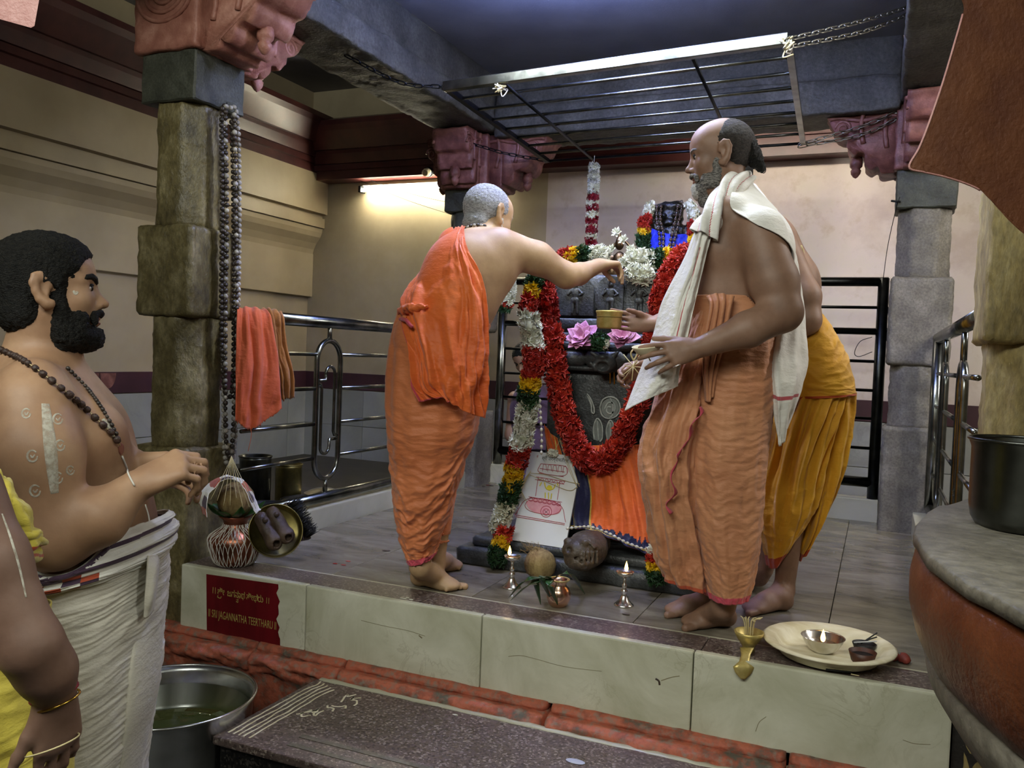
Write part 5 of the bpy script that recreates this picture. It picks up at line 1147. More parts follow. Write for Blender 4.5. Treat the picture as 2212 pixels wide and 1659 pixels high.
b2 += hand_prims(wr2, V(.75, .1, .5), V(.2, -1, .1), V(-.2, .2, 1), .92, ((.6, .7, .3), (.8, .6, .3), (1.0, .6, .3), (1.1, .6, .4)), .0, (.2, .7, .7), .3)
b2 += hand_prims(w_(975, 690, .32), V(-.2, -.9, .1), V(-.6, 0, -.5), V(.5, 0, -.6), .92)
b2 += foot_prims(Zp(888, 1262, 0), Zp(1000, 1279, 0), w_(905, 1225, -.03)) + foot_prims(Zp(925, 1238, 0), Zp(992, 1240, 0) + FH * .1, w_(938, 1215, .1))
vf2 = sdf_mesh(b2, .0043); mesh('body', vf2, SK['pale'], p2); bv2 = bvh_of(vf2)
eyes(p2, L2, R2, .238); brow(p2, L2, .238, MT['hair_grey'])
E2 = lambda p, r, kk=.05, op=0: ell(L2(*p), A(*r) * .238, R2, kk * .238, op)
fur('hair', [E2((-.085, 0, .12), (.43, .345, .40)), E2((-.25, 0, -.2), (.2, .24, .2)), E2((.46, 0, .1), (.36, .6, .8), .03, 1), E2((.1, .3, -.25), (.25, .2, .25), .03, 1), E2((.1, -.3, -.25), (.25, .2, .25), .03, 1)], .0042, .002, 150, MT['hair_grey'], p2)
fur('beard', [E2((.2, 0, -.43), (.14, .18, .13)), E2((.08, .19, -.3), (.14, .085, .15)), E2((.08, -.19, -.3), (.14, .085, .15)), E2((.03, -.25, -.15), (.07, .05, .14)), E2((.03, .25, -.15), (.07, .05, .14))], .0042, .003, 130, MT['hair_white'], p2)
bead_string('bead_necklace', None, [w_(1001, 503, .09), w_(1012, 490, .045), w_(1030, 486, .035), w_(1048, 488, .05)], 'bead_dark', .0065, .014, parent=p2, mats=['bead_dark', 'bead_grey'])
def dis2(u, v):
    lo = np.clip((v - .30) * 2.2, 0, 1)
    d = .014 * creases(u, v, .55, 13, 2., .08, .9) * lo + .008 * creases(u, v, .8, 30, 5., .07, .9) * lo + .004 * creases(u, v, 1., 16, 9., .1) + .004 * np.cos(2 * PI * u * 14 + 2 * v) * (1 - lo)
    return d
P = tubecloth([(862, 668, 1000, 668, D2 + .03, .15), (846, 730, 1030, 730, D2 + .03, .18), (836, 800, 1046, 800, D2 + .03, .19), (834, 870, 1040, 870, D2 + .03, .19), (837, 930, 1030, 930, D2 + .03, .185), (842, 985, 1014, 975, D2 + .03, .17), (848, 1050, 992, 1040, D2 + .02, .155), (856, 1115, 972, 1105, D2 + .02, .135), (870, 1175, 952, 1165, D2 + .02, .11), (886, 1215, 938, 1200, D2 + .01, .085)], 280, 240, dis2)
mesh('dhoti', sheet(push_out(P, bv2), .002, True, lambda u, v: (v > .962).astype(int)), [MT['orange_dhoti'], MT['pink_edge']], p2)
sh_ = [[(1004, 490, D2 + .03), (998, 488, D2 + .0), (985, 492, D2 + .04), (978, 500, D2 + .16)],
       [(1008, 530, D2 - .10), (985, 525, D2 - .09), (950, 538, D2 + .0), (940, 545, D2 + .15)],
       [(1036, 590, D2 - .13), (990, 585, D2 - .155), (915, 595, D2 - .05), (900, 600, D2 + .12)],
       [(1052, 660, D2 - .15), (1000, 655, D2 - .19), (890, 645, D2 - .11), (868, 645, D2 + .05)],
       [(1058, 740, D2 - .15), (1000, 740, D2 - .21), (900, 720, D2 - .17), (876, 705, D2 - .10)],
       [(1055, 800, D2 - .15), (1000, 800, D2 - .225), (915, 785, D2 - .20), (885, 765, D2 - .16)],
       [(1050, 850, D2 - .14), (1000, 845, D2 - .225), (930, 840, D2 - .21), (889, 828, D2 - .18)],
       [(1046, 903, D2 - .13), (1002, 888, D2 - .215), (960, 860, D2 - .21), (906, 868, D2 - .195)]]
G = cgrid(wr(sh_), 200, 180); uu, vv = np.meshgrid(np.linspace(0, 1, 180), np.linspace(0, 1, 200))
N_ = surf_normals(G); N_ *= np.sign((N_ @ -FW))[:, :, None]
G += N_ * (.009 * np.sin(uu * 24 - vv * 5 + 3.5 * fbm(uu * 2, vv * 2, 1.)) * np.clip(vv * 2, .3, 1) + .005 * np.sin(uu * 60 + vv * 4 + 3 * fbm(uu * 3, vv * 2, 6.)) * np.clip(vv * 1.5, .2, 1) + .004 * fbm(uu * 12, vv * 14, 2.))[:, :, None]
mesh('shawl', sheet(push_out(G, bv2, .007), .003, False, lambda u, v: ((u > .975) & (v > .45) | (v > .988) & (u > .5)).astype(int) + 0 * ((np.abs(v - .86) < .004)).astype(int)), [MT['orange'], MT['pink_edge']], p2)
kn = tube(cr([w_(925, 660, -.17), w_(900, 664, -.155), w_(880, 668, -.12), (w_(870, 674, -.06)), w_(866, 680, .02)], 60), np.concatenate([np.linspace(.004, .020, 20), np.full(20, .020), np.linspace(.020, .006, 20)]), 14)
mesh('shawl_roll', fbm_disp(fbm_disp(kn, .010, 22), .004, 70), MT['orange'], p2)
mesh('waist_fold', fbm_disp(tube(cr([w_(890, 706, -.185), w_(876, 692, -.15), w_(864, 690, -.06), w_(860, 694, .06)], 40), .007, 10), .002, 40), MT['pink_edge'], p2)

# ---- man in yellow behind the standing man
D3 = 3.22
p3 = thing('person', 'man in golden yellow dhoti behind the white shoulder cloth, leaning in with a brass cup', 'person', Zp(1665, 1322, 0))
w_ = lambda px, py, dd=0.: W(px, py, D3 + dd)
hp, L3, R3 = head_prims(w_(1560, 395, .1), V(-1, -.25, .1), V(-.2, 1, 0), .24)
wr3 = w_(1410, 700, .0)
b3 = hp + [cap(w_(1575, 430, .1), w_(1615, 500, .08), .06, .075, .03), ell(w_(1640, 540, .05), (.15, .17, .15), None, .06), ell(w_(1690, 620, .03), (.14, .16, .15), None, .06), ell(w_(1735, 735, .02), (.10, .14, .12), None, .05),
    cap(w_(1690, 540, -.1), w_(1738, 640, -.16), .062, .054, .04), cap(w_(1738, 640, -.16), w_(1742, 690, -.17), .052, .048, .03), cap(w_(1742, 692, -.17), w_(1660, 740, -.1), .046, .04, .03), cap(w_(1660, 740, -.1), w_(1560, 750, .0), .038, .03, .03),
    cap(w_(1600, 540, .2), w_(1525, 650, .16), .058, .046, .03), cap(w_(1525, 650, .16), wr3, .043, .027, .03),
    cap(w_(1735, 780, -.07), w_(1725, 1000, -.05), .09, .06, .04), cap(w_(1725, 1000, -.05), w_(1694, 1270, -.04), .056, .036, .03), cap(w_(1745, 780, .09), w_(1705, 1010, .1), .09, .06, .04), cap(w_(1705, 1010, .1), w_(1650, 1230, .12), .055, .036, .03)]
b3 += hand_prims(wr3, V(-.95, .10, .0), V(-.1, .1, -1), V(0, 1, -.3), .95, ((.1, .25, .2), (.12, .25, .2), (.15, .3, .2), (.2, .3, .2)), .04, (.2, .9, .6), .2)
b3 += foot_prims(Zp(1708, 1316, 0), Zp(1598, 1326, 0), w_(1693, 1278, -.04)) + foot_prims(Zp(1650, 1262, 0) , Zp(1560, 1262, 0), w_(1640, 1245, .14))
vf3 = sdf_mesh(b3, .0046); mesh('body', vf3, SK['mid'], p3); bv3 = bvh_of(vf3)
E3 = lambda p, r, kk=.05, op=0: ell(L3(*p), A(*r) * .24, R3, kk * .24, op)
fur('hair', [E3((-.10, 0, .13), (.42, .345, .39)), E3((.42, 0, .0), (.36, .6, .6), .03, 1)], .005, .002, 150, MT['hair_black'], p3); eyes(p3, L3, R3, .24)
def dis3(u, v): return .008 * creases(u, v, 1.3, 8, 4., .08) * np.clip(v * 3, .1, 1)
P = tubecloth([(1700, 672, 1772, 682, D3, .10), (1690, 712, 1790, 716, D3, .16), (1680, 770, 1818, 772, D3, .18), (1682, 830, 1832, 825, D3, .185), (1690, 858, 1834, 850, D3, .185)], 110, 200, dis3)
mesh('waist_wrap', sheet(push_out(P, bv3), .003, True, lambda u, v: (v > .955).astype(int)), [MT['yellow'], MT['yellow_edge']], p3)
def dis3b(u, v): return (.013 * np.cos(2 * PI * u * 11 + 2.5 * fbm(per(u)[0] * 1.5, per(u)[1] * 1.5, v * 2)) * np.exp(-((v - .35) / .35) ** 2) + .009 * np.cos(2 * PI * u * 25 + 3 * v) * np.exp(-((v - .2) / .2) ** 2) + .008 * creases(u, v, 1.3, 6, 3., .15))
P = tubecloth([(1690, 845, 1825, 845, D3, .17), (1678, 900, 1800, 905, D3 - .02, .16), (1662, 980, 1775, 985, D3 - .03, .14), (1646, 1060, 1762, 1060, D3 - .03, .125), (1642, 1120, 1745, 1110, D3 - .03, .11), (1650, 1170, 1720, 1150, D3 - .03, .09), (1660, 1225, 1682, 1205, D3 - .03, .06)], 220, 220, dis3b)
mesh('dhoti_front', sheet(P, .002, True, lambda u, v: (v > .93).astype(int)), [MT['yellow'], MT['yellow_edge']], p3)
P = tubecloth([(1740, 845, 1833, 845, D3 + .02, .15), (1745, 930, 1826, 925, D3 + .02, .14), (1745, 1010, 1812, 1000, D3 + .02, .13), (1735, 1080, 1790, 1065, D3 + .02, .12), (1725, 1150, 1765, 1120, D3 + .02, .10), (1712, 1208, 1738, 1180, D3 + .02, .07)], 200, 200, lambda u, v: .009 * np.cos(2 * PI * u * 9 + 3 * fbm(v * 2, v * 0., 2.)) + .006 * creases(u, v, 1.3, 6, 7., .1))
mesh('dhoti_back', sheet(P, .002, True, lambda u, v: ((u > .93) & (v > .3) | (v > .95)).astype(int)), [MT['yellow'], MT['yellow_edge']], p3)
for k in range(4): mesh('sacred_thread', tube(cr([w_(1722 + 3 * k, 530, -.06), w_(1744 + 3 * k, 590, -.12 + .02 * k), w_(1762 + 2 * k, 640, -.1), w_(1774 + k, 690, -.08)], 30), .0022, 5), MT['stem'], p3)
# ---- projecting helper: points on a body's surface seen along a photo pixel
def onsurf(bv, px, py, off=.001):
    r = nrm(ray(px, py)); h = bv.ray_cast(Vector(CAM), Vector(r))
    if h[0] is None: return None, None
    n = np.array(h[1]); n = n if n @ r < 0 else -n
    return np.array(h[0]) + n * off, n
def decal(nm, bv, path, w, mat, par, off=.0006, n=30):
    P = cr([A(*p) for p in path], n); Q_, N_ = [], []
    for p in P:
        a, b = onsurf(bv, *p, off)
        if a is not None: Q_.append(a); N_.append(b)
    if len(Q_) < 3: return
    Q_ = np.array(Q_); N_ = np.array(N_); T = np.gradient(Q_, axis=0); T /= np.linalg.norm(T, axis=1)[:, None] + 1e-9; s = np.cross(T, N_)
    w = (w * (.55 + .45 * np.sin(np.linspace(.15, PI - .15, len(Q_)))))[:, None]
    P2 = np.stack([Q_ + s * w * k - N_ * (.0004 if abs(k) > .4 else 0) for k in (-.5, -.25, 0, .25, .5)], 1)
    # hug the surface across the stroke too
    for i in range(len(Q_)):
        for j in (0, 1, 3, 4):
            h = bv.find_nearest(Vector(P2[i, j]))
            if h[0] is not None:
                nn = np.array(h[1]); nn = nn if nn @ N_[i] > 0 else -nn; P2[i, j] = np.array(h[0]) + nn * off
    mesh(nm, sheet(P2, .0003), mat, par)
def surf_path(bv, pts, off, n=40):
    return [q for q in (onsurf(bv, *p, off)[0] for p in cr([A(*p) for p in pts], n)) if q is not None]

# ---- bearded man with folded hands at the left
D4 = 1.70
p4 = thing('person', 'bare-chested young man with black beard and white dhoti, hands folded, at the left', 'person', W(190, 2390, D4) * A(1, 1, 0) + A(0, 0, -.6))
w_ = lambda px, py, dd=0.: W(px, py, D4 + dd)
H4 = .215
hp, L4, R4 = head_prims(w_(113, 629, -.02), V(.88, .10, .44), V(-.1, 1, 0), H4)
wr4, wr4b = w_(293, 1052, -.15), w_(296, 1008, .02)
b4 = hp + [cap(w_(95, 715, -.02), w_(80, 830, 0), .062, .075, .03), cap(w_(70, 838, -.14), w_(100, 838, .15), .055, .055, .05), ell(w_(98, 968), (.142, .19, .17), rotm(UZ, YAW), .06), ell(w_(186, 950, -.075), (.072, .085, .075), rotm(UZ, YAW), .05), ell(w_(190, 950, .08), (.07, .085, .075), rotm(UZ, YAW), .05),
    ell(w_(140, 1120), (.165, .175, .165), rotm(UZ, YAW), .07), ell(w_(165, 1230), (.15, .165, .13), rotm(UZ, YAW), .06),
    cap(w_(72, 880, -.18), w_(84, 980, -.215), .067, .066, .04), cap(w_(84, 980, -.215), w_(120, 1150, -.2), .066, .056, .03), cap(w_(120, 1160, -.2), w_(215, 1118, -.19), .056, .048, .03), cap(w_(215, 1118, -.19), wr4, .048, .029, .02),
    cap(w_(100, 880, .19), w_(165, 1090, .22), .064, .052, .04), cap(w_(165, 1090, .22), wr4b, .048, .028, .03),
    cap(w_(150, 1330, -.06), w_(170, 1850, -.06), .085, .06, .03), cap(w_(170, 1850, -.06), w_(170, 2300, -.06), .06, .042, .03), cap(w_(150, 1330, .06), w_(170, 1850, .06), .085, .06, .03), cap(w_(170, 1850, .06), w_(170, 2300, .06), .06, .042, .03)]
b4 += hand_prims(wr4, V(.74, .42, .35), V(.35, -.55, .75), V(-.4, .9, .1), .98, ((.75, 1.0, .7), (.8, 1.0, .7), (.85, 1.0, .7), (.9, 1.0, .7)), .0, (.25, .8, .45), .25)
b4 += hand_prims(wr4b, V(.9, -.12, -.1), V(-.15, -.55, -.8), V(0, .9, -.3), .98, ((.45, .5, .3), (.4, .5, .3), (.35, .5, .35), (.35, .55, .4)), .06, (.2, .85, -.1), .1)
f0 = W(170, 2390, D4) * A(1, 1, 0) + A(0, 0, -.6)
for s in (-.06, .06): b4 += foot_prims(f0 + FH * s - RH * .08, f0 + FH * s + RH * .16, f0 + FH * s + UZ * .08)
vf4 = sdf_mesh(b4, .0040); mesh('body', vf4, SK['tan'], p4); bv4 = bvh_of(vf4)
eyes(p4, L4, R4, H4); brow(p4, L4, H4, MT['hair_black'], w=.032)
E4 = lambda p, r, kk=.05, op=0: ell(L4(*p), A(*r) * H4, R4, kk * H4, op)
fur('hair', [E4((-.07, 0, .14), (.47, .375, .415)), E4((.08, 0, .30), (.26, .28, .19)), E4((-.22, 0, -.15), (.26, .30, .26)), E4((.46, 0, -.05), (.29, .7, .37), .015, 1), E4((.30, .40, -.2), (.25, .2, .44), .02, 1), E4((.30, -.40, -.2), (.25, .2, .44), .02, 1), E4((-.04, -.39, -.12), (.13, .15, .16), .02, 1), E4((-.04, .39, -.12), (.13, .15, .16), .02, 1), E4((-.2, 0, -.62), (.5, .6, .26), .02, 1)], .0036, .0022, 170, MT['hair_black'], p4)
fur('beard', [E4((.225, 0, -.45), (.165, .19, .135)), E4((.10, .17, -.40), (.18, .12, .15)), E4((.10, -.17, -.40), (.18, .12, .15)), E4((.04, .25, -.2), (.085, .055, .26)), E4((.04, -.25, -.2), (.085, .055, .26)), E4((.16, .2, -.29), (.12, .06, .09)), E4((.16, -.2, -.29), (.12, .06, .09)), E4((.0, 0, -.52), (.2, .2, .1)), E4((.345, 0, -.318), (.06, .09, .04), .02, 1)], .0034, .0028, 150, MT['hair_black'], p4)
fur('moustache', [E4((.366, .05, -.232), (.04, .07, .033)), E4((.366, -.05, -.232), (.04, .07, .033)), E4((.315, .13, -.285), (.04, .04, .07)), E4((.315, -.13, -.285), (.04, .04, .07))], .0032, .002, 170, MT['hair_black'], p4)
mesh('lips', sdf_mesh([E4((.343, 0, -.28), (.03, .075, .016), .01), E4((.337, 0, -.322), (.032, .07, .02), .01)], .003), MT['lip'], p4)
PA = MT['white_paint']
decal('sandal_paste_band', bv4, [(98, 872), (106, 940), (112, 1000), (118, 1066)], .020, PA, p4)
for k, (cx_, cy_, r_) in enumerate(((57, 893, 9), (125, 905, 10), (130, 962, 10), (70, 985, 11), (124, 1032, 11), (76, 1060, 11), (152, 1016, 8))):
    decal('sandal_paste_stamp', bv4, [(cx_ + r_ * math.cos(t), cy_ + r_ * 1.1 * math.sin(t)) for t in np.linspace(0, 5.6, 9)], .0035, PA, p4); decal('sandal_paste_stamp', bv4, [(cx_ - r_ * .4, cy_ - 2), (cx_, cy_ + 3), (cx_ + r_ * .5, cy_ - 3)], .003, PA, p4)
decal('sandal_paste_mark', bv4, [(222, 905), (236, 922), (250, 946)], .012, PA, p4); decal('sandal_paste_mark', bv4, [(158, 628), (163, 634), (168, 630)], .006, PA, p4)
decal('nipple', bv4, [(258, 962), (262, 970), (264, 980)], .018, MT['lip'], p4)
def neckl(nm, pts, m, r, gap, off):
    q = surf_path(bv4, pts, off, 60)
    bead_string(nm, None, q[::4] + [q[-1]], m, r, gap, parent=p4, cord='stem', l=1.15)
neckl('bead_necklace', [(-2, 752), (60, 790), (110, 828), (160, 868), (205, 908), (240, 940), (254, 962)], 'bead_brown', .0066, .0195, .006)
neckl('bead_necklace', [(140, 795), (180, 835), (212, 876), (236, 915), (250, 942)], 'bead_dark', .0038, .009, .004)
q_ = surf_path(bv4, [(262, 985), (278, 1025), (290, 1050)], .002, 12)
if len(q_) > 3: mesh('sacred_thread', tube(q_, .0018, 5), MT['thread'], p4)
q_ = surf_path(bv4, [(312, 1090), (320, 1120), (318, 1140), (300, 1150)], .002, 12)
if len(q_) > 3: mesh('sacred_thread', tube(q_, .0016, 5), MT['thread'], p4)
def dis4(u, v):
    return (.0028 * creases(u, v, .8, 75, 2., .03, .8) + .003 * creases(u, v, .9, 26, 5., .05) + .005 * fbm(per(u)[0] * 2, per(u)[1] * 2, v * 6)) * np.clip(v * 12, .2, 1)
P = tubecloth([(62, 1238, 338, 1190, D4, .19), (66, 1300, 334, 1270, D4, .195), (74, 1400, 326, 1390, D4, .195), (84, 1500, 314, 1500, D4, .19), (94, 1600, 298, 1600, D4, .185), (102, 1680, 285, 1680, D4, .18), (110, 1900, 270, 1900, D4, .16), (118, 2150, 255, 2150, D4, .15), (120, 2320, 250, 2320, D4, .15)], 420, 200, dis4)
mesh('dhoti', sheet(push_out(P, bv4, .006), .002, True), MT['dhoti_white'], p4)
fl = [[(318, 1200, D4 - .07), (334, 1200, D4 - .03), (342, 1205, D4 + .02)], [(316, 1232, D4 - .08), (334, 1228, D4 - .06), (340, 1222, D4 + .0)], [(312, 1290, D4 - .08), (328, 1288, D4 - .07), (334, 1280, D4 + .0)], [(310, 1335, D4 - .07), (318, 1330, D4 - .06), (328, 1318, D4 + .0)]]
mesh('tucked_fold', sheet(cgrid(wr(fl), 40, 24), .004), MT['dhoti_white'], p4)
P = tubecloth([(306, 1350, 326, 1340, D4, .06), (300, 1420, 330, 1400, D4, .07), (290, 1500, 326, 1500, D4, .07), (280, 1600, 304, 1600, D4, .06), (270, 1680, 290, 1680, D4, .05)], 60, 40)
mesh('trailing_fold', sheet(P, .002, True), MT['dhoti_white'], p4)
# waist roll of a checked towel
def dis4s(u, v): return .010 * np.abs(np.sin(v * PI * 3.2 + .6 * np.sin(2 * PI * u))) + .004 * creases(u, v, 1.2, 14, 3.)
P = tubecloth([(86, 1176, 330, 1122, D4 - .005, .185), (76, 1196, 342, 1140, D4 - .005, .20), (70, 1216, 346, 1165, D4 - .005, .21), (66, 1238, 340, 1192, D4 - .005, .208), (72, 1250, 332, 1208, D4 - .005, .195)], 70, 260, dis4s)
def sash_m(u, v):
    m = np.zeros_like(u, int); m[(np.abs(v - .22 - .04 * np.sin(2 * PI * u)) < .05)] = 1; m[(np.abs(v - .55) < .05)] = 1
    chk = (v > .60) & (v < .97) & (u > .13) & (u < .33); k = (np.floor((u - .13) / .035) + np.floor((v - .66) / .11)).astype(int) % 3
    m[chk & (k == 0)] = 2; m[chk & (k == 1)] = 1; return m
mesh('waist_towel', sheet(push_out(P, bv4, .012), .004, True, sash_m), [MT['white_cloth'], MT['purple'], MT['rust']], p4)

# ---- man at the left edge, arm and yellow cloths
D5 = 1.06
p5 = thing('person', 'man in pale yellow cloth at the left edge, one dark arm hanging with thread bracelets', 'person', W(-80, 3550, D5) * A(1, 1, 0) + A(0, 0, -.6))
w_ = lambda px, py, dd=0.: W(px, py, D5 + dd)
hp, L5, R5 = head_prims(w_(-330, 640, .06), V(1, .05, .35), V(0, 1, 0), .23)
wr5 = w_(118, 1500, -.01)
b5 = hp + [cap(w_(-340, 780, .06), w_(-300, 980, .06), .06, .08, .04), ell(w_(-290, 1180, .1), (.15, .19, .2), rotm(UZ, YAW), .06), ell(w_(-250, 1480, .1), (.15, .18, .18), rotm(UZ, YAW), .06), ell(w_(-240, 1800, .1), (.16, .18, .18), rotm(UZ, YAW), .06), cap(w_(-290, 1020, .06), w_(-110, 1050, -.01), .065, .045, .03),
    cap(w_(-75, 1060, -.03), w_(-16, 1210, -.05), .041, .037, .02), cap(w_(-16, 1210, -.05), w_(66, 1395, -.05), .037, .033, .02), cap(w_(68, 1400, -.05), w_(100, 1450, -.03), .033, .030, .02), cap(w_(100, 1450, -.03), wr5, .032, .023, .02)]
b5 += hand_prims(wr5, V(.02, -1, .1), V(-.75, 0, .5), V(-.5, 0, -.8), .72, ((.3, .5, .4), (.25, .4, .4), (.2, .4, .4), (.2, .45, .4)), .02, (.5, .85, .2), .1)
for s in (-.08, .08): b5 += [cap(w_(-220, 1800, .1 + s), w_(-150, 2600, .1 + s), .09, .06, .04), cap(w_(-150, 2600, .1 + s), w_(-100, 3380, .1 + s), .055, .042, .04)]
f0 = W(-100, 3500, D5 + .1) * A(1, 1, 0) + A(0, 0, -.6)
for s in (-.08, .08): b5 += foot_prims(f0 + FH * s - RH * .06, f0 + FH * s + RH * .17, f0 + FH * s + UZ * .08)
vf5 = sdf_mesh(b5, .0046); mesh('body', vf5, SK['dark'], p5); bv5 = bvh_of(vf5)
E5 = lambda p, r, kk=.05, op=0: ell(L5(*p), A(*r) * .23, R5, kk * .23, op)
fur('hair', [E5((-.08, 0, .13), (.44, .355, .4)), E5((.43, 0, -.1), (.36, .6, .5), .03, 1)], .005, .002, 150, MT['hair_black'], p5); eyes(p5, L5, R5, .23); brow(p5, L5, .23, MT['hair_black'])
decal('sandal_paste_band', bv5, [(4, 1110), (22, 1160), (40, 1220), (56, 1290)], .003, PA, p5)
dw = nrm(V(.25, -1, .1)); Fd = frame_z(dw)
for k, (o_, m_, rr) in enumerate(((-.012, 'f_rose', .0024), (-.006, 'f_rose', .0022), (.004, 'gold', .0016))):
    c_ = wr5 + dw * (o_ + .004); mesh('bracelet', tube([c_ + (Fd[:, 0] * math.cos(t) + Fd[:, 1] * math.sin(t)) * (.0265) for t in np.linspace(0, 2 * PI, 30, endpoint=False)], rr, 6, True), MT[m_], p5)
c_ = wr5 + V(-.006, -.062, 0); mesh('thread_bracelet', tube([c_ + V(.034 * math.cos(t), .010 * math.cos(t) , .026 * math.sin(t)) for t in np.linspace(0, 2 * PI, 30, endpoint=False)], .0011, 5, True), MT['stem'], p5)
sv = [[(-120, 960, .06), (-40, 985, .03), (8, 1030, .05), (14, 1050, .14)], [(-110, 1060, .02), (-30, 1070, .02), (40, 1085, .04), (50, 1100, .15)], [(-90, 1150, .04), (-10, 1140, .03), (66, 1146, .05), (78, 1150, .16)], [(-80, 1210, .05), (0, 1185, .04), (74, 1166, .05), (94, 1166, .16)], [(-80, 1270, .06), (10, 1225, .05), (64, 1192, .06), (88, 1186, .17)], [(-80, 1330, .08), (20, 1260, .07), (50, 1228, .08), (66, 1222, .17)]]
G = cgrid([[W(a, b, D5 + c + .04) for a, b, c in r] for r in sv], 130, 100); uu, vv = np.meshgrid(np.linspace(0, 1, 100), np.linspace(0, 1, 130)); N_ = surf_normals(G)
G += N_ * (.004 * np.sin(vv * 30 + uu * 4 + 2 * fbm(uu * 3, vv * 2, 2.)) * np.clip(uu * 1.6 - .4, .1, 1) + .004 * fbm(uu * 5, vv * 6, 3.))[:, :, None]
mesh('shawl', sheet(G, .003, False, lambda u, v: ((np.abs(v - .70) < .018) | (np.abs(v - .86) < .016)).astype(int)), [MT['yellow_pale'], MT['yellow_edge']], p5)
P = tubecloth([(-470, 1400, 40, 1360, D5 + .13, .2), (-460, 1450, 62, 1440, D5 + .13, .2), (-450, 1540, 82, 1530, D5 + .13, .2), (-450, 1610, 98, 1600, D5 + .13, .2), (-440, 1680, 96, 1680, D5 + .13, .2), (-420, 2200, 80, 2200, D5 + .13, .19), (-380, 2800, 70, 2800, D5 + .13, .17), (-350, 3350, 60, 3350, D5 + .13, .16)], 160, 120, lambda u, v: .006 * creases(u, v, 1., 12, 3., .05) + .006 * np.cos(2 * PI * u * 8 + 2 * v))
mesh('dhoti', sheet(P, .003, True), MT['yellow_pale'], p5)

# ---- someone seated beyond the far railing
D6 = 6.02
p6 = thing('person', 'dark-haired person seated low beyond the far railing, seen past the striped garland', 'person', W(1150, 1075, D6) * A(1, 1, 0) + A(0, 0, -.02))
w_ = lambda px, py, dd=0.: W(px, py, D6 + dd)
hp, L6, R6 = head_prims(w_(1135, 778, -.05), V(-.5, -.45, -.7), V(-.3, .9, -.3), .225)
mesh('body', sdf_mesh(hp + [cap(w_(1142, 800), w_(1150, 835), .055, .07, .03), ell(w_(1152, 900), (.14, .11, .2), None, .06), ell(w_(1152, 990), (.17, .13, .13), None, .06), cap(w_(1112, 860), w_(1105, 940, -.04), .05, .045, .03), cap(w_(1105, 940, -.04), w_(1135, 985, -.14), .04, .03, .03), cap(w_(1192, 860), w_(1200, 940, -.04), .05, .045, .03), cap(w_(1200, 940, -.04), w_(1165, 985, -.14), .04, .03, .03), cap(w_(1110, 1030), w_(1190, 1035, -.14), .07, .06, .04), cap(w_(1195, 1030), w_(1110, 1035, -.14), .07, .06, .04)], .007), SK['mid'], p6)
E6 = lambda p, r, kk=.05, op=0: ell(L6(*p), A(*r) * .225, R6, kk * .225, op)
fur('hair', [E6((-.08, 0, .14), (.46, .38, .42)), E6((.42, 0, -.12), (.3, .7, .42), .03, 1)], .006, .003, 120, MT['hair_black'], p6); eyes(p6, L6, R6, .225); brow(p6, L6, .225, MT['hair_black'])
mesh('dark_clothes', sheet(tubecloth([(1120, 832, 1182, 832, D6, .09), (1100, 870, 1205, 870, D6, .13), (1098, 940, 1208, 940, D6, .15), (1092, 1010, 1212, 1010, D6 - .02, .18), (1085, 1050, 1220, 1050, D6 - .04, .2), (1085, 1072, 1220, 1072, D6 - .04, .2)], 60, 80, lambda u, v: .006 * creases(u, v, 1.2, 8, 3.)), .003, True), MT['purple'], p6)
# ------------------------------------------------------------------ offerings in front of the shrine
flame_m = emit('flame', '#ffb54a', 9.); flame_core = emit('flame_core', '#fff0c0', 16.)
def flame(par, c, s=1.):
    o = mesh('flame', lathe([(0, 0), (.006 * s, .006 * s), (.0075 * s, .014 * s), (.005 * s, .026 * s), (.002 * s, .036 * s), (0, .042 * s)], 12, c), flame_m, par)
    mesh('flame_core', lathe([(0, .004 * s), (.0035 * s, .01 * s), (.003 * s, .018 * s), (0, .026 * s)], 8, c - FH * .006 * s), flame_core, o)
a, b, d = A(-1.372, 3.43, .482), A(-1.135, 3.43, .476), A(-1.386, 3.298, .117); c = b + (d - a)
bn = nrm(np.cross(b - a, d - a)); bn = bn if bn[1] < 0 else -bn
pq = thing('painted_board', 'white board with crimson drawing of a shrine, tied with straw, leaning on the shrine', 'board', (c + d) / 2)
mesh('panel', prism([a, b, c, d], -bn, .012), MT['board'], pq, False)
def B(px, py):   # photo pixel -> point on the face of the board
    r = ray(px, py); return CAM + r * (((a - CAM) @ bn) / (r @ bn)) + bn * .0006
def bline(nm, lst, w, m, n=20): 
    for s in lst: mesh(nm, ribbon(cr([B(*p) for p in s], n) if len(s) > 2 else np.array([B(*p) for p in s]), bn, w, .0005), MT[m], pq)
def bfill(nm, pts, m, cl=True): mesh(nm, prism(cr([B(*p) for p in pts], 40, True) if cl else [B(*p) for p in pts], bn, .0003), MT[m], pq, False)
bfill('printed_bowl', [(1140, 1082), (1170, 1076), (1205, 1086), (1213, 1098), (1205, 1110), (1180, 1112), (1155, 1106), (1140, 1096)], 'ink_pink')
bline('printed_line', [[(1113, 1112), (1142, 1077), (1208, 1090), (1222, 1128)], [(1112, 1112), (1220, 1131)], [(1114, 1116), (1220, 1134)], [(1157, 1072), (1163, 1030)], [(1204, 1080), (1210, 1040)], [(1140, 1082), (1134, 1092), (1142, 1102), (1160, 1108), (1185, 1112), (1205, 1108), (1213, 1098)], [(1142, 1073), (1214, 1085)], [(1140, 1080), (1212, 1092)], [(1168, 1002), (1222, 1008), (1218, 1028), (1165, 1020), (1168, 1002)], [(1166, 1012), (1220, 1020)], [(1158, 1030), (1220, 1040)], [(1156, 1036), (1219, 1046)], [(1164, 1022), (1218, 1030)]], .0022, 'ink_red')
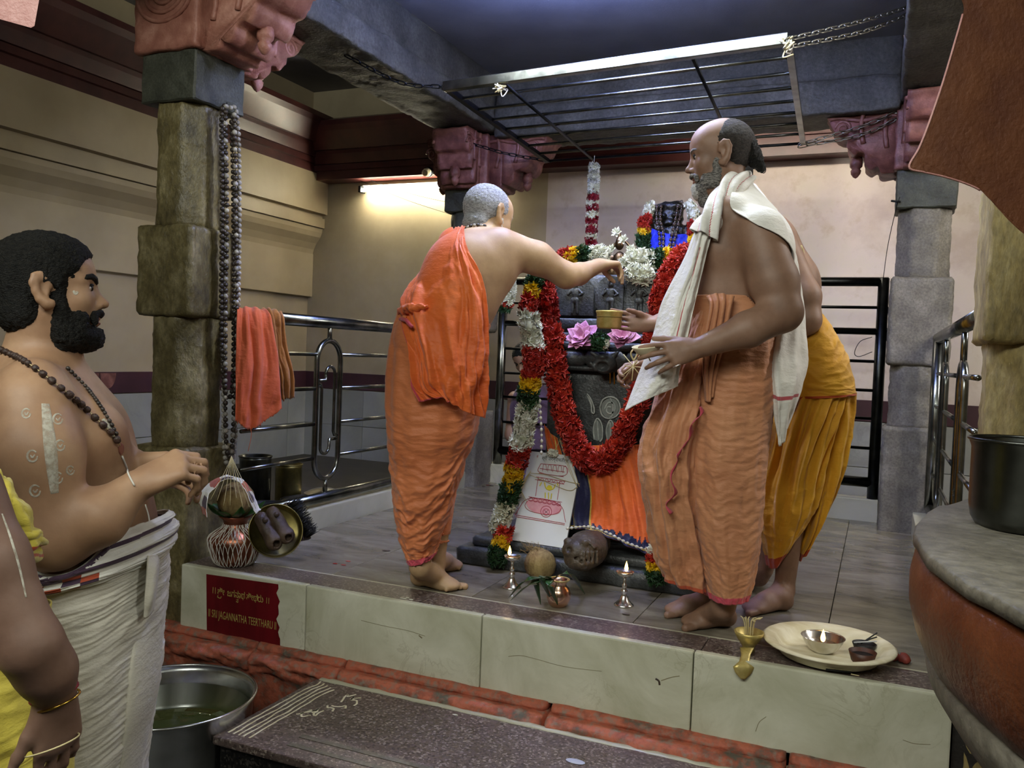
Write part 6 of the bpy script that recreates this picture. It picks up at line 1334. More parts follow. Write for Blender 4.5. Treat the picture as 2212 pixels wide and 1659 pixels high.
for i in range(7): bline('printed_knob', [[(1147 + 10 * i + 4 * math.cos(t), 1079 + 1.7 * i + 4 * math.sin(t)) for t in np.linspace(0, 6.3, 9)]], .002, 'ink_red')
for i in range(6): bline('printed_petal', [[(1162 + 10 * i, 1031 + 1.6 * i), (1166 + 10 * i, 1037 + 1.6 * i), (1171 + 10 * i, 1032 + 1.6 * i)]], .002, 'ink_red')
for i in range(5): bline('printed_niche', [[(1172 + 11 * i, 1018 + i), (1174 + 11 * i, 1005 + i), (1179 + 11 * i, 1004 + i), (1181 + 11 * i, 1017 + i)]], .0018, 'ink_red')
bline('printed_ring', [[(1180 + 12 * math.cos(t), 1105 + 12 * math.sin(t)) for t in np.linspace(0, 6.3, 16)], [(1180 + 7 * math.cos(t), 1106 + 7 * math.sin(t)) for t in np.linspace(0, 6.3, 16)]], .0024, 'ink_red'); bline('printed_mark', [[(1176, 1102), (1184, 1110)], [(1184, 1102), (1176, 1110)]], .0018, 'ink_black')
bline('printed_figure', [[(1176, 1042), (1180, 1055), (1186, 1058)], [(1200, 1046), (1195, 1056), (1186, 1058)], [(1178, 1064), (1178, 1076)], [(1185, 1064), (1185, 1078)], [(1192, 1066), (1190, 1078)], [(1166, 1050), (1170, 1042)], [(1206, 1050), (1204, 1044)]], .0045, 'ink_yellow'); bfill('printed_disc', [(1187 + 6 * math.cos(t), 1054 + 6 * math.sin(t)) for t in np.linspace(0, 6, 10)], 'ink_yellow')
def text(nm, body, o, xd, yd, n, size, mat, par, sx=1., cs=1.):
    cu = bpy.data.curves.new(nm, 'FONT'); cu.body = body; cu.size = size; cu.extrude = .0004; cu.space_character = cs
    t = bpy.data.objects.new(nm, cu); COL.objects.link(t); bpy.context.view_layer.update()
    me = bpy.data.meshes.new_from_object(t.evaluated_get(bpy.context.evaluated_depsgraph_get())); bpy.data.objects.remove(t); bpy.data.curves.remove(cu)
    v = np.array([q.co[:] for q in me.vertices]); R = basis(nrm(xd), nrm(yd), nrm(n))
    w = v[:, 0].max() - v[:, 0].min() if len(v) else 0
    for q, p in zip(me.vertices, v): q.co = tuple(R @ (p * A(sx, 1, 1)) + np.asarray(o) - org(par))
    me.materials.clear(); me.materials.append(mat); ob = bpy.data.objects.new(nm, me); COL.objects.link(ob); ob.parent = par; ORG[ob] = org(par)
    return w * sx
bx_, by_ = nrm(b - a), nrm(a - d)
text('lettering', '॥', B(1158, 988), bx_, by_, bn, .016, MT['ink_red'], pq); text('lettering', 'श्री जगन्नाथतीर्थ', B(1170, 993), bx_, by_, bn, .022, MT['ink_black'], pq, .8); text('lettering', '॥', B(1231, 1000), bx_, by_, bn, .016, MT['ink_red'], pq)
for k, pts in enumerate((((1212, 920), (1210, 950), (1198, 975)), ((1210, 948), (1235, 1000), (1252, 1052)), ((1209, 950), (1228, 1010), (1248, 1055)), ((1211, 952), (1222, 985), (1246, 1048)), ((1145, 1022), (1180, 1026), (1225, 1040), (1253, 1046)), ((1143, 1025), (1190, 1045), (1230, 1060), (1248, 1052)))):
    mesh('straw', tube(cr([B(*p) + bn * .004 for p in pts], 24), .0012, 5), MT['stem'], pq)
for k in range(7): mesh('straw', tube(cr([B(1148, 1018) + bn * .006, B(1132 - k, 1050) + bn * .006, B(1118 + 3.5 * k, 1072 + 2 * k) + bn * .006], 10), .0011, 4), MT['stem'], pq)
garland('', [B(1188, 978) + bn * .01, B(1197, 981) + bn * .012, B(1206, 984) + bn * .01], [(1., 'j')], .014, .012, 6, .7, parent=pq)
# coconut with husk fibres
cc_ = A(-1.205, 3.165, 0)
cn = thing('coconut', 'whole brown husk coconut on the floor left of the stone animal head', 'coconut', cc_)
q = lathe([(0, -1), (.35, -.93), (.7, -.7), (.95, -.25), (1, .05), (.93, .35), (.75, .65), (.45, .87), (.2, 1.0), (0, 1.12)], 40, fn=lambda t, z: 1 + .03 * np.sin(t * 17 + z * 2) + .03 * np.cos(t * 3))
mesh('husk', fbm_disp(xf(q, rotm(A(0, 1, 0), -.35), cc_ + UZ * .066, A(.062, .062, .066)), .003, 40), MT['coconut'], cn)
for k in range(46):
    t = rng.uniform(0, 6.28); s = rng.uniform(.3, .9); p0 = cc_ + A(-.022 + .055 * math.cos(t) * math.sin(s), .055 * math.sin(t) * math.sin(s), .068 + .064 * math.cos(s))
    mesh('fibre', tube([p0, p0 + A(-.012, 0, .012) * rng.uniform(.3, 1.2) + rng.normal(0, .006, 3), p0 + A(-.02, 0, .016) * rng.uniform(.4, 1.4) + rng.normal(0, .012, 3)], [.0011, .0008, .0004], 4), MT['coconut'], cn)
# carved stone animal head jutting from the base
hc = Yp(1262, 1190, 3.14); an_ = thing('stone_animal_head', 'carved brown stone animal head jutting from the shrine base under the drape', 'carving', A(hc[0], 3.24, .115))
S_ = lambda dx, dy, dz: hc + A(dx, dy, dz)
pr_ = [ell(S_(0, .03, 0), (.078, .12, .072), None, .02), ell(S_(-.02, -.05, .01), (.05, .05, .038), None, .02), ell(S_(.0, -.05, -.03), (.06, .05, .035), None, .015), cap(S_(-.075, -.06, -.012), S_(.01, -.095, -.008), .006, .006, .006, 1), cap(S_(.02, -.09, -.02), S_(.06, -.05, -.01), .007, .007, .006, 1), ell(S_(-.05, -.055, .042), (.016, .016, .014), None, .008), ell(S_(.02, -.06, .045), (.016, .016, .014), None, .008), ell(S_(-.03, -.095, .02), (.012, .012, .01), None, .008, 1)]
for k in range(4): pr_.append(cap(S_(.028 + .013 * k, -.085 + .012 * k, .014), S_(.030 + .013 * k, -.088 + .012 * k, -.026), .0065, .006, .003))
for k in range(5): pr_.append(cap(S_(.03 + .007 * k, -.06, .055 - .006 * k), S_(.066, -.03 + .01 * k, .02), .004, .004, .004))
mesh('head', fbm_disp(sdf_mesh(pr_ + [cap(S_(0, .04, 0), S_(0, .16, .0), .055, .055, .02)], .0042), .0015, 60), MT['rock'], an_)
# silver oil lamps
def oil_lamp(label, base, side):
    r = thing('silver_oil_lamp', label, 'oil lamp', base, 'silver oil lamps before the shrine')
    mesh('stand', lathe([(0, 0), (.036, 0), (.036, .004), (.030, .008), (.026, .013), (.020, .018), (.012, .034), (.008, .044), (.012, .05), (.012, .056), (.006, .062), (.0095, .07), (.0095, .076), (.005, .082), (.006, .098), (.009, .106)], 28, base), MT['silver'], r)
    mesh('bowl', lathe([(.006, .104), (.018, .107), (.029, .115), (.033, .124), (.0315, .124), (.027, .118), (0, .113)], 28, base), MT['silver'], r)
    mesh('oil', lathe([(.0, .1185), (.0275, .1186), (.0275, .117), (0, .116)], 20, base), MT['oil'], r)
    f_ = base + UZ * .119 + RH * side; mesh('wick', tube([f_ - UZ * .002, f_ + UZ * .006], .0022, 6), MT['ink_black'], r); flame(r, f_ + UZ * .004, .95)
    return f_
fl_pts = [oil_lamp('silver stem oil lamp with low flame, left of the coconut', A(-1.262, 3.015, 0), -.012), oil_lamp('silver stem oil lamp with tall flame, right of the stone animal head', A(-.815, 3.012, 0), .004)]
# small copper pot with mango leaves
pc = A(-1.02, 2.878, 0); cp = thing('copper_pot', 'small shiny copper pot with mango leaves near the platform edge', 'pot', pc)
mesh('vessel', lathe([(0, 0), (.026, 0), (.036, .012), (.043, .03), (.044, .048), (.037, .066), (.027, .076), (.026, .086), (.036, .096), (.037, .099), (.030, .096), (.023, .086), (0, .05)], 36, pc, fn=lambda t, z: 1 + .008 * np.sin(t * 14 + (z * 190 if np.ndim(z) == 0 else 0))), MT['rosegold'], cp)
mesh('rim', tube([pc + A(.037 * math.cos(t), .037 * math.sin(t), .098) for t in np.linspace(0, 2 * PI, 30, endpoint=False)], .0022, 6, True), MT['brass'], cp)
def leaf(nm, base, tip, mid, w, par, m='leaf', fold=.35):
    C = cr([base, mid, tip], 18); s = np.linspace(0, 1, 18); T = np.gradient(C, axis=0); T /= np.linalg.norm(T, axis=1)[:, None]
    sd = np.cross(T, nrm(UZ + A(.01, -.3, 0))); sd /= np.linalg.norm(sd, axis=1)[:, None] + 1e-9; up_ = np.cross(sd, T); ww = w * np.sin(PI * np.clip(s, .02, .99) ** .8) ** .8
    P = np.stack([C + sd * (ww * k)[:, None] + up_ * (np.abs(k) * ww * fold)[:, None] for k in (-1, -.5, 0, .5, 1)], 1)
    return mesh(nm, sheet(P, .0007), MT[m], par)
for tx, ty, dd, mx_, my, w in ((1098, 1292, -.05, 1140, 1265, .012), (1102, 1298, -.04, 1150, 1272, .013), (1168, 1306, -.03, 1160, 1270, .011), (1264, 1284, -.02, 1228, 1252, .013), (1205, 1308, -.09, 1186, 1275, .012), (1192, 1300, -.08, 1170, 1262, .012), (1180, 1250, .05, 1185, 1262, .010)):
    leaf('mango_leaf', pc + UZ * .095 + A(-.02, -.01, 0), Zp(tx, ty, .012), W(mx_, my, 3.0 + dd) + UZ * .02, w, cp)
# brass hand lamp with wicks, palm leaf plate and what lies on it
bc_ = A(-.335, 2.735, 0); bl_ = thing('brass_hand_lamp', 'small brass cup lamp with cotton wicks and flat handle over the platform edge', 'oil lamp', bc_)
mesh('cup', lathe([(0, .0), (.02, .0), (.018, .012), (.022, .02), (.034, .036), (.042, .05), (.046, .062), (.042, .062), (.032, .045), (0, .032)], 32, bc_ + UZ * .001), MT['brass'], bl_)
hd = cr([bc_ + A(0, -.03, .02), bc_ + A(.002, -.07, .008), bc_ + A(.002, -.103, -.012), bc_ + A(.002, -.108, -.05)], 24); ww = np.interp(np.linspace(0, 1, 24), [0, .3, .55, .7, .85, 1], [.022, .014, .016, .032, .024, .006])
mesh('handle', sheet(np.stack([hd + RH * (ww * k)[:, None] for k in (-1, -.5, 0, .5, 1)], 1) - A(0, .004, 0), .003), MT['brass'], bl_)
for k in range(12):
    o_ = A(rng.uniform(-.012, .012), rng.uniform(-.01, .01), 0); b0 = bc_ + UZ * .045 + o_; mesh('wick', tube(cr([b0, b0 + UZ * .035 + o_ * .2, b0 + UZ * .055 + o_ * .8, b0 + UZ * (.050 + .01 * rng.uniform()) + o_ * 1.9 + RH * .006], 14), .0017, 5), MT['stem'], bl_)
pc_ = A(-.105, 2.80, .004); pt = thing('leaf_plate', 'large cream palm leaf plate holding the burning bowl, on the platform edge', 'plate', pc_)
Rp = rotm(A(1, 0, 0), -.0); mesh('plate', lathe([(0, 0), (.13, 0), (.145, .006), (.163, .034), (.186, .044), (.195, .040), (.196, .045), (.187, .050), (.160, .041), (.140, .012), (.128, .005), (0, .005)], 64, pc_, fn=lambda t, z: 1 + .006 * np.sin(t * 3) + .003 * np.sin(t * 40)), MT['plate_cream'], pt)
ob = A(-.122, 2.818, .011); bw = thing('oil_bowl', 'burning metal oil bowl on the cream leaf plate', 'bowl', ob)
mesh('bowl', lathe([(0, 0), (.03, 0), (.045, .012), (.058, .032), (.064, .046), (.066, .047), (.061, .044), (.05, .026), (.035, .010), (0, .006)], 40, ob), MT['silver'], bw); mesh('oil', lathe([(.0, .0235), (.047, .0235), (.047, .0215), (0, .021)], 30, ob), MT['oil'], bw)
f_ = ob + A(0, 0, .02); mesh('wick', tube([f_, f_ + UZ * .012], .003, 6), MT['ink_black'], bw); flame(bw, f_ + UZ * .008, 1.0)
def cupm(label, c, r, h, nm, m1, m2):
    t = thing(nm, label, 'cup', c); mesh('shell', lathe([(0, 0), (r * .5, .0), (r * .8, h * .35), (r, h), (r * .93, h), (r * .72, h * .45), (0, h * .25)], 28, c), m1, t); mesh('soot_fill', lathe([(0, h * .72), (r * .85, h * .74), (r * .8, h * .6), (0, h * .55)], 24, c), m2, t); return t
c1_, c2_ = Zp(1866, 1410, .012), Zp(1862, 1437, .012)
q = cupm('black clay cup at the back of the leaf plate with burnt sticks', c1_, .036, .03, 'clay_cup', MT['black_clay'], MT['black_clay'])
for k in range(3): mesh('burnt_stick', tube([c1_ + A(-.03 + .01 * k, -.01, .03), c1_ + A(.035, .012 * k - .01, .045 + .01 * k)], .0022, 5), MT['black_clay'] if k else MT['board'], q)
cupm('brown coconut shell half with black soot inside, front of the leaf plate', c2_, .040, .042, 'coconut_shell', MT['brown_clay'], MT['black_clay'])
tag(mesh('matchstick', tube([Zp(1784, 1446, .015), Zp(1840, 1452, .015)], [.0028, .0022], 6), MT['black_clay'], None, loc=Zp(1784, 1446, .015)), 'burnt black stick lying on the leaf plate', 'stick')
tag(mesh('matchstick', tube([Zp(1838, 1456, .015), Zp(1856, 1460, .015)], .0016, 6), MT['stem'], None, loc=Zp(1838, 1456, .015)), 'short pale stick beside the coconut shell on the leaf plate', 'stick')
for (px, py, s, z_), lb in zip(((1912, 1410, .024, .0), (1930, 1426, .02, 0), (1952, 1432, .022, 0)), ('dark red areca husk touching the leaf plate', 'small reddish areca husk between two others by the leaf plate', 'pinkish red areca nut nearest the copper drum')):
    c_ = Zp(px, py, .0); tag(mesh('areca_nut', fbm_disp(lathe([(0, 0), (s * .7, .003), (s, s * .5), (s * .8, s), (s * .3, s * 1.3), (0, s * 1.3)], 16, c_), .004, 50, px), MT['red_fruit'], None, loc=c_), lb, 'nut')

# ------------------------------------------------------------------ things beside the left pillar
kb = A(-2.375, 2.745, .001); kl = thing('kalasha_pot', 'round copper pot netted with white thread, topped by a coconut and checked cloth', 'pot', kb)
kprof = [(0, 0), (.06, 0), (.078, .010), (.092, .04), (.104, .085), (.106, .105), (.098, .122), (.07, .142), (.052, .155), (.046, .168), (.05, .185), (.064, .196), (.066, .20), (.058, .198), (.042, .182), (0, .16)]
mesh('vessel', lathe(kprof, 44, kb), MT['copper'], kl)
kp = cr([A(*p) for p in kprof[1:10]], 40)
for k in range(34):
    for sg in (1, -1):
        a0 = 2 * PI * k / 34 + rng.uniform(-.06, .06); sp_ = sg * rng.uniform(.5, .8)
        mesh('thread', tube([kb + A((r_ + .0016) * math.cos(a0 + sp_ * i / 40), (r_ + .0016) * math.sin(a0 + sp_ * i / 40), z_) for i, (r_, z_) in enumerate(kp)][::3], .0015, 4), MT['thread'], kl)
kc = kb + UZ * .262
q = lathe([(0, -1), (.5, -.85), (.9, -.4), (1, 0), (.9, .45), (.6, .8), (.3, .95), (0, 1.0)], 30); cn2 = thing('coconut', 'brown coconut standing in the mouth of the thread-netted pot', 'coconut', kb + UZ * .2)
mesh('husk', fbm_disp(xf(q, None, kc, A(.075, .075, .075)), .003, 40), MT['coconut'], cn2)
for k in range(8): leaf('betel_leaf', kb + UZ * .195 + A(.045 * math.cos(k * .8), .045 * math.sin(k * .8), 0), kb + A(.115 * math.cos(k * .8), .115 * math.sin(k * .8), .235 + .02 * (k % 2)), kb + A(.085 * math.cos(k * .8), .085 * math.sin(k * .8), .215), .026, kl)
cwm = lambda u, v: ((np.floor(v * 9).astype(int) % 3 == 0) * 1 + ((np.floor(v * 9).astype(int) % 3 == 1) & (np.abs(u - .5) > .3)) * 2)
def dk(px, py, dd=0.): return W(px, py, 3.37 + dd)
rows_ = [[dk(450, 1118, -.07), dk(440, 1110, .02)], [dk(446, 1090, -.085), dk(430, 1080, .02)], [dk(462, 1055, -.07), dk(452, 1045, .04)], [dk(490, 1036, -.04), dk(488, 1028, .06)], [dk(520, 1046, -.07), dk(525, 1040, .04)], [dk(538, 1075, -.085), dk(548, 1075, .02)], [dk(552, 1108, -.08), dk(564, 1102, .0)]]
G = cr(np.stack([cr(r + [r[-1]], 16) for r in rows_]), 80); mesh('checked_cloth', sheet(fbm_disp((G.reshape(-1, 3), []), .006, 20)[0].reshape(G.shape), .003, False, cwm), [MT['white_cloth'], MT['rust'], MT['purple']], kl)
for k in range(8): mesh('thread', tube(cr([dk(500, 985, .0), dk(490 + 3 * k, 1010, -.04), dk(455 + 14 * k, 1075 + rng.uniform(0, 25), -.09)], 14), .0012, 4), MT['stem'], kl)
bp = thing('brass_plate', 'old brass plate propped upright behind the thread-netted pot', 'plate', Zp(600, 1206, 0))
n_ = nrm(V(.42, .30, -.86)); Rb = frame_z(n_, UP); bc2 = W(594, 1148, 3.47)
mesh('dish', xf(lathe([(0, 0), (.105, 0), (.118, .012), (.122, .03), (.126, .03), (.123, .008), (.108, -.005), (0, -.005)], 48), Rb, bc2, .86), MT['brass_old'], bp)
for k, (a_, b_, lb) in enumerate((((560, 1112, 3.43), (600, 1184, 3.38), 'carved wooden sandal in the brass plate, nearer the pot'), ((584, 1100, 3.45), (626, 1170, 3.40), 'carved wooden sandal in the brass plate, nearer the brush'))):
    a3, b3_ = W(*a_), W(*b_); t = thing('wooden_sandal', lb, 'sandal', b3_)
    e = nrm(b3_ - a3); sd_ = np.cross(e, n_)
    mesh('sole', fbm_disp(sdf_mesh([cap(a3 + e * .02, a3 + e * .06, .028, .026, .02), cap(a3 + e * .06, b3_ - e * .03, .024, .034, .02), ell(b3_ - e * .022 + n_ * .012, (.016, .016, .016), None, .01, 1)], .0045), .002, 40), MT['wood'], t)
    mesh('toe_knob', lathe([(0, 0), (.006, .0), (.005, .016), (.012, .022), (.010, .03), (0, .032)], 16, a3 + e * .035 + n_ * .022, frame_z(n_)), MT['wood'], t)
bs = thing('scrub_brush', 'black bristle brush with wooden back standing by the left railing', 'brush', Zp(655, 1168, 0))
s0_, s1_ = W(622, 1086, 3.62), W(662, 1166, 3.58); e = nrm(s1_ - s0_); rt_ = nrm(V(.9, -.1, -.3)); rt_ = nrm(rt_ - e * (rt_ @ e)); n2 = np.cross(e, rt_)
mesh('back', xf(box(0, np.linalg.norm(s1_ - s0_), -.01, .008, -.03, .03, .004), basis(e, rt_, n2), s0_), MT['wood'], bs)
br_ = []
for k in range(420):
    p = s0_ + e * rng.uniform(.006, np.linalg.norm(s1_ - s0_) - .006) + n2 * rng.uniform(-.026, .026) + rt_ * .008; br_.append(tube([p, p + rt_ * rng.uniform(.035, .055) + e * rng.normal(0, .006) + n2 * rng.normal(0, .005)], [.0016, .0008], 3))
mesh('bristles', join(*br_), MT['bristle'], bs)['kind'] = 'stuff'
# towels on the left rail
def towel(nm, label, rows, m, seed, amp=.008, fr=18):
    G = cgrid(wr(rows), 120, 70); uu, vv = np.meshgrid(np.linspace(0, 1, 70), np.linspace(0, 1, 120)); N_ = surf_normals(G)
    G += N_ * ((amp * np.sin(uu * fr + 3 * fbm(uu * 2, vv * 2, seed)) + amp * .5 * fbm(uu * 6, vv * 8, seed + 3)) * np.clip(np.abs(vv - .22) * 4, .1, 1))[:, :, None]
    G[-1, :, 2] += .004 * rng.normal(size=70)
    return tag(mesh(nm, sheet(G, .003), MT[m], None, loc=W(*rows[1][1])), label, 'towel')
towel('hanging_towel', 'plain orange towel over the left railing, nearest the bead strings', [[(512, 800, 3.72), (540, 800, 3.75), (572, 800, 3.80)], [(514, 690, 3.72), (540, 690, 3.75), (574, 690, 3.80)], [(512, 668, 3.66), (540, 664, 3.70), (572, 670, 3.74)], [(511, 690, 3.60), (545, 690, 3.63), (585, 690, 3.67)], [(510, 780, 3.58), (555, 780, 3.61), (600, 775, 3.66)], [(509, 860, 3.57), (550, 870, 3.60), (604, 840, 3.66)], [(508, 908, 3.57), (545, 926, 3.60), (608, 884, 3.66)]], 'towel_orange', 2.)
towel('hanging_towel', 'crumpled ochre brown towel over the left railing beside the orange one', [[(570, 800, 3.86), (590, 800, 3.88), (612, 800, 3.9)], [(566, 690, 3.84), (586, 690, 3.86), (606, 694, 3.88)], [(562, 668, 3.76), (584, 668, 3.79), (606, 676, 3.82)], [(562, 690, 3.70), (590, 690, 3.73), (611, 696, 3.76)], [(575, 760, 3.69), (596, 760, 3.71), (618, 755, 3.75)], [(592, 815, 3.70), (610, 815, 3.71), (632, 805, 3.74)], [(598, 868, 3.70), (612, 862, 3.72), (634, 858, 3.74)]], 'towel_brown', 6., .012, 24)
tag(mesh('loose_thread', tube(cr([W(540, 922, 3.59), W(543, 940, 3.59), W(536, 975, 3.59)], 12), .0015, 4), MT['towel_orange'], None, loc=W(540, 922, 3.59)), 'orange thread trailing from the orange towel', 'thread')
# bead strings on the pillar
def PX(px, py, x=-2.535): return Xp(px, py, x)
bead_string('bead_garland', 'long string of grey wooden beads on the left pillar, outer loop', [PX(494, 232), PX(512, 250), PX(517, 420), PX(515, 640), PX(512, 820), PX(507, 960), PX(498, 1002), PX(488, 996), PX(484, 940), PX(482, 700), PX(484, 420), PX(482, 260)], 'bead_grey', .0104, .0225, cat='bead garland', cord='iron', l=1.)
bead_string('bead_garland', 'long string of dark wooden beads on the left pillar, inner loop', [PX(488, 228, -2.525), PX(479, 250, -2.525), PX(480, 450, -2.525), PX(478, 700, -2.525), PX(484, 830, -2.525), PX(494, 860, -2.525), PX(503, 820, -2.525), PX(505, 640, -2.525), PX(504, 420, -2.525), PX(500, 245, -2.525)], 'bead_dark', .0100, .0225, cat='bead garland', cord='iron', l=1.)
bead_string('bead_garland', 'long mixed string of grey and dark beads between the other two on the left pillar', [PX(492, 230, -2.515), PX(487, 252, -2.515), PX(490, 450, -2.515), PX(487, 700, -2.515), PX(488, 940, -2.515), PX(496, 985, -2.515), PX(503, 940, -2.515), PX(511, 700, -2.515), PX(509, 420, -2.515), PX(506, 245, -2.515)], 'bead_dark', .0102, .0235, cat='bead garland', cord='iron', l=1., mats=['bead_grey', 'bead_dark', 'bead_dark'])
hk = thing('iron_nail', 'iron nail in the left pillar carrying the bead strings', 'nail', PX(490, 226)); mesh('shank', tube([PX(490, 226, -2.60), PX(490, 224, -2.515)], .004, 8), MT['iron'], hk)
# vessels in the passage behind the left rail
def vessel(nm, label, px, py, x, r, h, mat, mouth=.94):
    c = Xp(px, py, x); c[2] = max(c[2], -.05); b_ = A(c[0], c[1], -.05); t = thing(nm, label, 'vessel', b_); H = h
    mesh('wall', lathe([(0, 0), (r * .9, 0), (r, .02), (r, H - .02), (r * 1.04, H), (r * mouth, H), (r * mouth, .03), (0, .02)], 36, b_), mat, t); mesh('rim', tube([b_ + A(r * 1.03 * math.cos(a), r * 1.03 * math.sin(a), H) for a in np.linspace(0, 2 * PI, 36, endpoint=False)], .004, 6, True), mat, t)
vessel('steel_vessel', 'tall dull steel vessel behind the left railing, nearest the pillar', 552, 990, -3.12, .085, .335, MT['steel_dark']); vessel('brass_vessel', 'brass vessel behind the left railing', 624, 1005, -3.12, .075, .26, MT['brass_old'])
vessel('black_tub', 'low black tub under the brass vessel behind the left railing', 575, 1060, -2.86, .15, .12, MT['black_clay']); vessel('black_tub', 'low black tub beyond the oval ornament of the left railing', 668, 1060, -2.9, .15, .09, MT['black_clay'])
c_ = Xp(700, 1052, -2.95); c_[2] = .045; lid = thing('steel_dish', 'shiny steel lid lying on the far black tub', 'lid', c_); mesh('disc', lathe([(0, .03), (.05, .026), (.09, .012), (.11, .0), (.115, .0), (.115, -.004), (0, -.004)], 36, c_), MT['steel'], lid); mesh('knob', lathe([(.008, .028), (.012, .04), (0, .046)], 12, c_), MT['steel'], lid)
# ------------------------------------------------------------------ the sign on the fascia
sy = 2.6352
def S2(px, py): return Yp(px, py, sy)
sg = thing('name_sign', 'dark red painted name panel with gold lettering on the marble fascia', 'sign', S2(525, 1390))
edge = [S2(446, 1240), S2(600, 1262)]
right = [S2(601 + 2.5 * math.sin(i * 2.1) + 2 * math.sin(i * 5.3), 1262 + (1393 - 1262) * i / 14) for i in range(15)]; right[-1] = S2(605, 1394); right[-2] = S2(605, 1380)
mesh('painted_panel', prism([S2(446, 1240), S2(520, 1250.5)] + right + [S2(530, 1381), S2(447, 1365)], A(0, -1, 0), .0008), MT['sign_red'], sg, False)
sn = A(0, -1, 0); o_ = S2(450, 1331) + sn * .0009
text('lettering', 'II SRI JAGANNATHA TEERTHARU II', o_, A(1, 0, 0), UZ, sn, .044, MT['sign_gold'], sg, .47, 1.05)
k0 = S2(458, 1281) + sn * .0009
text('lettering', '।।', k0 + A(-.002, 0, .0), A(1, 0, 0), UZ, sn, .04, MT['sign_gold'], sg, .8)
xk = k0[0] + .028
def kan(s, x, z=0., size=.036, sx=.74): return text('lettering', s, A(x, k0[1], k0[2] + z), A(1, 0, 0), UZ, sn, size, MT['sign_gold'], sg, sx)
w = kan('ಶೀ', xk); mesh('lettering', ribbon(cr([A(xk + .004, k0[1], k0[2] - .004), A(xk + .002, k0[1], k0[2] - .012), A(xk + .016, k0[1], k0[2] - .014), A(xk + .02, k0[1], k0[2] - .006)], 14), sn, .0035), MT['sign_gold'], sg); xk += w + .014
w = kan('ಜಗನಾಥ', xk); kan('ನ', xk + w * .52, -.019, .022); xk += w + .006
w = kan('ತೀಥರು', xk); mesh('lettering', ribbon(cr([A(xk + w * .66, k0[1], k0[2] + .004), A(xk + w * .70, k0[1], k0[2] + .016), A(xk + w * .66, k0[1], k0[2] + .024), A(xk + w * .63, k0[1], k0[2] + .016)], 14), sn, .0032), MT['sign_gold'], sg); xk += w + .012
kan('।।', xk)
# ------------------------------------------------------------------ foreground: water vessel, copper drum, pot, near capitals
vb = A(-2.06, 2.10, -.6); bk_ = thing('steel_water_vessel', 'large round steel vessel full of greenish water beside the granite step', 'vessel', vb)
mesh('wall', lathe([(0, 0), (.22, 0), (.245, .02), (.252, .20), (.255, .325), (.266, .345), (.268, .352), (.258, .352), (.248, .335), (.243, .20), (.235, .03), (0, .012)], 72, vb), MT['steel'], bk_)
mesh('rim', tube([vb + A(.264 * math.cos(t), .264 * math.sin(t), .352) for t in np.linspace(0, 2 * PI, 72, endpoint=False)], .005, 8, True), MT['steel'], bk_); mesh('water', lathe([(0, .295), (.247, .295), (.246, .28), (0, .28)], 64, vb), MT['water'], bk_)
dcx = A(.92, 1.266, 0); rD = .867
dm = thing('round_pillar_base', 'big round copper-red drum base with grey stone top at the right edge', 'pillar base', dcx + A(0, 0, -.6))
mesh('stone_top', fbm_disp(lathe([(0, .66), (rD * .5, .66), (rD * .9, .66), (rD - .004, .66), (rD, .656), (rD, .644), (0, .64)], 120, dcx + UZ * .02), .003, 20), MT['grey_stone_top'], dm)
mesh('copper_band', fbm_disp(lathe([(rD - .02, .664), (rD - .003, .655), (rD + .004, .62), (rD + .002, .59), (rD - .006, .56), (rD - .018, .537), (rD - .04, .53)], 160, dcx), .002, 9), MT['copper_drum'], dm)
mesh('pale_foot', lathe([(rD - .04, .536), (rD - .018, .53), (rD - .024, .50), (rD - .05, .46), (rD - .09, .42), (rD - .13, .30), (rD - .16, -.6), (0, -.6)], 160, dcx), MT['grey_stone_top'], dm)
mesh('shaft', lathe([(.34, .66), (.32, .9), (.30, 2.3), (.42, 2.6), (.42, 3.1)], 40, dcx), MT['pillar_gold'], dm)
op = [(2096, -60), (2082, 20), (2060, 100), (2036, 180), (2008, 262), (1986, 318), (1964, 361), (1996, 372), (2040, 382), (2090, 398), (2124, 416), (2155, 448), (2190, 486), (2240, 522), (2340, 570), (2500, 610), (2500, -60)]
po_ = cr([W(px, py, 1.28 + .00012 * (px - 1964)) for px, py in op], 120, True)
ob_ = mesh('bracket', fbm_disp(prism(po_, nrm(RT * .66 + UP * .40 + FW), .22), .0015, 20), MT['orange_bracket'], dm, False); ob_['label'] = 'smooth orange painted bracket'
mesh('bracket_rim_highlight', tube(po_[8:70], .0016, 6), MT['pink_capital'], ob_)  # thin lip; its paler colour paints in the edge highlight
mesh('bracket_neck', xf(box(0, .75, -.16, .16, -.3, .3, .03), basis(RH, FH, UZ), W(2480, 250, 1.42)), MT['orange_bracket'], dm)
sp_c = Zp(2212, 1140, .68); vp = thing('steel_pot', 'dull dark steel pot standing on the grey stone top at the right edge', 'pot', sp_c)
rP = .072
mesh('wall', lathe([(0, 0), (rP * .86, 0), (rP * .96, .012), (rP, .03), (rP, .112), (rP * 1.05, .122), (rP * 1.06, .125), (rP * .98, .122), (rP * .95, .03), (0, .008)], 56, sp_c), MT['steel_dark'], vp); mesh('rim', tube([sp_c + A(rP * 1.05 * math.cos(t), rP * 1.05 * math.sin(t), .124) for t in np.linspace(0, 2 * PI, 56, endpoint=False)], .0025, 6, True), MT['steel_dark'], vp)
tp = thing('pillar_capital', 'pink painted corner of a near pillar capital at the upper left', 'pillar', W(-420, 1300, 1.9) * A(1, 1, 0) + A(0, 0, -.6))
pp_ = [(-500, -300), (100, -300), (90, -40), (84, 0), (74, 56), (66, 60), (0, 41), (-200, -10), (-500, -90)]
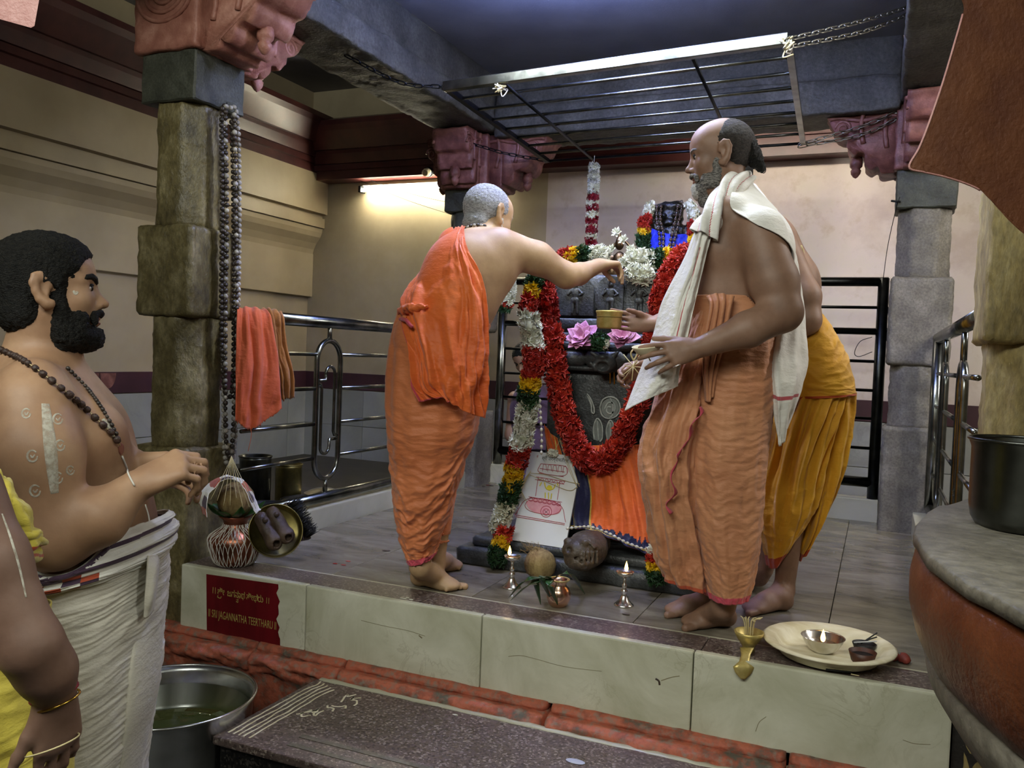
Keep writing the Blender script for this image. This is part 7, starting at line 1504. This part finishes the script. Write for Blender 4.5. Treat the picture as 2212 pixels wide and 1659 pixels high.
mesh('capital', fbm_disp(prism([W(px, py, 1.62) for px, py in pp_], nrm(FW - RT * .72 + UP * .62), .3), .001, 20), MT['pink_capital'], tp, False)
cS = W(-420, 0, 1.78); mesh('shaft', box(cS[0] - .13, cS[0] + .13, cS[1] - .13, cS[1] + .13, -.6, cS[2] + .12, .02), MT['pillar'], tp)

# ------------------------------------------------------------------ held things
hcup = W(1398, 752, 2.625); lc = thing('leaf_cup', 'pale leaf cup held in the standing man\'s near hand', 'cup', hcup)
Rl = frame_z(nrm(V(-.12, 1, -.18))); mesh('bowl', lathe([(0, -.03), (.018, -.029), (.032, -.018), (.044, .0), (.046, .004), (.043, .002), (.03, -.014), (0, -.024)], 30, hcup + UP * .004, Rl, fn=lambda t, z: 1 + .05 * np.sin(t * 2)), MT['plate_cream'], lc); mesh('stem', tube([hcup - UP * .02, hcup - UP * .04 + RT * .01], .002, 5), MT['stem'], lc)
bcup = W(1316, 690, 3.165); bcu = thing('brass_cup', 'round brass cup held out before the shrine by the man in yellow', 'cup', bcup - UZ * .03)
mesh('cup', lathe([(0, -.034), (.040, -.034), (.045, -.028), (.047, .02), (.050, .026), (.050, .031), (.045, .029), (.043, -.024), (0, -.026)], 40, bcup), MT['brass'], bcu); mesh('band', tube([bcup + A(.0475 * math.cos(t), .0475 * math.sin(t), .008) for t in np.linspace(0, 2 * PI, 40, endpoint=False)], .0016, 5, True), MT['brass_old'], bcu)
tgp = W(1368, 792, 2.98); tg = thing('twig_bundle', 'small bundle of straw twigs held near the white cloth', 'twigs', tgp)
for k in range(7):
    d_ = V(rng.uniform(-.8, .6), rng.uniform(-1, 1), rng.uniform(-.3, .1)); mesh('twig', tube([tgp - nrm(d_) * .03, tgp + nrm(d_) * .055], .0018, 5), MT['stem'], tg)
mesh('knot', tube(cr([tgp + V(0, .02, -.01), tgp + V(.012, .045, -.01), tgp + V(.002, .06, -.01), tgp + V(-.01, .045, -.01), tgp + V(0, .02, -.01)], 20), .003, 6), MT['stem'], tg)
# ------------------------------------------------------------------ small litter and wires
def petal_bit(label, px, py, z, s, m, nm='fallen_petal'):
    c_ = Zp(px, py, z); a_ = rng.uniform(0, 6); P = cr([c_ + A(s * math.cos(t + a_) * (1 if abs(math.cos(t)) > .3 else .8), .5 * s * math.sin(t + a_), .0012) for t in np.linspace(0, 2 * PI, 8, endpoint=False)], 16, True)
    return tag(mesh(nm, prism(P, UZ, .0012), MT[m], None, False, loc=c_), label, 'petal')
petal_bit('lavender white petal on the lower granite step', 1243, 1646, -.2995, .03, 'plastic_blue'); petal_bit('small white petal on the granite step near the red moulding', 983, 1545, -.2995, .010, 'f_white')
for k, (px, py) in enumerate(((880, 1292), (874, 1294), (888, 1296), (868, 1293))):
    tag(petal_bit('scattered white petals on the granite coping by the bare foot', px, py, .0015, .009, 'f_white'), group='white petals on the coping')
for k, (px, py) in enumerate(((724, 1218), (752, 1213), (742, 1221))): tag(petal_bit('tiny red petals on the marble floor left of the bending man', px, py, .0005, .012, 'f_red'), group='red petals on the floor')
petal_bit('long dry leaf strip on the marble floor left of the bending man', 834, 1190, .0005, .022, 'bead_brown', 'dry_leaf')
for k in range(22):
    px, py = rng.uniform(1000, 1090), rng.uniform(1036, 1052); tag(petal_bit('dry petal litter along the foot of the far left pillar', px, py, .0005, rng.uniform(.012, .022), ['bead_brown', 'red_fruit', 'stem', 'f_white'][k % 4]), group='dry litter at the far kerb')
petal_bit('small dry flower bit on the floor between lamp and bare foot', 1352, 1328, .0005, .014, 'bead_dark', 'dry_flower')
tag(mesh('electric_wire', tube(cr([Yp(1944, 425, 5.09), Yp(1936, 450, 5.12), Yp(1918, 530, 5.3), Yp(1908, 602, 5.38)], 30), .002, 5), MT['iron'], None, loc=Yp(1938, 440, 5.2)), 'thin wire hanging beside the far right pillar', 'wire')
tag(mesh('electric_wire', tube(cr([Yp(1884, 728, 5.40), Yp(1858, 738, 5.40), Yp(1846, 762, 5.40), Yp(1856, 770, 5.40), Yp(1884, 760, 5.40)], 30), .0022, 5), MT['iron'], None, loc=Yp(1860, 745, 5.4)), 'curled wire tied to the far railing post', 'wire')
wb2 = thing('wall_hook', 'small black hook on the far right pillar', 'hook', Yp(1935, 434, 5.1)); mesh('bar', tube([Yp(1926, 434, 5.1), Yp(1944, 436, 5.14)], .006, 8), MT['iron'], wb2)
